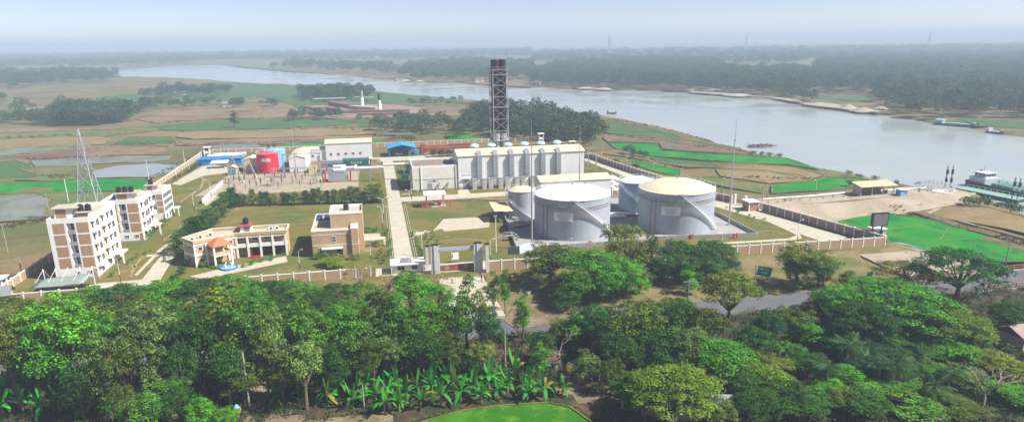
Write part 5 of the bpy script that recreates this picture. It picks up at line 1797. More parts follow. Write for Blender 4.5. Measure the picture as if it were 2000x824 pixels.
# ---------------------------------------------------------------- lamp posts
def make_lamp(two, label):
    o = thing('lamp_post', label, 'lamp post', (0, 0, 0), 'lamp posts of the plant')
    B().lathe((0, 0, 0), [(.16, 0), (.14, .05), (.11, 2.6), (0, 2.61)], 8).to('dark_lower_pole', MBLK, o, off=False)
    B().tube([(0, 0, 2.61), (0, 0, 7.6)], [.085, .06], 8).to('upper_pole', MWm, o, off=False)
    for s_ in ((-1, 1) if two else (1,)):
        a = B().tube([(0, 0, 7.5), (s_ * .5, 0, 7.95), (s_ * 1.1, 0, 8.2)], .045, 6).to('arm', MWm, o, off=False)
        B().box(s_ * 1.35 - .35, s_ * 1.35 + .35, -.14, .14, 8.16, 8.3).to('lamp_head', MWm, a, off=False)
    B().box(-.2, .2, -.2, .2, 0.02, .12).to('base_plate', MGREYC, o, off=False)
    return o


lampA, lampB = make_lamp(True, 'x'), make_lamp(False, 'x')
LAMPS = [(0, 346.6, 356, 324, 'along the left boundary wall'), (0, 371, 339, 311, 'along the left boundary wall'), (0, 392, 322.5, 295, 'along the left boundary wall'),
         (0, 318.4, 473, 431, 'on the apartment lawn'), (0, 380, 414, 375, 'on the apartment lawn'), (0, 236, 551.5, 503, 'beside the nearest apartment block'),
         (0, 412.8, 385.6, 350, 'beside the grey white panel fence'), (0, 441, 359, 326, 'beside the grey white panel fence'),
         (1, 782, 330, 299.8, 'along the main road'), (0, 804, 390, 353, 'along the main road'), (1, 801, 409.5, 370, 'along the main road'), (1, 748, 449, 403, 'along the main road'), (1, 750, 430, 386, 'along the main road'),
         (0, 816.4, 471, 449, 'on the entrance lawn'), (1, 825, 501, 452, 'on the entrance lawn'), (0, 958, 513, 466, 'just inside the front wall'),
         (0, 1410, 480, 455, 'just inside the front wall'), (0, 1557, 474, 429, 'just inside the front wall'), (0, 1110, 486, 466, 'just inside the front wall'),
         (0, 1175, 309, 289, 'behind the right boundary wall'), (0, 1223, 324, 300, 'behind the right boundary wall'), (0, 1276, 339, 314, 'behind the right boundary wall'), (0, 1329, 354, 328, 'behind the right boundary wall'), (0, 1408.7, 377, 348, 'behind the right boundary wall'),
         (0, 1497, 389, 357, 'by the river gate'), (0, 1489, 391, 369, 'by the river gate'), (0, 1576, 438, 400, 'against the mauve wall'), (0, 1593, 381, 351, 'on the jetty bank'),
         (0, 725, 512, 470, 'in the garden of the tan house'), (0, 586, 527, 487, 'before the lawn of the tan house')]


def place_h(root, px, py_, ytop, h0, label, rz=0, z=0.0, col=None):
    """stand a copy at a surveyed foot, as tall as surveyed"""
    p = G(px, py_, z)
    lo, hi = 0.1, 60
    for _ in range(40):
        k = (lo + hi) / 2
        if PX((p.x, p.y, z + k))[1] > ytop:
            lo = k
        else:
            hi = k
    s_ = lo / h0
    return dup(root, tuple(p), rz, (max(.7, min(1.4, s_)), max(.7, min(1.4, s_)), s_), label, col=col)


for two, x, y, yt_, where in LAMPS:
    place_h(lampA if two else lampB, x, y, yt_, 8.3, ('two armed ' if two else 'single armed ') + 'white lamp post with dark foot ' + where, random.choice((0, R(180))) if not two else R(random.uniform(-20, 20)))
kill(lampA)
kill(lampB)
o = thing('flood_light_pole', 'tall plain white flood light pole on the lawn left of the tank dike', 'pole', tuple(G(969, 492)))
B().tube([(0, 0, 0), (0, 0, 10.5)], [.14, .09], 8).to('pole', MWm, o, off=False)
B().box(-.5, .5, -.2, .2, 10.5, 10.8).to('lamp_head', MCGREY, o, off=False)

# ---------------------------------------------------------------- signs and huts
sg = thing('screen_sign', 'dark electronic screen sign with angled white back panel behind the front wall', 'sign', (35, 173.8, 0))
B().tube([(36.2, 174.2, 0), (36.2, 174.2, 4.0)], .22, 10).to('post', MSTEEL, sg)
B().box(33.5, 36.6, 173.4, 173.8, 2.7, 4.9).to('screen', MSCREEN, sg)
B().bar((36.65, 173.7, 3.8), (40.6, 175.4, 4.1), .3, 2.3).to('back_panel', mat('sign_back', (.55, .60, .68), .5, .1, .6), sg)
bb = thing('billboard', 'large dark screen billboard on steel legs at the right corner of the wall', 'billboard', (144.4, 169.5, 0))
for x in (142.6, 145.6):
    B().box(x - .16, x + .16, 169.3, 169.62, -1, 4.6).to('leg', MBLK, bb)
B().box(141.9, 147.2, 169.0, 169.9, 4.6, 8.6).to('housing', MBLK, bb)
B().box(142.25, 146.9, 168.95, 168.997, 4.9, 8.3).to('screen', mat('screen_grey', (.16, .16, .17), .5, .15, .5), bb)
gt = thing('watch_tower', 'cream watch tower under the dark billboard', 'watch tower', (146, 171.4, 0))
B().box(144.6, 148, 170.4, 173.4, 0, 3.1).to('wall', mat('tower_cream', (.62, .58, .46), .8, .12, .6), gt)
window(gt, 146.3, 2.2, 1.8, 1.0, 'y', 170.4, 2, 1)
B().box(144.2, 148.4, 169.95 + .1, 173.8, 3.1, 3.3).to('roof', _M['cream_sheet'], gt)
gh = thing('gate_hut', 'pink brick guard hut with white flat roof at the river gate', 'hut', (128.4, 213, 0))
B().box(126.6, 130.4, 210.8, 215.2, 0, 3.2).to('wall', MREDD if False else mat('pink_brick', (.42, .22, .18), .85, .2, 1.2, bump=.3), gh)
B().box(126.2, 130.8, 210.4, 215.6, 3.2, 3.45).to('roof', MW, gh)
B().box(126.55, 126.9, 210.74, 210.797, 0, 3.19).to('white_corner', MW, gh)
B().box(130.1, 130.45, 210.74, 210.797, 0, 3.19).to('white_corner', MW, gh)
window(gh, 127.8, 1.9, .9, 1.0, 'y', 210.8, 1, 1)
rg = thing('river_gate', 'white gate posts with open steel leaf at the river side', 'gate', (129, 221, 0))
for x, y in ((128.2, 223.2), (130.4, 219.6)):
    B().box(x - .35, x + .35, y - .35, y + .35, 0, 3.2).box(x - .45, x + .45, y - .45, y + .45, 3.2, 3.4).to('post', MW, rg)
for k in range(8):
    B().box(131.6 + k * .9, 131.68 + k * .9, 224 + k * .35, 224.08 + k * .35, -.3, 1.8).to('bar', MSTEEL, rg)
B().bar((131.5, 223.9, 1.8), (138.6, 226.8, 1.8), .1).to('top_rail', MSTEEL, rg)
B().bar((131.5, 223.9, .1), (138.6, 226.8, .1), .1).to('bottom_rail', MSTEEL, rg)


def guard_tower(x, y, label, h=6.2):
    o = thing('guard_tower', label, 'watch tower', (x, y, 0))
    for sx in (-1, 1):
        for sy in (-1, 1):
            B().box(x + sx * 1.2 - .15, x + sx * 1.2 + .15, y + sy * 1.2 - .15, y + sy * 1.2 + .15, 0, h - .3).to('leg', MW, o)
    B().box(x - 1.5, x + 1.5, y - 1.5, y + 1.5, h - 3.2, h - 3.0).to('floor', MW, o)
    B().box(x - 1.05, x + 1.05, y - 1.05, y + 1.05, h - 3.0, h - 1.9).to('cabin', MW, o)
    B().box(x - 1.0, x + 1.0, y - 1.0, y + 1.0, h - 1.9, h - .3).to('glazing', MGLASS, o)
    B().box(x - 1.8, x + 1.8, y - 1.8, y + 1.8, h - .3, h).to('roof', MW, o)


guard_tower(-89.5, 394, 'white guard tower at the back left corner of the compound', 4.8)
guard_tower(93.4, 380, 'white guard tower behind the engine hall roof', 7.0)
guard_tower(104, 352, 'white guard tower with pale hood at the back right corner', 6.0)
guard_tower(-93.5, 181.5, 'white guard tower at the left end of the front wall', 4.0)
# jetty shed and booth
js = thing('jetty_shed', 'open fronted shed with tan roof on the jetty bank', 'shed', (187, 224.5, 0))
B().box(180, 194.5, 227, 227.3, 0, 3.6).to('back_wall', MPANEL, js)
B().box(180, 180.3, 222.6, 227, 0, 3.5).to('side_wall', mat('pale_block_wall', (.50, .45, .40), .85, .15, 1), js)
for x in (184.8, 189.6, 194.3):
    B().box(x - .15, x + .15, 222.4, 222.7, 0, 3.4).to('post', MSTEEL, js)
B()._a([(179.3, 221.6, 3.4), (195.2, 221.6, 3.4), (195.2, 227.8, 4.4), (179.3, 227.8, 4.4), (179.3, 221.6, 3.55), (195.2, 221.6, 3.55), (195.2, 227.8, 4.55), (179.3, 227.8, 4.55)], [(3, 2, 1, 0), (4, 5, 6, 7), (0, 1, 5, 4), (1, 2, 6, 5), (2, 3, 7, 6), (3, 0, 4, 7)]).to('roof', mat('tan_roof_sheet', (.52, .45, .30), .7, .15, .6), js)
for k in range(4):
    x = 183 + k * 3.1
    o = thing('pump_unit', 'dark pump under the jetty shed roof', 'machine', (x, 224.5, 0), 'pumps under the jetty shed')
    B().box(x - .9, x + .9, 223.6, 225.2, 0, .4).to('skid', MCGREY, o)
    B().tube([(x - .7, 224.4, .9), (x + .7, 224.4, .9)], .45, 10).to('motor', MCBLUE, o)
jb = thing('jetty_booth', 'small light blue booth beside the jetty shed', 'booth', (195.3, 219.5, 0))
B().box(193.7, 196.9, 218.2, 220.8, 0, 2.4).to('wall', MBLUEL, jb)
B().box(193.4, 197.2, 217.9, 221.1, 2.4, 2.55).to('roof', MWm, jb)
window(jb, 195.9, 1.4, .9, .8, 'y', 218.2, 1, 1)
# highway sign
hs = thing('road_sign', 'green highway direction sign on a grey post', 'road sign', (88.9, 142.6, -1))
B().tube([(88.9, 142.6, -1.3), (88.9, 142.6, 5.6)], .14, 8).to('post', MSTEEL, hs)
s_ = B().bar((89.2, 142.4, 4.3), (92.4, 141.4, 3.7), .08, 2.4).to('panel', MSIGNG, hs)
text('##### #####', .32, s_, (90.75, 141.82, 4.55), (R(90), R(10), R(-17)), MTEXTW)
text('#### ##', .32, s_, (90.75, 141.82, 3.7), (R(90), R(10), R(-17)), MTEXTW)
sb = thing('roadside_board', 'small white and blue roadside board at the foot of the sand ramp', 'sign', tuple(G(1697, 545, -1)))
for x in (-.5, .5):
    B().box(x - .05, x + .05, -.05, .05, 0, 2.0).to('leg', MSTEEL, sb, off=False)
B().box(-.8, .8, -.1, -.052, .8, 2.1).to('board', mat('board_blue', (.30, .38, .52), .6, .1, 1), sb, off=False)
for k, (x, y) in enumerate(((1015, 612), (1003, 606))):
    pass

# ================================================================== vegetation
import numpy as np
rng = np.random.default_rng(11)


def leaf_mesh(name, P, N, size, M, aspect=1.0, fold=0.25, T=None):
    """one small folded leaf face (two triangles) at each point"""
    n_ = len(P)
    N = N / np.maximum(np.linalg.norm(N, axis=1, keepdims=True), 1e-6)
    if T is None:
        T = rng.normal(size=(n_, 3))
    A = np.cross(N, T)
    A /= np.maximum(np.linalg.norm(A, axis=1, keepdims=True), 1e-6)
    C = np.cross(N, A)
    s_ = size.reshape(-1, 1)
    v = np.empty((n_, 4, 3))
    v[:, 0] = P - C * s_
    v[:, 1] = P + A * s_ * .6 * aspect + N * s_ * fold
    v[:, 2] = P + C * s_
    v[:, 3] = P - A * s_ * .6 * aspect + N * s_ * fold
    v = v.reshape(-1, 3)
    idx = np.arange(n_) * 4
    tri = np.stack([idx, idx + 1, idx + 2, idx, idx + 2, idx + 3], 1).reshape(-1)
    me = D.meshes.new(name)
    me.vertices.add(len(v))
    me.vertices.foreach_set('co', v.astype(np.float32).ravel())
    me.loops.add(len(tri))
    me.loops.foreach_set('vertex_index', tri.astype(np.int32))
    me.polygons.add(n_ * 2)
    me.polygons.foreach_set('loop_start', np.arange(0, n_ * 6, 3, dtype=np.int32))
    me.update(calc_edges=True)
    me.materials.append(M)
    return me


def cloud(clumps, per, size, flat=.8, up=.5, dens=None):
    P, N, Z = [], [], []
    for (x, y, z, r) in clumps:
        k = int(per * r * r)
        d = rng.normal(size=(k, 3))
        d /= np.linalg.norm(d, axis=1, keepdims=True)
        d[:, 2] = np.where(d[:, 2] < -.35, -d[:, 2] * .6, d[:, 2])
        rr = r * (.55 + .5 * rng.random((k, 1)))
        p = np.array([x, y, z]) + d * rr * np.array([1, 1, flat])
        nn = d * .8 + np.array([0, 0, up]) + rng.normal(size=(k, 3)) * .45
        P.append(p)
        N.append(nn)
        Z.append(size * (.65 + .7 * rng.random(k)))
    return np.concatenate(P), np.concatenate(N), np.concatenate(Z)


def limbs(clumps, fork, zt, r0, nl, lean=.0):
    q = B()
    q.tube([(0, 0, -.6), (lean * .4, 0, fork * .5), (lean, 0, fork)], [r0 * 1.25, r0, r0 * .8], 8)
    pick = clumps[:] if len(clumps) <= nl else [clumps[int(i * len(clumps) / nl)] for i in range(nl)]
    for x, y, z, r in pick:
        m_ = (lean + x * .45 + random.uniform(-.2, .2), y * .45 + random.uniform(-.2, .2), fork + (z - fork) * .55)
        q.tube([(lean, 0, fork - .1), m_, (x * .95, y * .95, z)], [r0 * .5, r0 * .3, r0 * .08], 5, False)
    return q


def gen(kind):
    c = []
    if kind == 'rain':                        # flat spreading umbrella in tiers
        n_ = 58
        for i in range(n_):
            d = math.sqrt((i + .5) / n_) * 4.6
            a = i * 2.39996 + random.uniform(-.3, .3)
            z = 8.6 - 2.6 * (d / 4.6) ** 2 + random.uniform(-.55, .45)
            c.append((d * math.cos(a), d * math.sin(a), z, random.uniform(.75, 1.15)))
        for i in range(26):                   # lower tier hanging under the umbrella
            d = random.uniform(2.0, 4.5)
            a = random.uniform(0, 6.283)
            c.append((d * math.cos(a), d * math.sin(a), 6.9 - 2.0 * (d / 4.6) ** 2 + random.uniform(-.6, .4), random.uniform(.7, 1.1)))
        return c, dict(per=105, size=.145, flat=.45, up=.95), 2.8, .27, 18
    def lobes(L, n_, cr):
        """leaf clumps over the upper faces of several uneven lobes"""
        tot = sum(r * r for _, _, _, r in L)
        for (x, y, z, r) in L:
            k = max(3, round(n_ * r * r / tot))
            for i in range(k):
                z_ = 1 - 1.5 * (i + random.random()) / k
                rad = math.sqrt(max(.02, 1 - min(1, z_ * z_)))
                a = i * 2.39996 + random.uniform(-.5, .5)
                f = random.uniform(.7, 1.12)
                c.append((x + r * rad * math.cos(a) * f, y + r * rad * math.sin(a) * f, z + r * z_ * f * .95, random.uniform(*cr)))
    if kind == 'broad':
        L = [(0, 0, 7.2, 2.2)]
        for i in range(random.randint(4, 6)):
            a = i * 6.283 / 5 + random.uniform(-.6, .6)
            d = random.uniform(1.3, 2.5)
            L.append((d * math.cos(a), d * math.sin(a), random.uniform(4.6, 7.6), random.uniform(1.0, 1.75)))
        lobes(L, 62, (.6, 1.1))
        return c, dict(per=100, size=.155, flat=.75, up=.55), 3.0, .26, 12
    if kind == 'bushy':                       # leafy almost to the ground
        L = [(0, 0, 7.4, 2.0), (0.3, 0.2, 4.4, 2.4)]
        for i in range(random.randint(6, 8)):
            a = i * 6.283 / 6 + random.uniform(-.6, .6)
            d = random.uniform(1.2, 2.5)
            L.append((d * math.cos(a), d * math.sin(a), random.uniform(2.2, 7.6), random.uniform(1.0, 1.7)))
        lobes(L, 78, (.6, 1.1))
        return c, dict(per=100, size=.15, flat=.8, up=.5), 3.0, .22, 10
    if kind == 'tall':
        L = []
        for i in range(7):
            a = random.uniform(0, 6.283)
            d = random.uniform(.2, 1.1)
            f = i / 6
            L.append((d * math.cos(a), d * math.sin(a), 3.4 + 5.4 * f, random.uniform(.75, 1.3) * (1.15 - .55 * f)))
        lobes(L, 50, (.5, .9))
        return c, dict(per=110, size=.15, flat=.85, up=.45), 4.5, .17, 10
    if kind == 'sparse':
        for i in range(24):
            d = math.sqrt((i + .5) / 24) * 4
            a = i * 2.39996
            c.append((d * math.cos(a), d * math.sin(a), 8.4 - 2.2 * (d / 4) ** 2 + random.uniform(-.9, .6), random.uniform(.55, 1.0)))
        return c, dict(per=60, size=.14, flat=.6, up=.8), 3.0, .22, 24
    raise ValueError


PROTO = {}
HP = {'bushy': 9.6, 'rain': 9.3, 'broad': 9.6, 'tall': 9.7, 'sparse': 9.2, 'bare': 9.5, 'casuarina': 9.8}
RP = {'bushy': 3.35, 'rain': 5.3, 'broad': 3.35, 'tall': 2.05, 'sparse': 4.6, 'bare': 3.5, 'casuarina': 1.6}
for kind in ('rain', 'broad', 'tall', 'sparse', 'bushy'):
    for k in range(5 if kind != 'sparse' else 3):
        c, kw, fork, r0, nl = gen(kind)
        P, N, Z = cloud(c, **kw)
        crown = leaf_mesh('crown', P, N, Z, MLEAF)
        trunk = limbs(c, fork, 9, r0, nl, random.uniform(-.4, .4)).mesh('trunk', MWOOD if kind != 'sparse' else MWOODL)
        PROTO.setdefault(kind, []).append((trunk, crown))
# bare tree: forked branches only
for k in range(2):
    q = B()

    def br_(p, d, l, r, depth):
        e = p + d * l
        q.tube([p, p.lerp(e, .5) + Vector((random.uniform(-.06, .06), random.uniform(-.06, .06), 0)) * l, e], [r, r * .8, r * .6], 5, False)
        if depth == 0:
            return
        for i in range(3 if depth > 1 else 3):
            a = random.uniform(0, 6.28)
            nd = (d + Vector((math.cos(a), math.sin(a), random.uniform(-.1, .5))) * random.uniform(.5, .9)).normalized()
            br_(p.lerp(e, random.uniform(.6, 1)), nd, l * random.uniform(.55, .75), r * .55, depth - 1)
    br_(Vector((0, 0, -.5)), Vector((.03, 0, 1)), 4.2, .2, 4)
    PROTO.setdefault('bare', []).append((q.mesh('trunk', MWOODL), None))
# casuarina: soft cone of hanging needles
for k in range(4):
    Pl, Tl, Nl = [], [], []
    for _ in range(105):
        z0 = .8 + 8.4 * random.random() ** 1.1
        a = random.uniform(0, 6.283)
        L = 2.3 * (1 - z0 / 10.4) ** .7 * random.uniform(.55, 1.15)
        for i in range(15):
            f = random.random()
            Pl.append((L * f * math.cos(a) + random.gauss(0, .16), L * f * math.sin(a) + random.gauss(0, .16), z0 + L * .55 * f + random.gauss(0, .18)))
            b_ = a + random.gauss(0, .7)
            Tl.append((math.cos(b_) * .7, math.sin(b_) * .7, random.uniform(-.2, 1.0)))
            Nl.append((math.cos(b_ + 1.2), math.sin(b_ + 1.2), random.uniform(.1, .9)))
    P, T, N = np.array(Pl), np.array(Tl), np.array(Nl)
    crown = leaf_mesh('crown', P, N, .28 + .3 * rng.random(len(P)), MLEAF, .22, .1, np.cross(N, T))
    PROTO.setdefault('casuarina', []).append((B().tube([(0, 0, -.4), (0, 0, 9.2)], [.18, .03], 6).mesh('trunk', MWOOD), crown))

COLS = {'dk': (0.037, 0.114, 0.015), 'mid': (0.084, 0.220, 0.020), 'green': (0.076, 0.275, 0.018), 'bright': (0.094, 0.297, 0.014), 'emerald': (0.026, 0.128, 0.024), 'olive': (0.155, 0.220, 0.025), 'grey': (0.130, 0.220, 0.050),
        'ygreen': (0.126, 0.212, 0.019), 'yellow': (0.176, 0.201, 0.034), 'lgreen': (0.094, 0.212, 0.022), 'brown': (0.270, 0.220, 0.048), 'lime': (0.165, 0.304, 0.017), 'teal': (0.035, 0.115, 0.034), 'dkolive': (0.088, 0.146, 0.020)}
CNAME = {'dk': 'dark green', 'mid': 'mid green', 'green': 'green', 'bright': 'bright green', 'emerald': 'deep emerald', 'olive': 'olive', 'grey': 'grey green', 'ygreen': 'yellow green', 'yellow': 'yellowish', 'lgreen': 'light green', 'brown': 'brownish', 'lime': 'lime green', 'teal': 'blue green', 'dkolive': 'dark olive'}
KNAME = {'bushy': 'bushy tree', 'rain': 'umbrella shaped tree', 'broad': 'round crowned tree', 'tall': 'slender upright tree', 'sparse': 'open crowned tree', 'bare': 'leafless pale tree', 'casuarina': 'feathery casuarina tree'}


def landmark(x):
    for lim, s_ in ((60, 'the left edge'), (230, 'the nearest apartment block'), (350, 'the apartment lane'), (470, 'the red porch'), (585, 'the office end'), (720, 'the tan house'), (835, 'the guard booth'), (965, 'the gateway'), (1060, 'the screen sign'), (1200, 'the white roofed tank'), (1290, 'the gap between the tanks'), (1430, 'the yellow roofed tank'), (1560, 'the road sign'), (1720, 'the sand ramp'), (1850, 'the corner billboard'), (9999, 'the bridge')):
        if x < lim:
            return s_


def tree(kind, px, v, top, hw, col, label=None, zg=None, var=None):
    """plant a tree whose foot lies at depth v; its top and spread were read off the photograph"""
    pr = PROTO[kind]
    tk, cr = pr[(var if var is not None else random.randrange(9)) % len(pr)]
    u = 0.0
    z = FRONT if zg is None else zg
    h = 10.0
    for _ in range(12):
        z = hz(u, v) if zg is None else zg
        # slide across until the crown stands at px
        ux = PX((u, v, z + h * .7))[0]
        du = (PX((u + 1, v, z + h * .7))[0] - ux)
        u += (px - ux) / du
        lo, hi = 1, 40
        for _k in range(30):
            m_ = (lo + hi) / 2
            if PX((u, v, z + m_))[1] > top:
                lo = m_
            else:
                hi = m_
        h = lo
    dist = (Vector((u, v, z + h * .7)) - Vector((0, 0, HC))).dot(_fw)
    r = hw * dist / F
    side = 'beyond the highway' if v > 139 else ('beside the highway' if v > 119 else 'in the front thicket')
    name = {'casuarina': 'casuarina_tree', 'bare': 'bare_tree', 'rain': 'umbrella_tree'}.get(kind, 'tree')
    lab = label or '%s %s %s below %s' % (CNAME[col], KNAME[kind], side, landmark(px)) if kind != 'bare' else label or 'leafless pale tree %s below %s' % (side, landmark(px))
    o = thing(name, lab, 'tree', (u, v, z), None, random.uniform(0, 6.28))
    k = r / RP[kind]
    o.scale = (k, k * random.uniform(.9, 1.1), h / HP[kind])
    put('trunk', tk, o)
    if cr:
        f = random.uniform(.82, 1.18)
        c = COLS[col]
        put('crown', cr, o, col=(c[0] * f, c[1] * f, c[2] * f, 1))
    return o


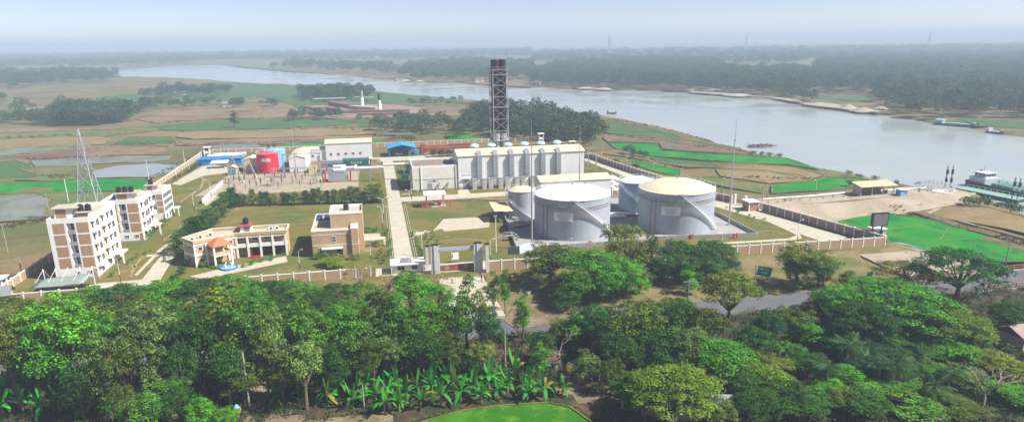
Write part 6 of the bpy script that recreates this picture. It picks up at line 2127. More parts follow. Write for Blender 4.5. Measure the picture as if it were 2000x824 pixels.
TREES = [
    # beyond the highway, left: flat crowned canopy hiding the foot of the front wall
    ('rain', 25, 152, 578, 48, 'dkolive'), ('rain', 170, 153, 560, 60, 'mid'), ('rain', 235, 150, 556, 66, 'dk'), ('rain', 315, 151, 551, 72, 'green'), ('rain', 390, 150, 545, 66, 'dk'), ('rain', 448, 153, 536, 60, 'mid'),
    ('rain', 520, 150, 550, 62, 'dk'), ('rain', 585, 151, 553, 56, 'mid'), ('rain', 650, 152, 556, 50, 'dk'), ('rain', 705, 150, 552, 44, 'mid'), ('rain', 480, 146, 562, 55, 'green'), ('rain', 280, 146, 575, 55, 'dkolive'), ('rain', 620, 146, 570, 50, 'dk'),
    ('sparse', 702, 156, 512, 40, 'olive'), ('broad', 20, 144, 598, 50, 'olive'), ('broad', 200, 144, 596, 50, 'olive'), ('tall', 350, 143, 592, 36, 'mid'), ('broad', 560, 143, 592, 50, 'dk'), ('broad', 690, 142, 588, 45, 'mid'), ('tall', 745, 144, 560, 34, 'dkolive'),
    ('broad', 440, 142, 595, 46, 'dk'), ('broad', 90, 143, 610, 48, 'dk'),
    ('sparse', 758, 158, 530, 30, 'brown'), ('broad', 795, 156, 528, 26, 'dk'), ('sparse', 850, 152, 530, 26, 'brown'), ('sparse', 868, 146, 556, 26, 'brown'),
    # near side of the highway, left
    ('bushy', 118, 125, 580, 80, 'bright'), ('bushy', 200, 126, 610, 40, 'green'), ('broad', 170, 127, 602, 45, 'bright'), ('broad', 62, 124, 622, 48, 'green'), ('broad', 10, 124, 612, 48, 'olive'), ('broad', 285, 124, 590, 58, 'grey'), ('tall', 340, 125, 625, 34, 'olive'), ('tall', 425, 124, 562, 50, 'olive'), ('broad', 385, 122, 604, 44, 'dk'), ('tall', 470, 123, 577, 46, 'mid'),
    ('broad', 525, 122, 600, 44, 'grey'), ('tall', 515, 118, 628, 26, 'ygreen'), ('tall', 575, 124, 588, 36, 'mid'), ('broad', 610, 123, 606, 46, 'mid'), ('broad', 662, 125, 600, 50, 'green'), ('tall', 705, 125, 596, 32, 'dkolive'), ('broad', 590, 114, 668, 46, 'grey'), ('tall', 545, 117, 672, 30, 'olive'), ('tall', 680, 120, 640, 30, 'lgreen'),
    ('broad', 240, 118, 660, 40, 'dkolive'), ('tall', 190, 118, 650, 32, 'grey'), ('broad', 440, 117, 670, 44, 'dk'), ('broad', 350, 117, 672, 40, 'dk'), ('tall', 300, 116, 668, 26, 'grey'), ('broad', 640, 117, 672, 38, 'dk'),
    ('broad', 800, 146, 536, 38, 'bright'), ('tall', 775, 127, 575, 36, 'green'), ('broad', 832, 126, 590, 52, 'bright'), ('broad', 790, 126, 605, 44, 'mid'), ('broad', 872, 126, 598, 36, 'mid'), ('broad', 858, 145, 558, 34, 'green'), ('tall', 745, 126, 602, 32, 'lgreen'), ('broad', 825, 120, 645, 44, 'dk'), ('broad', 760, 120, 660, 34, 'grey'), ('broad', 725, 118, 662, 30, 'dkolive'),
    ('tall', 908, 125, 537, 30, 'lgreen'), ('tall', 938, 125, 552, 20, 'olive'), ('tall', 965, 142, 528, 17, 'lgreen'), ('tall', 986, 142, 526, 13, 'green'), ('tall', 1021, 127, 574, 18, 'bright'), ('broad', 955, 121, 602, 32, 'teal'), ('tall', 900, 120, 620, 26, 'dk'), ('broad', 880, 119, 652, 32, 'dkolive'), ('broad', 935, 117, 668, 28, 'olive'),
    # beyond the highway, right
    ('broad', 1074, 158, 476, 54, 'dkolive'), ('broad', 1162, 150, 488, 62, 'green'), ('broad', 1108, 147, 536, 36, 'dk'), ('broad', 1206, 149, 510, 44, 'mid'), ('broad', 1216, 161, 436, 38, 'olive'), ('tall', 1272, 158, 456, 26, 'dkolive'), ('broad', 1322, 159, 470, 44, 'dk'), ('broad', 1390, 158, 470, 46, 'dk'), ('broad', 1355, 156, 484, 40, 'teal'), ('tall', 1346, 144, 528, 20, 'bright'),
    ('broad', 1562, 142, 476, 46, 'olive'), ('broad', 1602, 142, 498, 36, 'mid'), ('tall', 1660, 143, 528, 18, 'grey'), ('rain', 1428, 126, 530, 62, 'olive'), ('rain', 1768, 136, 514, 66, 'yellow'), ('rain', 1878, 126, 487, 88, 'emerald'), ('sparse', 1810, 122, 560, 34, 'grey'), ('tall', 1250, 156, 472, 22, 'olive'),
    ('bushy', 1128, 145, 520, 46, 'mid'), ('bushy', 1178, 144, 512, 46, 'green'), ('bushy', 1226, 145, 505, 40, 'green'), ('bushy', 1105, 142, 560, 36, 'dk'), ('bushy', 1250, 147, 520, 30, 'dkolive'), ('bushy', 1300, 153, 498, 34, 'dk'), ('bushy', 1335, 151, 500, 40, 'dk'), ('bushy', 1385, 152, 500, 44, 'dk'), ('bushy', 1415, 155, 492, 30, 'teal'), ('bushy', 1200, 156, 462, 26, 'olive'), ('bushy', 1240, 157, 470, 26, 'dkolive'),
    ('bushy', 1560, 141, 500, 30, 'mid'), ('bushy', 1610, 141, 520, 26, 'olive'), ('bushy', 1060, 156, 505, 36, 'olive'), ('bushy', 1480, 140.5, 570, 22, 'dkolive'), ('bushy', 1512, 140.5, 575, 18, 'brown'),
    ('bushy', 1200, 127, 594, 36, 'dk'), ('bushy', 1270, 126, 588, 42, 'dkolive'), ('bushy', 1335, 126, 586, 42, 'mid'), ('bushy', 1130, 126, 602, 30, 'emerald'), ('bushy', 1165, 127, 598, 32, 'green'), ('bushy', 1090, 125, 622, 24, 'dkolive'), ('bushy', 1375, 124, 606, 30, 'dk'), ('bushy', 1635, 125, 575, 34, 'mid'),
    ('bushy', 470, 117, 700, 40, 'dkolive'), ('bushy', 150, 118, 700, 36, 'dk'), ('bushy', 760, 128, 590, 34, 'mid'), ('bushy', 690, 127, 612, 30, 'green'), ('bushy', 420, 127, 620, 36, 'dk'), ('bushy', 320, 127, 640, 36, 'dkolive'), ('bushy', 550, 127, 618, 34, 'mid'),
    # near side, right
    ('rain', 1745, 118, 552, 118, 'green'), ('rain', 1650, 121, 560, 62, 'green'), ('rain', 1690, 112, 590, 70, 'dk'), ('rain', 1850, 110, 602, 85, 'ygreen'), ('broad', 1972, 112, 590, 40, 'dk'), ('broad', 1600, 126, 572, 30, 'dk'), ('broad', 1155, 124, 598, 36, 'emerald'), ('tall', 1120, 124, 610, 28, 'green'), ('broad', 1245, 119, 592, 62, 'dkolive'), ('broad', 1310, 121, 586, 56, 'dk'), ('broad', 1365, 118, 600, 46, 'dkolive'),
    ('broad', 1285, 112, 646, 62, 'dk'), ('broad', 1345, 111, 640, 50, 'grey'), ('broad', 1215, 112, 655, 40, 'dk'), ('broad', 1185, 118, 625, 34, 'dk'), ('bare', 1093, 118, 640, 40, 'brown'), ('tall', 1142, 111, 686, 30, 'grey'), ('broad', 1060, 120, 648, 30, 'dk'), ('tall', 1055, 114, 668, 22, 'green'),
    ('broad', 1405, 106, 668, 66, 'green'), ('rain', 1320, 95, 722, 100, 'ygreen'), ('rain', 1260, 97, 742, 55, 'green'), ('broad', 1235, 101, 735, 36, 'dk'), ('broad', 1500, 113, 608, 30, 'emerald'), ('tall', 1580, 115, 624, 44, 'green'), ('broad', 1545, 118, 600, 36, 'dkolive'), ('broad', 1470, 111, 640, 42, 'dk'), ('broad', 1490, 106, 690, 50, 'olive'), ('broad', 1518, 98, 722, 36, 'lime'), ('broad', 1440, 100, 720, 46, 'dk'), ('broad', 1620, 96, 748, 54, 'green'), ('broad', 1560, 93, 772, 50, 'dk'),
    ('broad', 1630, 112, 640, 50, 'dk'), ('broad', 1690, 104, 690, 56, 'teal'), ('broad', 1750, 111, 640, 56, 'dk'), ('broad', 1800, 106, 668, 50, 'dk'), ('broad', 1860, 104, 668, 46, 'green'), ('broad', 1905, 109, 640, 46, 'ygreen'), ('broad', 1945, 99, 690, 46, 'olive'), ('broad', 1880, 97, 720, 46, 'grey'), ('broad', 1770, 91, 764, 70, 'mid'), ('bare', 1930, 89, 715, 62, 'brown'), ('broad', 1995, 93, 712, 44, 'olive'),
    ('broad', 1690, 90, 770, 54, 'dk'), ('broad', 1480, 92, 768, 54, 'dk'), ('broad', 1400, 92, 780, 44, 'dkolive'), ('broad', 1830, 91, 780, 50, 'dk'), ('broad', 1990, 88, 760, 50, 'green'), ('broad', 1880, 87, 790, 44, 'dkolive'), ('broad', 1580, 105, 690, 40, 'dk'), ('broad', 1650, 100, 715, 36, 'green'), ('broad', 1740, 99, 712, 40, 'dk'),
    ('bushy', 30, 127, 640, 34, 'dk'), ('bushy', 90, 128, 632, 34, 'mid'), ('bushy', 235, 128, 628, 36, 'dk'), ('bushy', 365, 128, 618, 34, 'green'), ('bushy', 500, 128, 614, 34, 'dk'), ('bushy', 600, 128, 612, 32, 'dkolive'), ('bushy', 650, 128, 622, 32, 'dk'), ('bushy', 730, 128, 620, 30, 'mid'), ('bushy', 815, 128, 612, 32, 'dk'), ('bushy', 130, 142, 600, 40, 'mid'), ('bushy', 260, 143, 596, 40, 'dkolive'), ('bushy', 400, 143, 590, 40, 'mid'), ('bushy', 520, 143, 588, 40, 'green'), ('bushy', 640, 143, 590, 36, 'mid'), ('bushy', 60, 146, 590, 40, 'dk'),
    ('rain', 350, 156, 545, 50, 'green'), ('rain', 560, 156, 546, 46, 'mid'), ('rain', 120, 157, 572, 46, 'dkolive'),
    ('bushy', 1440, 103, 700, 36, 'dkolive'), ('bushy', 1550, 108, 672, 36, 'mid'), ('bushy', 1720, 106, 672, 40, 'dk'), ('bushy', 1830, 99, 712, 40, 'mid'), ('bushy', 1920, 93, 745, 40, 'dkolive'), ('bushy', 1650, 92, 760, 40, 'olive'), ('bushy', 1540, 96, 742, 34, 'dk'), ('bushy', 1360, 100, 735, 34, 'dk'), ('bushy', 1195, 107, 700, 30, 'dkolive'),
    # bottom left
    ('broad', 350, 109, 762, 46, 'dk'), ('broad', 330, 113, 742, 40, 'mid'), ('broad', 395, 106, 778, 36, 'green'), ('broad', 290, 108, 768, 40, 'mid'), ('broad', 440, 104, 796, 26, 'bright'), ('broad', 240, 112, 752, 34, 'dkolive'),
    # inside the compound
    ('broad', 650, 183, 504, 26, 'olive'),
]
for t_ in TREES:
    tree(*t_)
# lone trees out on the plain
for kind, px, yb, top, hw, col, lab in (('tall', 456, 250, 217, 9, 'dk', 'lone dark slender tree standing in the long green strip of paddy'), ('broad', 1660, 366, 352, 8, 'dk', 'round dark bush tree on the green plot behind the jetty shed'), ('broad', 1450, 138, 128, 7, 'dk', 'hazy lone tree on the far bank beyond the river')):
    p = G(px, yb, FIELD)
    tree(kind, px, p.y, top, hw, col, lab, FIELD)
# casuarina rows
for i in range(13):
    f = i / 12
    x, y = 352 + (452 - 352) * f, 497 + (398 - 497) * f
    p = G(x, y)
    tree('casuarina', x, p.y, y - 48 + 16 * f + random.uniform(-7, 5), 27 - 10 * f + random.uniform(-3, 3), random.choice(('emerald', 'grey', 'teal', 'dk')), 'feathery casuarina tree in the row between the office and the apartments', 0.0)
for i in range(20):
    x = 462 + i * 14.6 + random.uniform(-4, 4)
    y = 402 - i * .35
    p = G(x, y)
    tree('casuarina', x, p.y, y - random.uniform(21, 35) - (6 if i > 17 else 0), random.uniform(9, 13) + (5 if i > 17 else 0), random.choice(('emerald', 'grey', 'teal', 'olive')), 'small feathery casuarina tree in the row before the switchyard', 0.0)

# ---------------------------------------------------------------- banana plants and palms: each blade is a piece of its own
def blade(L, Wd, arch, rise, ns=7):
    q = B()
    pts = []
    for i in range(ns + 1):
        f = i / ns
        pts.append((L * f * (1 - .18 * f), rise * f * L - arch * f * f * L))
    for i in range(ns + 1):
        f = i / ns
        w = Wd * (math.sin(math.pi * min(1, .08 + .92 * f)) ** .6) * (1 if f > .12 else .2)
        x, z = pts[i]
        q.v += [(x, -w, z - w * .25 + random.uniform(-.03, .03)), (x, 0, z), (x, w, z - w * .25 + random.uniform(-.03, .03))]
    for i in range(ns):
        a = i * 3
        q.f += [(a, a + 3, a + 4, a + 1), (a + 1, a + 4, a + 5, a + 2)]
        q.m += [0, 0]
    return q.mesh('leaf', MBAN, 'all')


BL = [blade(2.6, .31, .6, .75), blade(2.8, .33, 1.0, .9), blade(2.2, .26, .25, 1.3), blade(2.4, .30, 1.25, .65), blade(2.5, .32, .85, 1.05)]
BST = [B().lathe((0, 0, 0), [(.2, -.4), (.17, .8), (.11, 2.0), (0, 2.02)], 7).mesh('stem', mat('banana_stem', (.20, .24, .07), .7, .3, 1.5)), ]


def banana(p, s_, label, col=(.05, .26, .03)):
    o = thing('banana_plant', label, 'banana plant', tuple(p), None, random.uniform(0, 6.28))
    o.scale = (s_, s_, s_ * random.uniform(.9, 1.15))
    put('stem', BST[0], o)
    n_ = random.randint(10, 14)
    for k in range(n_):
        c = [v_ * random.uniform(.5, 1.5) for v_ in col]
        if random.random() < .035:
            c = (.34, .27, .04)
        f = k / n_
        put('leaf', BL[2] if f < .25 else random.choice(BL), o, (0, 0, 1.75 + random.uniform(-.2, .25)), (random.uniform(-.35, .35), random.uniform(-.15, .2) - .5 * (f < .25), k * 2.4 + random.uniform(-.3, .3)), scale=(random.uniform(.8, 1.15),) * 3, col=(*c, 1))


for x, y, s_ in [(8, 818, 1.2), (48, 812, 1.1), (85, 815, 1.2), (118, 808, 1.1), (160, 814, 1.2), (195, 800, 1.3), (215, 818, 1.0), (30, 790, 1.0), (140, 792, 1.0), (268, 806, 1.1), (65, 795, 1.2), (105, 788, 1.1), (175, 790, 1.2), (230, 792, 1.1), (20, 800, 1.2), (245, 815, 1.1), (205, 778, 1.0), (70, 775, 1.0),
                 (545, 790, 1.0), (585, 783, 1.0), (640, 790, 1.1), (662, 776, 1.2), (690, 795, 1.0), (715, 772, 1.3), (735, 790, 1.2), (752, 806, 1.1), (775, 765, 1.2), (795, 786, 1.2), (815, 770, 1.1), (822, 798, 1.0), (845, 775, 1.2), (862, 792, 1.2), (885, 765, 1.3), (900, 784, 1.2), (925, 772, 1.2), (940, 788, 1.0), (955, 760, 1.3), (972, 778, 1.1), (992, 768, 1.2), (1005, 745, 1.3), (1022, 770, 1.1), (1040, 758, 1.0), (1062, 778, 1.3), (1100, 772, 1.0), (720, 745, 1.1), (870, 752, 1.0), (910, 748, 1.1), (678, 760, 1.1), (758, 778, 1.2), (836, 758, 1.1), (932, 756, 1.2), (980, 756, 1.1), (1030, 784, 1.0), (700, 782, 1.1), (780, 800, 1.0), (375, 760, 1.1), (360, 745, 1.0),
                 (1290, 690, 1.1), (1255, 745, 1.0), (1210, 775, 1.0)]:
    p = G(x, y, FRONT)
    where = 'at the bottom left corner' if x < 300 else ('in the clump beside the concrete pole' if x < 600 else ('in the front row below the guard booth' if x < 830 else ('in the front row above the lime rice plot' if x < 1120 else 'in the thicket below the tanks')))
    banana(Vector((p.x, p.y, hz(p.x, p.y))), s_, 'broad leaved banana plant ' + where)


def frond(L, droop, nl, w, rise):
    q = B()
    prev = None
    for i in range(nl + 1):
        f = i / nl
        p = Vector((L * f * (1 - .12 * f), 0, rise * L * f - droop * L * f * f))
        if prev is not None:
            q.bar(prev, p, .05 * (1.2 - f), .05)
            ll = w * math.sin(math.pi * (.15 + .8 * f))
            for s_ in (-1, 1):
                e = p + Vector((ll * .45, s_ * ll, -ll * .45))
                d = Vector((.09, 0, 0))
                q._a([p - d, e, p + d], [(0, 1, 2)])
        prev = p
    return q.mesh('frond', MBAN)


FR = [frond(3.4, .75, 15, 1.0, .55), frond(3.6, .45, 15, 1.0, .75), frond(3.2, 1.05, 15, .95, .45)]
FA = [frond(1.9, .55, 11, .55, .95), frond(2.0, .85, 11, .55, .8)]


def palm(px, py_, top, kind, label, col):
    p = G(px, py_, FRONT)
    z = hz(p.x, p.y)
    lo, hi = 1, 30
    for _ in range(30):
        m_ = (lo + hi) / 2
        if PX((p.x, p.y, z + m_))[1] > top:
            lo = m_
        else:
            hi = m_
    h = max(2, lo - 1.5)
    o = thing('areca_palm' if kind == 'a' else 'coconut_palm', label, 'palm', (p.x, p.y, z))
    r = .12 if kind == 'a' else .2
    B().tube([(0, 0, -.4), (.1, .05, h * .5), (.25, .1, h)], [r * 1.2, r, r * .8], 7).to('trunk', MWOODL, o, off=False)
    n_ = 9 if kind == 'a' else 15
    for k in range(n_):
        m_ = random.choice(FA if kind == 'a' else FR)
        put('frond', m_, o, (.25, .1, h), (random.uniform(-.2, .2), random.uniform(-.35, .45), k * 2.4 + random.uniform(-.2, .2)), scale=(random.uniform(.85, 1.15),) * 3, col=(*[c * random.uniform(.8, 1.2) for c in col], 1))


for x, y, top, k in [(1388, 700, 630, 'a'), (1408, 695, 634, 'a'), (1428, 700, 632, 'a'), (1450, 690, 634, 'a'), (1240, 690, 618, 'a'), (1222, 695, 628, 'a'), (1518, 730, 662, 'a'), (1530, 725, 672, 'a'), (1268, 740, 700, 'a'), (1295, 740, 695, 'a'), (1235, 770, 720, 'a'), (1320, 740, 705, 'a'),
                     (1610, 770, 700, 'c'), (1545, 810, 760, 'c'), (1712, 760, 700, 'c'), (1650, 730, 660, 'c'), (1815, 800, 738, 'c'), (1740, 770, 702, 'c'), (1780, 745, 690, 'c'), (1600, 760, 706, 'c'), (1690, 720, 668, 'c'), (1850, 760, 712, 'c'), (1450, 770, 735, 'c'), (1960, 710, 665, 'a'), (1770, 735, 700, 'a'), (1800, 730, 698, 'a'), (1870, 740, 705, 'a'), (1920, 700, 660, 'a'), (1215, 800, 740, 'c'), (1480, 800, 765, 'c'),
                     (275, 800, 772, 'a'), (300, 815, 780, 'a')]:
    palm(x, y, top, k, ('slender areca palm' if k == 'a' else 'coconut palm with arching fronds') + (' in the front thicket below ' + landmark(x)), (.075, .25, .03) if k == 'a' and random.random() < .6 else (.045, .12, .035))

# ---------------------------------------------------------------- undergrowth, hedges, shrubs
SH = []
for k in range(3):
    c = [(random.uniform(-.5, .5), random.uniform(-.5, .5), random.uniform(.3, .9), random.uniform(.35, .6)) for _ in range(6)]
    P, N, Z = cloud(c, per=110, size=.12, flat=.9, up=.5)
    SH.append(leaf_mesh('shrub', P, N, Z, MLEAF))


def shrub(x, y, z, s_, col, label, group):
    c = COLS[col]
    o = put('shrub', random.choice(SH), None, (x, y, z), random.uniform(0, 6.28), scale=(s_, s_, s_ * random.uniform(.8, 1.2)), col=(*[v_ * random.uniform(.8, 1.3) for v_ in c], 1))
    return tag(o, label, 'shrub', group)


for pts, n_, s_, col, lab in [
    ([(345, 352), (400, 318)], 12, 1.5, 'emerald', 'round green shrub along the left boundary wall'),
    ([(480, 522), (500, 512), (535, 508)], 8, 1.1, 'green', 'green garden shrub at the edge of the office court'),
    ([(615, 505), (640, 508), (700, 506)], 9, 1.5, 'green', 'leafy shrub before the tan house'),
    ([(716, 452), (735, 452)], 5, 1.2, 'mid', 'flowering shrub beside the garden arch'),
    ([(727, 478), (737, 480), (742, 500), (747, 515)], 9, 1.0, 'yellow', 'yellow flowering shrub along the garden strip of the tan house'),
    ([(755, 455), (762, 500)], 6, 1.1, 'green', 'green shrub along the left edge of the main road'),
    ([(808, 455), (816, 480), (828, 505)], 9, .9, 'green', 'small shrub in the planted strip right of the main road'),
    ([(812, 376), (848, 374)], 6, 1.0, 'dk', 'small dark shrub at the foot of the white annex'),
    ([(830, 455), (836, 490)], 6, .9, 'lgreen', 'young sapling in the first sapling line of the entrance lawn'),
    ([(846, 455), (852, 486)], 6, .9, 'lgreen', 'young sapling in the second sapling line of the entrance lawn'),
    ([(225, 540), (250, 512), (265, 505), (300, 490)], 8, 1.0, 'green', 'small shrub on the lawn of the nearest apartment block'),
    ([(288, 468), (302, 458), (330, 432)], 8, 1.6, 'mid', 'shrub at the foot of the apartment blocks'),
    ([(1420, 408), (1460, 425), (1490, 430), (1440, 415)], 7, .8, 'green', 'small shrub on the lawn between the dike and the perimeter road'),
    ([(1190, 312), (1240, 326)], 6, 2.2, 'dk', 'dark bush beside the right perimeter wall'),
    ([(1225, 300), (1260, 306)], 5, 2.6, 'dk', 'dark bush behind the right perimeter wall'),
    ([(360, 520), (352, 540), (340, 552)], 6, 1.4, 'emerald', 'shrub at the left end of the office'),
    ([(385, 520), (400, 523), (425, 524)], 6, 1.0, 'green', 'low shrub before the slanted wing of the office'),
    ([(1500, 396), (1560, 391), (1640, 385), (1700, 381), (1760, 377), (1830, 372)], 20, .6, 'dkolive', 'small dark sapling along the jetty bank road'),
    ([(1880, 402), (1920, 403), (1960, 410), (1995, 415)], 12, 2.6, 'dkolive', 'dark scrub bush on the bank before the moored vessel'),
    ([(1470, 303), (1500, 305), (1518, 308)], 4, 2.2, 'dkolive', 'dark bush on the water edge'),
    ([(1660, 344), (1690, 350), (1790, 369)], 6, 1.8, 'dkolive', 'brownish bush on the river edge behind the jetty shed')]:
    P = [G(x, y, 0 if not lab.endswith(('edge', 'vessel', 'shed', 'behind the right perimeter wall')) else FIELD) for x, y in pts]
    for i in range(n_):
        f = i / max(1, n_ - 1) * (len(P) - 1)
        j = min(int(f), len(P) - 2)
        p = P[j].lerp(P[j + 1], f - j) + Vector((random.uniform(-.6, .6), random.uniform(-.6, .6), 0))
        shrub(p.x, p.y, hz(p.x, p.y) - .05, s_ * random.uniform(.8, 1.25), col, lab, lab.split(' ', 1)[1] + 's' if False else 'garden and bank shrubs')

# loose undergrowth under the front trees
P, N, Z, n_ = [], [], [], 0
CP = []
while len(CP) < 3600:
    y = random.uniform(76, 130)
    x = random.uniform(-95, 185)
    px, py_ = PX((x, y, hz(x, y)))
    if not (-60 < px < 2060 and 560 < py_ < 880):
        continue
    if 770 < px < 1180 and py_ > 782:                    # open rice plot
        continue
    if random.random() < .7 and (1080 < px < 1200 and 730 < py_ < 800 or 520 < px < 800 and py_ > 806):
        continue
    if px < 760 and 790 > py_ > 735 and random.random() < .5:
        continue
    CP.append((x, y, hz(x, y) + random.uniform(.1, .8), random.uniform(.5, 1.25)))
for j in range(3):
    P, N, Z = cloud(CP[j::3], per=26, size=.2, flat=.7, up=.6)
    cl = ((.030, .075, .018), (.050, .095, .022), (.035, .055, .018))[j]
    o = put('undergrowth', leaf_mesh('undergrowth', P, N, Z, MLEAF), col=(*cl, 1))
    tag(o, ('dark', 'mid green', 'brownish')[j] + ' low undergrowth beneath the front trees', kind='stuff')
CP = []
for _ in range(260):
    y = random.uniform(140, 166)
    x = random.uniform(-90, 20)
    CP.append((x, y, hz(x, y) + .2, random.uniform(.4, .9)))
for _ in range(60):
    y = random.uniform(139.5, 142)
    x = random.uniform(28, 120)
    CP.append((x, y, hz(x, y) + .1, random.uniform(.3, .7)))
P, N, Z = cloud(CP, per=26, size=.17, flat=.7, up=.6)
tag(put('undergrowth', leaf_mesh('undergrowth', P, N, Z, MLEAF), col=(.045, .065, .02, 1)), 'weeds between the front wall and the highway', kind='stuff')
# weeds and rough grass along bunds, banks and wall feet
CP = []
for (x0, y0), (x1, y1), n_, zz in [((1750, 408), (1900, 450), 90, FIELD), ((1900, 450), (2040, 492), 80, FIELD), ((1800, 424), (1990, 470), 70, FIELD), ((1180, 262), (1470, 300), 90, FIELD), ((70, 345), (180, 348), 30, FIELD), ((60, 312), (240, 304), 40, FIELD), ((230, 283), (345, 280), 40, FIELD), ((350, 258), (730, 250), 70, FIELD), ((380, 300), (560, 296), 80, FIELD), ((90, 430), (0, 445), 50, FIELD), ((300, 350), (400, 300), 60, FIELD), ((0, 270), (240, 262), 50, FIELD), ((345, 284), (720, 275), 70, FIELD), ((300, 240), (600, 230), 40, FIELD), ((1270, 308), (1400, 316), 30, FIELD), ((1236, 310), (1330, 330), 30, FIELD), ((1410, 345), (1600, 352), 40, FIELD), ((1050, 212), (1300, 252), 60, FIELD), ((1300, 252), (1600, 330), 60, FIELD), ((680, 255), (880, 285), 60, FIELD)]:
    a, e = G(x0, y0, zz), G(x1, y1, zz)
    for _ in range(n_):
        p = a.lerp(e, random.random())
        k = (p - Vector((0, 0, HC))).length / 220
        p += Vector((random.uniform(-2, 2), random.uniform(-2, 2), 0)) * k
        CP.append((p.x, p.y, hz(p.x, p.y) + .3, random.uniform(.35, .8) * k ** .5))
P, N, Z = cloud(CP, per=24, size=.26, flat=.6, up=.5)
tag(put('rough_grass', leaf_mesh('rough_grass', P, N, Z, MLEAF), col=(.085, .075, .035, 1)), 'dry weeds along the bunds and ditch banks', kind='stuff')

CP = []
EDG = [(760, 845), (830, 822), (905, 801), (985, 791), (1070, 786), (1115, 796), (1160, 828)]
for (x0, y0), (x1, y1) in zip(EDG, EDG[1:]):
    for _ in range(34):
        f = random.random()
        p = G(x0 + (x1 - x0) * f + random.uniform(-6, 6), y0 + (y1 - y0) * f + random.uniform(-7, 4), FRONT)
        CP.append((p.x, p.y, hz(p.x, p.y) + .25, random.uniform(.2, .5)))
P, N, Z = cloud(CP, per=70, size=.13, flat=.7, up=.4)
tag(put('rough_grass', leaf_mesh('rough_grass', P, N, Z, MLEAF), col=(.09, .16, .02, 1)), 'green grass tufts round the lime rice plot', kind='stuff')

# ---------------------------------------------------------------- far woods (one mass each)
kit = D.collections.new('wood_kit')
for k, cl in enumerate(((.040, .090, .036), (.055, .105, .036), (.034, .076, .038), (.070, .105, .040))):
    c = []
    for i in range(26):
        z_ = 1 - 1.6 * (i + .5) / 26
        rad = math.sqrt(max(.05, 1 - z_ * z_ * .9))
        a = i * 2.39996
        q_ = random.uniform(.7, 1.08)
        c.append((3.3 * rad * math.cos(a) * q_, 3.3 * rad * math.sin(a) * q_, 6.0 + (3.2 if k != 3 else 1.8) * z_ * q_, random.uniform(.9, 1.5)))
    P, N, Z = cloud(c, per=11, size=.42, flat=.85, up=.5)
    lm = leafmat('wood_leaf_%d' % k, cl, .2, .35)
    o = D.objects.new('wood_crown_%d' % k, leaf_mesh('wood_crown', P, N, Z, lm))
    kit.objects.link(o)
ng = D.node_groups.new('scatter_wood', 'GeometryNodeTree')
ng.interface.new_socket('Geometry', in_out='INPUT', socket_type='NodeSocketGeometry')
ng.interface.new_socket('Geometry', in_out='OUTPUT', socket_type='NodeSocketGeometry')
gi, go = ng.nodes.new('NodeGroupInput'), ng.nodes.new('NodeGroupOutput')
ip = ng.nodes.new('GeometryNodeInstanceOnPoints')
ci = ng.nodes.new('GeometryNodeCollectionInfo')
ci.inputs[0].default_value = kit
ci.inputs['Separate Children'].default_value = True
ci.inputs['Reset Children'].default_value = True
ip.inputs['Pick Instance'].default_value = True
rr_ = ng.nodes.new('FunctionNodeRandomValue')
rr_.data_type = 'FLOAT_VECTOR'
rr_.inputs[0].default_value = (-.06, -.06, 0)
rr_.inputs[1].default_value = (.06, .06, 6.28)
na = ng.nodes.new('GeometryNodeInputNamedAttribute')
na.data_type = 'FLOAT_VECTOR'
na.inputs[0].default_value = 'tscale'
ng.links.new(gi.outputs[0], ip.inputs['Points'])
ng.links.new(ci.outputs[0], ip.inputs['Instance'])
ng.links.new(rr_.outputs[0], ip.inputs['Rotation'])
ng.links.new(na.outputs[0], ip.inputs['Scale'])
ng.links.new(ip.outputs[0], go.inputs[0])


def wood(name, px, spacing, smin, smax, label, z=FIELD, keep=1.0):
    P = [tuple(G(x, y, z)[:2]) for x, y in px]
    x0, x1 = min(p[0] for p in P), max(p[0] for p in P)
    y0, y1 = min(p[1] for p in P), max(p[1] for p in P)
    pts, sc = [], []
    y = y0
    while y < y1:
        d = math.hypot((x0 + x1) / 2, y)
        st = spacing * max(1, d / 900) ** .62
        x = x0
        while x < x1:
            xx, yy = x + random.uniform(-.5, .5) * st, y + random.uniform(-.5, .5) * st
            if inpoly(xx, yy, P) and random.random() < keep and not inpoly(xx, yy, RIVER):
                s_ = random.uniform(smin, smax) * (1 + .35 * max(0, d / 900 - 1))
                pts.append((xx, yy, z - .5))
                sc += [s_, s_, s_ * random.uniform(.75, 1.2) / (1 + .25 * max(0, d / 900 - 1))]
            x += st
        y += st
    me = D.meshes.new(name)
    me.from_pydata(pts, [], [])
    at = me.attributes.new('tscale', 'FLOAT_VECTOR', 'POINT')
    at.data.foreach_set('vector', sc)
    o = tag(put(name, me), label, kind='stuff')
    md = o.modifiers.new('scatter', 'NODES')
    md.node_group = ng
    return len(pts)


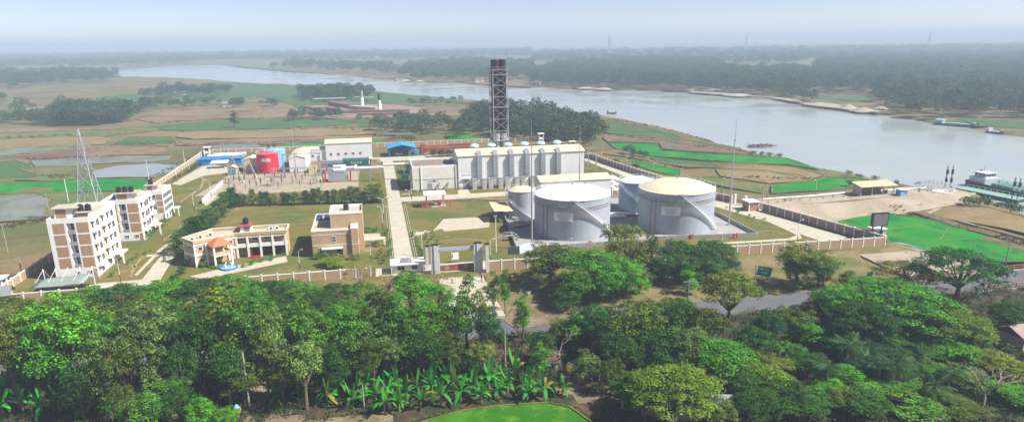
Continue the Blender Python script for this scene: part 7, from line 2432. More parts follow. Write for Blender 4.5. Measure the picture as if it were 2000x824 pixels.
NW = 0
for px, sp, a, b_, lab, kp in [
    ([(100, 232), (180, 224), (255, 226), (262, 238), (200, 247), (110, 246)], 6, 1.1, 1.75, 'dark grove on the left plain', 1),
    ([(35, 235), (100, 232), (110, 246), (60, 245), (28, 242)], 7, .8, 1.3, 'left end of the dark grove on the left plain', .8),
    ([(-40, 236), (25, 232), (28, 240), (-40, 247)], 8, .7, 1.2, 'small grove at the left edge', .8),
    ([(20, 214), (70, 208), (80, 214), (30, 222)], 9, .9, 1.4, 'hazy grove behind the left grove', .7),
    ([(110, 210), (135, 206), (150, 208), (130, 215)], 10, .9, 1.3, 'hazy tree clump behind the dark grove', .7),
    ([(-40, 196), (10, 194), (20, 200), (-40, 206)], 10, .9, 1.4, 'hazy trees far left', .8),
    ([(-40, 172), (20, 178), (70, 170), (120, 165), (190, 164), (235, 158), (230, 150), (100, 146), (-40, 152)], 13, 1.2, 1.9, 'hazy wood on the far left', 1),
    ([(-40, 150), (100, 144), (215, 146), (200, 136), (-40, 140)], 15, 1.2, 2.0, 'second hazy wood on the far left', 1),
    ([(268, 186), (300, 182), (360, 176), (455, 178), (455, 184), (420, 192), (340, 193), (272, 194)], 10, .8, 1.3, 'village trees on the plain', .55),
    ([(262, 212), (315, 206), (328, 212), (300, 220), (264, 221)], 8, .9, 1.4, 'trees left of the brown field', .8),
    ([(330, 205), (430, 199), (432, 206), (335, 213)], 9, .6, 1.0, 'low trees behind the brown field', .6),
    ([(442, 208), (472, 204), (475, 211), (446, 213)], 7, .7, 1.1, 'small tree clump on the brown field', .9),
    ([(505, 208), (540, 204), (543, 209), (508, 212)], 8, .6, 1.0, 'second small tree clump on the brown field', .9),
    ([(582, 192), (610, 182), (660, 180), (725, 184), (728, 194), (640, 198), (590, 198)], 8, 1.0, 1.5, 'wood behind the kiln', .95),
    ([(562, 233), (598, 229), (664, 229), (668, 234), (600, 238), (565, 238)], 6, .6, 1.0, 'row of trees before the kiln', .75),
    ([(690, 236), (790, 231), (800, 234), (700, 240)], 8, .4, .7, 'low trees along the kiln yard', .6),
    ([(800, 206), (905, 199), (910, 204), (810, 212)], 10, .5, .9, 'scrub on the river bank right of the kiln', .6),
    ([(725, 255), (800, 243), (870, 243), (905, 250), (945, 262), (900, 272), (850, 272), (780, 275), (740, 262)], 8, .8, 1.35, 'loose grove behind the blue shed', .6),
    ([(905, 232), (955, 224), (1020, 232), (1110, 246), (1180, 268), (1175, 284), (1140, 290), (1060, 284), (1000, 282), (950, 268)], 7, 1.0, 1.7, 'dark wood behind the engine hall', .9),
    ([(1190, 306), (1265, 300), (1270, 306), (1200, 316)], 9, .35, .6, 'scrub beside the right wall', .5),
    ([(780, 158), (900, 160), (990, 162), (1038, 156), (1040, 128), (900, 122), (800, 132)], 13, 1.2, 1.9, 'hazy wood beyond the river left of the stack', .85),
    ([(555, 136), (640, 141), (720, 146), (780, 148), (780, 132), (560, 124)], 16, 1.2, 1.9, 'hazy wood beyond the river bend', .8),
    ([(505, 134), (540, 133), (540, 137), (508, 138)], 10, 1.0, 1.5, 'hazy tree clump on the river bend', 1),
    ([(1040, 168), (1100, 172), (1150, 174), (1260, 175), (1345, 178), (1440, 183), (1560, 193), (1575, 186), (1590, 180), (1585, 150), (1560, 140), (1440, 144), (1390, 122), (1250, 116), (1100, 126), (1040, 142)], 9.5, 1.0, 1.75, 'hazy wood on the far bank beyond the tanks', .95),
    ([(1590, 182), (1700, 186), (1712, 196), (1745, 222), (1800, 231), (1862, 233), (1870, 228), (2060, 234), (2060, 108), (1800, 110), (1600, 118), (1585, 150)], 9.5, 1.0, 1.75, 'hazy wood on the far bank at the right', .95),
    ([(1560, 200), (1590, 202), (1588, 196), (1562, 194)], 7, .8, 1.2, 'trees on the far bank by the sand heaps', 1),
    ([(1040, 126), (1250, 114), (1400, 118), (1440, 130), (1560, 128), (1600, 116), (1800, 108), (2060, 106), (2060, 90), (1500, 98), (1040, 106)], 17, 1.3, 2.0, 'faint wood near the horizon at the right', .85),
    ([(-40, 138), (210, 134), (440, 122), (560, 121), (800, 120), (1040, 112), (1040, 100), (500, 106), (-40, 112)], 18, 1.3, 2.0, 'faint wood near the horizon at the left', .85),
]:
    NW += wood('far_wood', px, sp, a, b_, lab, keep=kp)
print('wood instances', NW)

# ================================================================== brick kiln on the plain
kl = thing('brick_kiln', 'low red brick kiln with terraced brick stacks on the plain', 'kiln', tuple(G(710, 216, FIELD)))


def uvbox(x0, x1, y0, y1, z0, z1, name, M, parent):
    return B().box(x0, x1, y0, y1, z0, z1).to(name, M, parent)


MKB = mat('kiln_brick', (.23, .125, .10), .9, .3, .15, bump=.3)
MTINK = mat('kiln_tin', (.36, .36, .36), .6, .2, .1)
MKD = mat('kiln_dust', (.27, .185, .145), .95, .25, .06)
sheet('kiln_yard', [(590, 205), (650, 201), (780, 206), (830, 212), (820, 224), (760, 229), (660, 230), (600, 218)], MKD, FIELD, label='reddish dusty yard of the brick kiln', thick=.3)
for (xa, ya), (xb, yb), w, h, M in [((648, 206), (690, 212), 7, 3.5, MKB), ((666, 205), (712, 211), 5, 3, MKB), ((688, 213), (738, 217), 9, 3.2, MCONC), ((666, 222), (800, 220), 6, 2.6, MKB), ((700, 226), (800, 224), 5, 2, MKB), ((640, 214), (668, 219), 5, 2.2, MKB), ((600, 211), (622, 216), 5, 1.6, MKB)]:
    a, e = G(xa, ya, FIELD), G(xb, yb, FIELD)
    B().bar((a.x, a.y, FIELD + h / 2 + .2), (e.x, e.y, FIELD + h / 2 + .2), w, h).to('brick_clamp', M, kl)
for (xa, ya), (xb, yb) in (((612, 201), (676, 199)), ((693, 198), (728, 198))):
    a, e = G(xa, ya, FIELD), G(xb, yb, FIELD)
    B().bar((a.x, a.y, FIELD + 4), (e.x, e.y, FIELD + 4), 9, .5).to('shed_roof', MTINK, kl)
    for f in (.03, .35, .65, .97):
        p = a.lerp(e, f)
        B().box(p.x - .3, p.x + .3, p.y - .3, p.y + .3, FIELD, FIELD + 3.75).to('shed_post', MKB, kl)
for (px, py_), top, lab in (((708, 212), 178, 'white kiln chimney with dark top, farther of the pair'), ((742, 218), 182, 'white kiln chimney with black upper half, nearer of the pair')):
    p = G(px, py_, FIELD)
    o = thing('kiln_chimney', lab, 'chimney', tuple(p))
    h = 18
    for _ in range(30):
        if PX((p.x, p.y, FIELD + h))[1] < top:
            h -= .2
        else:
            h += .1
    B().lathe((0, 0, 0), [(2.2, 0), (2.0, h * .12), (1.75, h * .14), (1.4, h * .62)], 14).to('shaft', MW, o, smooth=True, off=False)
    B().lathe((0, 0, 0), [(1.4, h * .62), (1.2, h), (.9, h), (.9, h * .9)], 14).to('sooty_top', MFLUE if '742' in str(px) else MGREYC, o, smooth=True, off=False)
    for f in (.2, .34, .48):
        B().lathe((0, 0, 0), [(1.72 - f * .6, h * f), (1.9 - f * .6, h * f + .1), (1.9 - f * .6, h * f + .4), (1.7 - f * .6, h * f + .5)], 14).to('band', MW, o, off=False)
# village houses: small tin roofs among the trees
MTIN = mat('tin_roof', (.27, .28, .29), .5, .2, .3, metal=.3)


def hut(px, py_, L, Wd, M, label, z=FIELD, h=3.2, rz=None):
    p = G(px, py_, z)
    o = thing('village_house', label, 'house', (p.x, p.y, hz(p.x, p.y)), None, rz if rz is not None else random.uniform(-.5, .5))
    B().box(-L / 2, L / 2, -Wd / 2, Wd / 2, -.4, h).to('wall', mat('hut_wall', (.45, .38, .30), .9, .2, .6), o, off=False)
    B().gable(-L / 2, L / 2, -Wd / 2, Wd / 2, h + .02, h + 1.8, 'x', .12, .6).to('roof', M, o, off=False)
    B().box(-.5, .5, -Wd / 2 - .05, -Wd / 2 - .003, 0, 2.1).to('door', MDARK, o, off=False)


for x, y, L, lab in [(348, 181, 12, 'pale house among the village trees on the plain'), (355, 186, 10, 'tin roofed house among the village trees'), (443, 209, 8, 'tiny house beside a tree clump on the brown field'), (122, 158, 14, 'pale building above the hazy left wood'), (62, 222, 9, 'small house beside the left grove'), (1566, 168, 12, 'tin roofed house in the far bank wood'), (1900, 216, 16, 'long pale shed on the far bank at the right'), (1880, 155, 14, 'pale roof deep in the far bank wood'), (1905, 157, 14, 'second pale roof deep in the far bank wood'), (992, 160, 14, 'reddish shed on the far bank left of the stack'), (935, 160, 16, 'red roofed shed on the far bank beside the sand'), (780, 157, 14, 'pale shed on the far bank beyond the kiln'), (1045, 166, 14, 'pale shed at the left end of the far bank wood')]:
    hut(x, y, L, 7, MTIN if 'red' not in lab else MKB, lab)
hut(1305, 806, 9, 5, MTIN, 'grey tin roof house under the yellow green tree at the bottom edge', FRONT, 2.6, R(-25))
hut(1385, 812, 6, 4, MTIN, 'second tin roof house at the bottom edge below the yellow roofed tank', FRONT, 2.4, R(-18))
hut(1992, 672, 8, 6, mat('pink_tin', (.28, .19, .17), .6, .2, .6), 'pinkish tin roof house at the right edge of the thicket', FRONT, 3.0, R(10))
hut(1985, 652, 6, 5, MTIN, 'small pale tin roof behind the dark tree at the right edge', FRONT, 3.0, R(15))
hut(1072, 722, 2.6, 2.2, mat('brown_board', (.10, .07, .05), .9, .2, 1), 'tiny dark hut on the sandy clearing', FRONT, 1.9, R(5))
hut(-8, 600, 7, 3.5, MTIN, 'tin roof shed just outside the front wall at the left edge', -1.05, 2.2, R(10))
# straw stacks on the sandy clearing
for x, y, s_, lab in ((1112, 730, .9, 'rounded straw stack on the sandy clearing'), (463, 806, .55, 'small yellow straw stack with blue cap at the bottom edge')):
    p = G(x, y, FRONT)
    o = thing('straw_stack', lab, 'straw stack', (p.x, p.y, hz(p.x, p.y)))
    B().lathe((0, 0, 0), [(1.1 * s_, -.2), (1.5 * s_, .8 * s_), (1.3 * s_, 1.6 * s_), (.6 * s_, 2.4 * s_), (.08, 2.8 * s_)], 12).to('heap', mat('straw', (.24, .17, .07), .95, .35, 2.5, bump=.8), o, smooth='all', off=False)
    if s_ < .6:
        B().lathe((0, 0, 0), [(.55, 1.1), (.3, 1.5), (.05, 1.7)], 8).to('cap_sheet', MBLUEL, o, off=False)
# sand heaps on the far bank
MHEAP = blend_ground('sand_heap', ((.40, .36, .30), (.33, .29, .23)), (.3,), bump=.3)
for x, y, r, h, lab in [(1655, 211, 9, 5, 'pale sand heap on the far bank, left of two'), (1686, 217, 12, 5, 'pale sand heap on the far bank, right of two'), (1600, 203, 10, 2.5, 'low sand bank on the far shore'), (1620, 205, 12, 2.5, 'second low sand bank on the far shore'), (1390, 177, 16, 3, 'pinkish sand heap beyond the river'), (1440, 186, 18, 3, 'wide sand heap beyond the river'), (1355, 176, 10, 2.5, 'small sand heap beyond the river'), (1145, 172, 18, 3.5, 'pale sand heap on the shore beyond the tanks'), (1180, 174, 14, 3, 'second pale sand heap on the shore beyond the tanks'), (795, 158, 14, 4, 'white sand heap on the far shore beyond the kiln'), (820, 159, 10, 3, 'small white sand heap beyond the kiln'), (1720, 212, 7, 3, 'small grey heap beside the sand heaps')]:
    p = G(x, y, FIELD)
    h *= .65
    r *= .85
    q = B().lathe((0, 0, 0), [(r, 0), (r * .8, h * .22), (r * .5, h * .6), (r * .2, h * .92), (.05, h)], 16)
    q.v = [(a * (1 + .18 * math.sin(3 * math.atan2(b_, a) + x)), b_ * (1 + .2 * math.sin(2 * math.atan2(b_, a) + y)), c) for a, b_, c in q.v]
    tag(q.to('sand_heap', MHEAP, None, (p.x, p.y, FIELD - .2), smooth='all'), lab, 'sand heap')
# far bank sand flats and fields
for pts, M, lab in [([(1350, 177), (1440, 184), (1560, 194), (1566, 201), (1500, 190), (1440, 186), (1350, 181)], MSAND, 'pale sand flat along the far shore'), ([(1565, 199), (1640, 206), (1720, 216), (1716, 221), (1640, 212), (1570, 204)], MSAND, 'sandy landing on the far shore'), ([(1592, 186), (1700, 189), (1706, 198), (1600, 196)], MPADT, 'green field behind the sand heaps'), ([(1868, 231), (2040, 240), (2040, 254), (1905, 246)], MPADT, 'green field on the far bank at the right edge'), ([(1450, 122), (1560, 112), (1590, 120), (1560, 138), (1450, 142)], MPALE, 'pale field in the far bank wood'), ([(900, 160), (990, 162), (1040, 167), (1040, 170), (960, 166)], MFAL, 'reddish landing on the far shore left of the stack'), ([(440, 126), (520, 128), (640, 143), (560, 139), (470, 131)], MPALE, 'pale flat at the river bend')]:
    field(pts, M, lab, FIELD, False)

# ================================================================== vessels
def hull(o, L, W_, H_, M, deck_M, sheer=1.2, n_=14, name='hull', zb=-.8):
    """boat hull along +x: stern at 0, bow at L"""
    q, dk2 = B(), B()
    rows = []
    for i in range(n_ + 1):
        f = i / n_
        w = W_ / 2 * (1 if f < .72 else math.cos((f - .72) / .28 * math.pi / 2) ** .7 + .03) * (.86 if f < .04 else 1)
        z = H_ + sheer * max(0, (f - .6) / .4) ** 2
        x = L * f
        rows.append([(x, -w, z), (x, -w * .82, zb), (x, w * .82, zb), (x, w, z)])
    for r in rows:
        q.v += r
    for i in range(n_):
        a, c = i * 4, i * 4 + 4
        for k in range(3):
            q.f.append((a + k, a + k + 1, c + k + 1, c + k))
            q.m.append(0)
    q.f.append((0, 3, 2, 1))
    q.m.append(0)
    ho = q.to(name, M, o, off=False)
    for i in range(n_):
        a, c = rows[i], rows[i + 1]
        dk2._a([(a[0][0], a[0][1] * .97, a[0][2] - .35), (c[0][0], c[0][1] * .97, c[0][2] - .35), (c[3][0], c[3][1] * .97, c[3][2] - .35), (a[3][0], a[3][1] * .97, a[3][2] - .35)], [(0, 1, 2, 3)])
    dk2.to('deck', deck_M, o, off=False)
    return ho


MWH = mat('ship_white', (.55, .58, .62), .45, .08, .6, streak=.15)
sa, sb_ = G(1890, 363, -4), G(1997, 388, -4)
ang = math.atan2(sb_.y - sa.y, sb_.x - sa.x)
ves = thing('tanker_barge', 'river tanker with white wheelhouse moored at the jetty', 'vessel', (sa.x + 5, sa.y + 3, -4), None, ang)
LT = 54
hull(ves, LT, 9, 2.1, MHULL, MDECK, 1.6)
B().box(1.5, 9.5, -3.6, 3.6, 1.8, 4.2).to('deckhouse', MWH, ves, off=False)
B().box(3.0, 8.5, -2.6, 2.6, 4.2, 6.0).to('wheelhouse', MWH, ves, off=False)
B().box(2.6, 8.9, -3.1, 3.1, 6.0, 6.2).to('wheelhouse_roof', MWH, ves, off=False)
for k in range(4):
    B().box(8.5, 8.56, -2.4 + k * 1.25, -1.4 + k * 1.25, 5.0, 5.8).to('window', MGLASS, ves, off=False)
for k in range(3):
    B().box(3.4 + k * 1.7, 4.6 + k * 1.7, -2.66, -2.603, 5.0, 5.8).to('window', MGLASS, ves, off=False)
B().tube([(5, 0, 6.2), (5, 0, 9)], .12, 6).to('mast', MSTEEL, ves, off=False)
B().tube([(2.2, 1.5, 4.2), (2.2, 1.5, 6.6)], .5, 10).to('funnel', MBLK, ves, off=False)
B().box(12, 48, -3.0, 3.0, 1.76, 2.8).to('cargo_trunk', MDECK, ves, off=False)
for k in range(12):
    x = 13.5 + k * 2.9
    B().tube([(x, -1 + (k % 3), 3.3), (x, -1 + (k % 3), 4.4)], .3, 8).to('hatch', MWH if k % 2 else MCGREY, ves, off=False)
for y in (-1.4, 1.4):
    B().tube([(12, y, 3.75), (47, y, 3.75)], .16, 6).to('deck_pipe', MWH, ves, off=False)
for s_ in (-1, 1):
    B().tube([(10, s_ * 4.7, 3.5), (40, s_ * 4.7, 3.5)], .05, 5).to('rail', MWH, ves, off=False)
    for k in range(11):
        B().box(9.95 + k * 3, 10.05 + k * 3, s_ * 4.7 - .05, s_ * 4.7 + .05, 2.3, 3.5).to('rail_post', MWH, ves, off=False)
pa_, pb_ = G(1868, 374, -4), G(1986, 398, -4)
pon = thing('pontoon', 'green decked landing pontoon in front of the moored tanker', 'pontoon', (pa_.x + 3, pa_.y + 1, -4), None, math.atan2(pb_.y - pa_.y, pb_.x - pa_.x))
LP_ = (pb_ - pa_).length
B().box(0, LP_, -3.2, 3.2, -.6, 1.3).to('float', MHULL, pon, off=False)
B().box(-.1, LP_ + .1, -3.3, 3.3, 1.3, 1.5).to('deck', mat('pontoon_green', (.22, .40, .35), .6, .2, .4), pon, off=False)
for y in (-3.1, 3.1):
    B().tube([(.5, y, 2.5), (LP_ - .5, y, 2.5)], .05, 5).to('rail', MWm, pon, off=False)
    for k in range(10):
        B().box(.5 + k * LP_ / 10, .6 + k * LP_ / 10, y - .05, y + .05, 1.5, 2.5).to('rail_post', MWm, pon, off=False)
MBK = mat('bollard_green_black', (.02, .07, .05), .6, .2, 1)
for px, py_, top, lab in ((1846, 366, 342, 'black and white banded mooring pile at the far end, left of the pair'), (1856, 366, 341, 'black and white banded mooring pile at the far end, right of the pair'), (1976, 392, 368, 'banded mooring pile at the near end, left of the pair'), (1986, 394, 367, 'banded mooring pile at the near end, right of the pair')):
    p = G(px, py_, -3)
    o = thing('mooring_pile', lab, 'pile', (p.x, p.y, -6))
    z = -6.0
    for k in range(7):
        B().tube([(0, 0, 0 + k * 1.75), (0, 0, 1.75 + k * 1.75)], .5 if k % 2 else .38, 10).to('dark_band' if k % 2 else 'pale_band', MBK if k % 2 else MWH, o, off=False)
jt = thing('jetty_bridge', 'white steel access bridge from the bank to the pontoon', 'bridge', tuple(G(1800, 366, -1)))
ja, jb2 = G(1790, 368, 0), G(1862, 374, 0)
for off_ in (-1.6, 1.6):
    d = (jb2 - ja).normalized()
    n_v = Vector((-d.y, d.x, 0)) * off_
    q = B()
    nS = 9
    for k in range(nS):
        a, e = ja.lerp(jb2, k / nS) + n_v, ja.lerp(jb2, (k + 1) / nS) + n_v
        up = Vector((0, 0, 2.4 + 1.0 * math.sin(math.pi * (k + .5) / nS)))
        q.bar(a, e, .2).bar(a + up, e + up, .18).bar(a, a + up, .14).bar(a, e + up, .1)
    q.to('truss', MWm, jt)
B().bar(ja + Vector((0, 0, .1)), jb2 + Vector((0, 0, .1)), 3, .15).to('walkway', MSTEEL, jt)
for yy, w in ((369.5, .5), (371.5, .5), (373.5, .5)):
    a, e = G(1820, yy, .6), G(1905, yy + 9, -1.2)
    o = thing('pipeline', 'white loading pipe on the jetty', 'pipe', tuple(a), 'loading pipes on the jetty')
    B().tube([a - Vector((0, 0, 0)), a.lerp(e, .4), e], .28, 8).to('pipe', MWm, o)
    for f in (.1, .5, .9):
        p = a.lerp(e, f)
        B().box(p.x - .1, p.x + .1, p.y - .1, p.y + .1, p.z - 2.5, p.z - .2).to('support', MSTEEL, o)
pq = thing('pipeline', 'long white pipe beside the sandy jetty road', 'pipe', tuple(G(1500, 389, .4)))
pp = [G(x, y, .5) for x, y in ((1490, 389), (1600, 381), (1672, 374.5), (1760, 370), (1815, 366))]
B().tube(pp, .28, 8).to('pipe', MWm, pq)
for k in range(len(pp) - 1):
    for f in (.1, .4, .7):
        p = pp[k].lerp(pp[k + 1], f)
        B().box(p.x - .15, p.x + .15, p.y - .25, p.y + .25, -.1, .25).to('support', MCONC, pq)


def cargo_boat(pA, pB, label, cabin_M, W_=7, H_=1.7):
    a, e = G(*pA, -4), G(*pB, -4)
    o = thing('cargo_boat', label, 'boat', tuple(a), None, math.atan2(e.y - a.y, e.x - a.x))
    L = (e - a).length
    hull(o, L, W_, H_, mat('boat_hull', (.10, .12, .13), .6, .25, .4), mat('boat_deck', (.28, .30, .27), .7, .2, .4), 1.4)
    B().box(L * .03, L * .2, -W_ * .4, W_ * .4, H_ - .3, H_ + 2.0).to('cabin', cabin_M, o, off=False)
    B().box(L * .02, L * .22, -W_ * .44, W_ * .44, H_ + 2.0, H_ + 2.2).to('cabin_roof', MWH, o, off=False)
    B().box(L * .27, L * .78, -W_ * .3, W_ * .3, H_ - .34, H_ + .35).to('hold_coaming', cabin_M, o, off=False)
    B().box(L * .85, L * .92, -W_ * .2, W_ * .2, H_, H_ + 1.4).to('bow_locker', cabin_M, o, off=False)
    B().tube([(L * .12, 0, H_ + 2.2), (L * .12, 0, H_ + 4.2)], .08, 6).to('mast', MSTEEL, o, off=False)


cargo_boat((1826, 243), (1911, 250), 'blue green cargo boat moored at the far bank', mat('cabin_teal', (.25, .50, .50), .5, .15, .6))
cargo_boat((1928, 259), (1960, 263), 'small grey boat moored at the far bank at the right', MWH, 4.5, 1.2)
cargo_boat((1262, 250), (1285, 252), 'small dark boat resting at the near bank', MCGREY, 3, .9)
cargo_boat((1186, 222), (1204, 223), 'tiny fishing boat near the near bank', MCGREY, 3, .9)
# hyacinth mat and fishing stakes
p = G(1485, 286, -4)
q = B().lathe((0, 0, 0), [(9, -.3), (8.6, .25), (5, .5), (.1, .55)], 18)
q.v = [(a * (1 + .25 * math.sin(2 * math.atan2(b_, a))), b_ * .7, c + random.uniform(-.1, .25)) for a, b_, c in q.v]
o = tag(q.to('weed_islet', MPLOU, None, (p.x, p.y, -4), smooth='all'), 'dark weed islet in the river beside the bank', 'islet')
CPx = [(p.x + random.uniform(-8, 8), p.y + random.uniform(-5, 5), -3.4, random.uniform(.4, .9)) for _ in range(40)]
P, N, Z = cloud(CPx, per=26, size=.25, flat=.7, up=.5)
tag(put('water_weed', leaf_mesh('water_weed', P, N, Z, MLEAF), col=(.06, .06, .035, 1)), 'brown weed on the river islet', kind='stuff')
# ================================================================== poles and wires
def pole(px, py_, top, z, label, cross=False, r=.16, M=None):
    p = G(px, py_, z)
    zz = hz(p.x, p.y)
    lo, hi = 1, 40
    for _ in range(30):
        m_ = (lo + hi) / 2
        if PX((p.x, p.y, z + m_))[1] > top:
            lo = m_
        else:
            hi = m_
    o = thing('utility_pole', label, 'pole', (p.x, p.y, z))
    B().tube([(0, 0, -.5), (0, 0, lo)], [r, r * .7], 8).to('shaft', M or MGREYC, o, off=False)
    if cross:
        B().box(-1.3, 1.3, -.08, .08, lo - .5, lo - .34).to('cross_arm', MSTEEL, o, off=False)
        for x in (-1.1, 0, 1.1):
            B().lathe((x, 0, lo - .34), [(.05, 0), (.1, .1), (.06, .25), (0, .26)], 6).to('insulator', MINS, o, off=False)
    return Vector((p.x, p.y, z + lo))


T1 = pole(488, 800, 688, FRONT, 'pale concrete pole in front of the trees below the office', r=.2, M=MCONC)
T2 = pole(987, 722, 643, FRONT, 'pale concrete pole standing below the gateway', r=.17, M=MCONC)
T3 = pole(1170, 752, 700, FRONT, 'short grey pole beside the sandy clearing', r=.13)
T4 = pole(712, 802, 750, FRONT, 'short pale pole among the banana plants', r=.12, M=MCONC)
T5 = pole(1341, 620, 546, -1.1, 'concrete utility pole with cross arm before the yellow roofed tank', True)
T6 = pole(1965, 512, 455, FIELD, 'leaning tall pole at the edge of the big paddy', r=.17)
pole(45, 545, 500, FIELD, 'utility pole with cross arm outside the left wall', True)
pole(15, 492, 438, FIELD, 'bare pole at the left edge of the photo')
pole(134, 395, 350, FIELD, 'white pole behind the nearest apartment block', r=.14, M=MWm)
pole(95, 410, 378, FIELD, 'thin pole on the flooded field at the left')
pole(291, 352, 313, FIELD, 'thin white pole on the water field behind the apartments', r=.12, M=MWm)
pole(362, 327, 292, FIELD, 'thin white pole outside the left wall', r=.12, M=MWm)
pole(1905 - 124, 512, 500, FIELD, 'short lamp stake on the sand ramp', r=.1)
pole(1900, 492, 478, FIELD, 'short pale marker post in the big paddy', r=.15, M=MCONC)


def wire(a, b_, sag, label):
    q = B()
    prev = None
    for i in range(17):
        f = i / 16
        p = a.lerp(b_, f) - Vector((0, 0, sag * 4 * f * (1 - f)))
        if prev is not None:
            q.bar(prev, p, .035)
        prev = p
    tag(q.to('power_line', MBLK), label, 'cable')


for k in range(3):
    dz = Vector((0, 0, -.35 - .45 * k))
    n3 = ('upper', 'middle', 'lower')[k]
    wire(G(-80, 735, 3) + dz, T1 + dz, 1.2, n3 + ' cable running left from the concrete pole below the office')
    wire(T1 + dz, T2 + dz, 1.6, n3 + ' cable between the two concrete poles in front of the trees')
    wire(T2 + dz, T5 + dz, 1.6, n3 + ' cable from the pole below the gateway to the cross arm pole')
# faint pylons on the horizon
for px, py_, top, lab in ((1190, 112, 80, 'faint far pylon beyond the stack'), (1456, 104, 72, 'faint far pylon above the far bank field'), (1812, 100, 68, 'faint far pylon at the right horizon')):
    p = G(px, py_, FIELD)
    h = min(72, max(30, 40))
    o = thing('far_pylon', lab, 'pylon', tuple(p))
    lattice(o, (0, 0, 0), (0, 0, 66), 12, 1.2, 9, .9).to('tower', MLAT, o, off=False)
    for z in (48, 56):
        B().box(-12, 12, -.6, .6, z, z + 1.0).to('cross_arm', MLAT, o, off=False)

# ================================================================== vehicles
def wheel(o, x, y, z, r=.33, w=.22):
    t_ = B().tube([(x, y - w / 2, z + r), (x, y + w / 2, z + r)], r, 14).to('tyre', MBLK, o, off=False)
    B().tube([(x, y - w / 2 - .01, z + r), (x, y + w / 2 + .01, z + r)], r * .55, 10).to('rim', MSTEEL, t_, off=False)


def car(p, rz, M, label, name='car'):
    o = thing(name, label, 'car', tuple(p), None, rz)
    sec = [(-2.1, .35), (-2.15, .75), (-1.95, .95), (-1.35, 1.0), (-.85, 1.42), (.45, 1.45), (1.05, 1.0), (1.9, .88), (2.1, .7), (2.1, .35)]
    q = B()
    n_ = len(sec)
    for s_ in (-1, 1):
        q.v += [(x, s_ * (.82 if z < 1.05 else .66), z) for x, z in sec]
    q.f += [tuple(range(n_)), tuple(reversed(range(n_, 2 * n_)))] + [(i, i + n_, (i + 1) % n_ + n_, (i + 1) % n_) for i in range(n_)]
    q.m += [0] * (n_ + 2)
    q.to('body', M, o, off=False)
    for s_ in (-1, 1):
        B()._a([(-1.1, s_ * .80, 1.04), (.85, s_ * .80, 1.04), (.4, s_ * .69, 1.38), (-.8, s_ * .69, 1.38)], [(0, 1, 2, 3) if s_ < 0 else (3, 2, 1, 0)]).to('side_window', MGLASS, o, off=False)
    B()._a([(1.02, -.62, 1.05), (1.02, .62, 1.05), (.5, .58, 1.44), (.5, -.58, 1.44)], [(0, 1, 2, 3)]).to('windscreen', MGLASS, o, off=False)
    for x in (-1.3, 1.3):
        for y in (-.76, .76):
            wheel(o, x, y, 0)
    for y in (-.55, .55):
        B().box(2.09, 2.13, y - .18, y + .18, .62, .76).to('headlight', MWm, o, off=False)
    return o


MCARD = mat('car_dark', (.02, .022, .03), .25, .1, 1, spec=.6)
MCARW = mat('car_white', (.75, .76, .77), .3, .06, 1, spec=.5)
car((-76.0, 177.5, .1), R(100), MCARD, 'dark car parked under the fabric car port, nearest the wall')
car((-73.6, 178.6, .1), R(100), MCARD, 'second dark car parked under the fabric car port')
p = G(412, 680, -.95)
car((p.x, 133, -.94), R(0), MCARW, 'white car on the highway behind the front trees below the red porch')
p = G(940, 636, -.95)
car((p.x, 136.8, -.94), R(180), MCARW, 'white car on the highway below the gateway')
p = G(250, 690, -.95)
tr = thing('yellow_truck', 'yellow truck on the highway half hidden behind the front trees at the left', 'truck', (p.x, 136, -.94))
B().box(-1.2, 3.6, -1.1, 1.1, .8, 2.7).to('cargo_box', MYEL, tr, off=False)
B()._a([(-3.1, -1.05, .6), (-1.35, -1.05, .6), (-1.35, 1.05, .6), (-3.1, 1.05, .6), (-2.9, -1.0, 2.4), (-1.35, -1.0, 2.5), (-1.35, 1.0, 2.5), (-2.9, 1.0, 2.4)], [(3, 2, 1, 0), (4, 5, 6, 7), (0, 1, 5, 4), (1, 2, 6, 5), (2, 3, 7, 6), (3, 0, 4, 7)]).to('cab', MRED, tr, off=False)
B().box(-2.98, -2.93, -.85, .85, 1.6, 2.3).to('windscreen', MGLASS, tr, off=False)
B().box(-3.0, 3.6, -.5, .5, .55, .79).to('chassis', MBLK, tr, off=False)
for x in (-2.3, 1.6, 2.8):
    for y in (-.95, .95):
        wheel(tr, x, y, 0, .48, .28)
p = G(627, 632, -.95)
rk_ = thing('auto_rickshaw', 'red topped three wheeler glimpsed among the roadside trees below the tan house', 'rickshaw', (p.x, 141.5, -.9))
B()._a([(-1.2, -.6, .3), (.9, -.6, .3), (1.3, -.3, .5), (1.3, .3, .5), (.9, .6, .3), (-1.2, .6, .3), (-1.2, -.6, 1.0), (.9, -.6, .9), (1.25, -.3, .9), (1.25, .3, .9), (.9, .6, .9), (-1.2, .6, 1.0)], [(5, 4, 3, 2, 1, 0), (6, 7, 8, 9, 10, 11), (0, 1, 7, 6), (1, 2, 8, 7), (2, 3, 9, 8), (3, 4, 10, 9), (4, 5, 11, 10), (5, 0, 6, 11)]).to('body', MGRN, rk_, off=False)
B().lathe((0, 0, 0), [(1.3, 1.72), (1.15, 1.95), (.7, 2.1), (.05, 2.15)], 12).to('roof', MRED, rk_, off=False)
for x in (-1.1, .8):
    for y in (-.55, .55):
        B().box(x - .03, x + .03, y - .03, y + .03, .9, 1.8).to('post', MBLK, rk_, off=False)
wheel(rk_, -.8, -.6, 0, .25, .12)
wheel(rk_, -.8, .6, 0, .25, .12)
wheel(rk_, 1.1, 0, 0, .25, .12)

# ================================================================== people
MSKIN = mat('skin', (.20, .11, .07), .6, .1, 2)
MHAIR = mat('hair', (.015, .012, .01), .7, .1, 2)


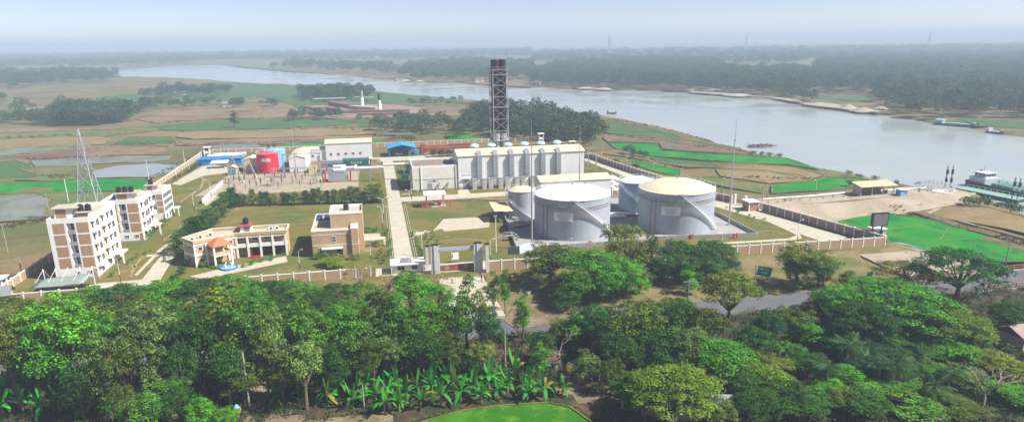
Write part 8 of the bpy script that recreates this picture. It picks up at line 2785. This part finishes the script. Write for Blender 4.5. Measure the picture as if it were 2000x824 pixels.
def person(p, rz, shirt, trous, label, pose='stand', parent=None, loc=None):
    J = {'pel': (0, 0, .92, .15), 'waist': (0, 0, 1.08, .14), 'chest': (0, .01, 1.32, .165), 'neck': (0, .01, 1.48, .06), 'chin': (0, .03, 1.56, .075), 'head': (0, .03, 1.66, .10), 'top': (0, .02, 1.74, .06)}
    sit = pose == 'ride'
    for s_, n_ in ((-1, 'l'), (1, 'r')):
        J['hip' + n_] = (s_ * .10, 0, .88, .10)
        J['kn' + n_] = (s_ * .16, .42, .82, .07) if sit else (s_ * .11, .02 + .07 * s_ * (pose == 'walk'), .48, .065)
        J['an' + n_] = (s_ * .15, .34, .42, .045) if sit else (s_ * .11, -.02 + .16 * s_ * (pose == 'walk'), .08, .045)
        J['to' + n_] = (s_ * .15, .48, .40, .035) if sit else (s_ * .13, .14 + .16 * s_ * (pose == 'walk'), .04, .035)
        J['sh' + n_] = (s_ * .19, 0, 1.42, .065)
        J['el' + n_] = (s_ * .26, .2, 1.22, .05) if sit else (s_ * .25, -.02, 1.14, .05)
        J['wr' + n_] = (s_ * .27, .46, 1.14, .038) if sit else (s_ * .27, .06, .90, .038)
        J['ha' + n_] = (s_ * .26, .54, 1.12, .042) if sit else (s_ * .27, .09, .80, .04)
    E_ = [('pel', 'waist'), ('waist', 'chest'), ('chest', 'neck'), ('neck', 'chin'), ('chin', 'head'), ('head', 'top')]
    for n_ in 'lr':
        E_ += [('pel', 'hip' + n_), ('hip' + n_, 'kn' + n_), ('kn' + n_, 'an' + n_), ('an' + n_, 'to' + n_), ('chest', 'sh' + n_), ('sh' + n_, 'el' + n_), ('el' + n_, 'wr' + n_), ('wr' + n_, 'ha' + n_)]
    ks_ = list(J)
    me = D.meshes.new('person')
    me.from_pydata([J[k][:3] for k in ks_], [(ks_.index(a), ks_.index(b_)) for a, b_ in E_], [])
    tmp = D.objects.new('person_tmp', me)
    COL.objects.link(tmp)
    md = tmp.modifiers.new('skin', 'SKIN')
    for i, k in enumerate(ks_):
        me.skin_vertices[0].data[i].radius = (J[k][3], J[k][3] * (.75 if k in ('pel', 'waist', 'chest') else 1))
    me.skin_vertices[0].data[0].use_root = True
    tmp.modifiers.new('sub', 'SUBSURF').levels = 1
    bm_ = D.meshes.new_from_object(tmp.evaluated_get(bpy.context.evaluated_depsgraph_get()))
    D.objects.remove(tmp)
    for mm in (shirt, trous, MSKIN, MHAIR):
        bm_.materials.append(mm)
    for f in bm_.polygons:
        c = f.center
        k = 0
        if c.z > 1.70 or (c.z > 1.58 and c.y < -.02):
            k = 3
        elif c.z > 1.48:
            k = 2
        elif abs(c.x) > .2 and (c.z < 1.16 if not sit else c.y > .25):
            k = 2
        elif c.z < .98:
            k = 1
        if c.z < .09 and not sit:
            k = 3
        f.material_index = k
        f.use_smooth = True
    o = put('person', bm_, None, tuple(p), rz)
    return tag(o, label, 'person')


MSW, MSB, MTB, MSR = mat('cloth_white', (.7, .7, .7), .9), mat('cloth_blue', (.05, .09, .35), .9), mat('cloth_dark', (.03, .03, .04), .9), mat('cloth_red', (.5, .06, .05), .9)
for x, y, rz, s_, t_, lab, ps in [(883, 552, 0, MSW, MTB, 'person in white shirt walking up to the gateway, left of the two', 'walk'), (891, 553, .4, MSW, MSW, 'person in white clothes before the gateway, right of the two', 'walk'), (938, 541, 2.5, MSB, MSB, 'person in blue standing beside the right gate pillar', 'stand'), (948, 551, 3.0, MSB, MTB, 'person in blue shirt and dark trousers below the right gate pillar', 'stand'), (941, 549, 2.0, MTB, MTB, 'person in dark clothes standing between the two people in blue', 'stand')]:
    p = G(x, y, -.2)
    person((p.x, p.y, -.15), rz, s_, t_, lab, ps)
p = G(321.5, 511)
mb_ = thing('motorcycle', 'dark motorcycle on the lane between the apartments and the office', 'motorcycle', (p.x, p.y, .12), None, R(172))
for y in (-.62, .62):
    w_ = B().tube([(-.06, y, .3), (.06, y, .3)], .3, 14).to('wheel', MBLK, mb_, off=False)
B().bar((0, -.5, .5), (0, .5, .6), .22, .32).to('engine', MCGREY, mb_, off=False)
B().bar((0, .0, .85), (0, .45, .92), .26, .26).to('fuel_tank', MCARD, mb_, off=False)
B().bar((0, -.65, .82), (0, .02, .82), .26, .12).to('seat', MBLK, mb_, off=False)
B().bar((0, .62, .3), (0, .45, 1.05), .08).to('fork', MSTEEL, mb_, off=False)
B().bar((-.33, .44, 1.07), (.33, .44, 1.07), .05).to('handlebar', MBLK, mb_, off=False)
person((p.x, p.y, .12), R(172), MTB, MTB, 'person in dark clothes riding the motorcycle on the lane', 'ride').location.z = .1
# small red things near the tanks
for x, y, lab in ((1152, 480, 'red fire box at the foot of the white roofed tank'), (1350, 467, 'red fire box at the foot of the yellow roofed tank')):
    p = G(x, y)
    o = thing('fire_box', lab, 'fire box', tuple(p))
    B().box(-.5, .5, -.2, .2, .4, 1.5).to('cabinet', MRED, o, off=False)
    B().box(-.42, .42, -.25, -.203, .5, 1.4).to('cabinet_door', MREDD, o, off=False)
    for s_ in (-.4, .4):
        B().box(s_ - .05, s_ + .05, -.05, .05, 0, .4).to('leg', MBLK, o, off=False)
for x, y, lab in ((1436, 466, 'red hydrant pillar pair at the right corner of the dike'), (1063, 488, 'red hydrant pair before the white roofed tank')):
    p = G(x, y)
    o = thing('hydrant', lab, 'hydrant', tuple(p))
    for s_ in (-.5, .5):
        B().lathe((s_, 0, 0), [(.2, 0), (.2, 1.3), (.28, 1.35), (.28, 1.6), (.1, 1.8), (0, 1.82)], 10).to('pillar', MRED, o, off=False)

# ================================================================== rubble and stones between gate and highway
q = B()
for _ in range(70):
    p = G(random.gauss(1035, 12), random.gauss(562, 5), -.6)
    s_ = random.uniform(.15, .5)
    q.bar(p, p + Vector((random.uniform(-.6, .6), random.uniform(-.5, .5), random.uniform(-.1, .2))), s_, s_ * .7)
tag(q.to('rubble', MCONC), 'pale rubble heap on the slope right of the gateway', kind='stuff')
sheet('path', [(1075, 625), (1100, 620), (1125, 622), (1090, 632)], mat('orange_earth', (.42, .14, .07), .95, .25, 1), -1.0, label='orange earth patch at the highway edge', thick=.4)
sheet('path', [(985, 628), (1010, 585), (1030, 580), (1020, 600), (1120, 612), (1150, 622), (1010, 645)], MBANK, -1.0, label='sandy verge where the gate approach meets the highway', thick=.5)

# ================================================================== say which one: look-alikes are told apart by their place
ORD = 'first second third fourth fifth sixth seventh eighth ninth tenth eleventh twelfth thirteenth fourteenth fifteenth sixteenth seventeenth eighteenth nineteenth twentieth'.split()
by = {}
bpy.context.view_layer.update()
for o in S.objects:
    if o.parent is None and 'label' in o.keys() and 'category' in o.keys():
        by.setdefault(o['label'], []).append(o)
for lab, L in by.items():
    if len(L) < 2:
        continue
    L.sort(key=lambda o: PX(o.location)[0])
    for i, o in enumerate(L):
        if len(L) == 2:
            w = ('left one', 'right one')[i]
        elif i < 20:
            w = ORD[i] + ' from left' if i < len(L) - 1 else 'rightmost'
        else:
            w = 'number %d from left' % (i + 1)
        o['label'] = lab + ', ' + w
for o in S.objects:
    if o.parent is None and 'label' in o.keys() and len(o['label'].split()) > 16:
        o['label'] = o['label'].replace('the gap between the tanks', 'the tank gap').replace('round crowned ', '').replace('the nearest apartment block', 'the first block').replace('in the front thicket', 'in thicket')
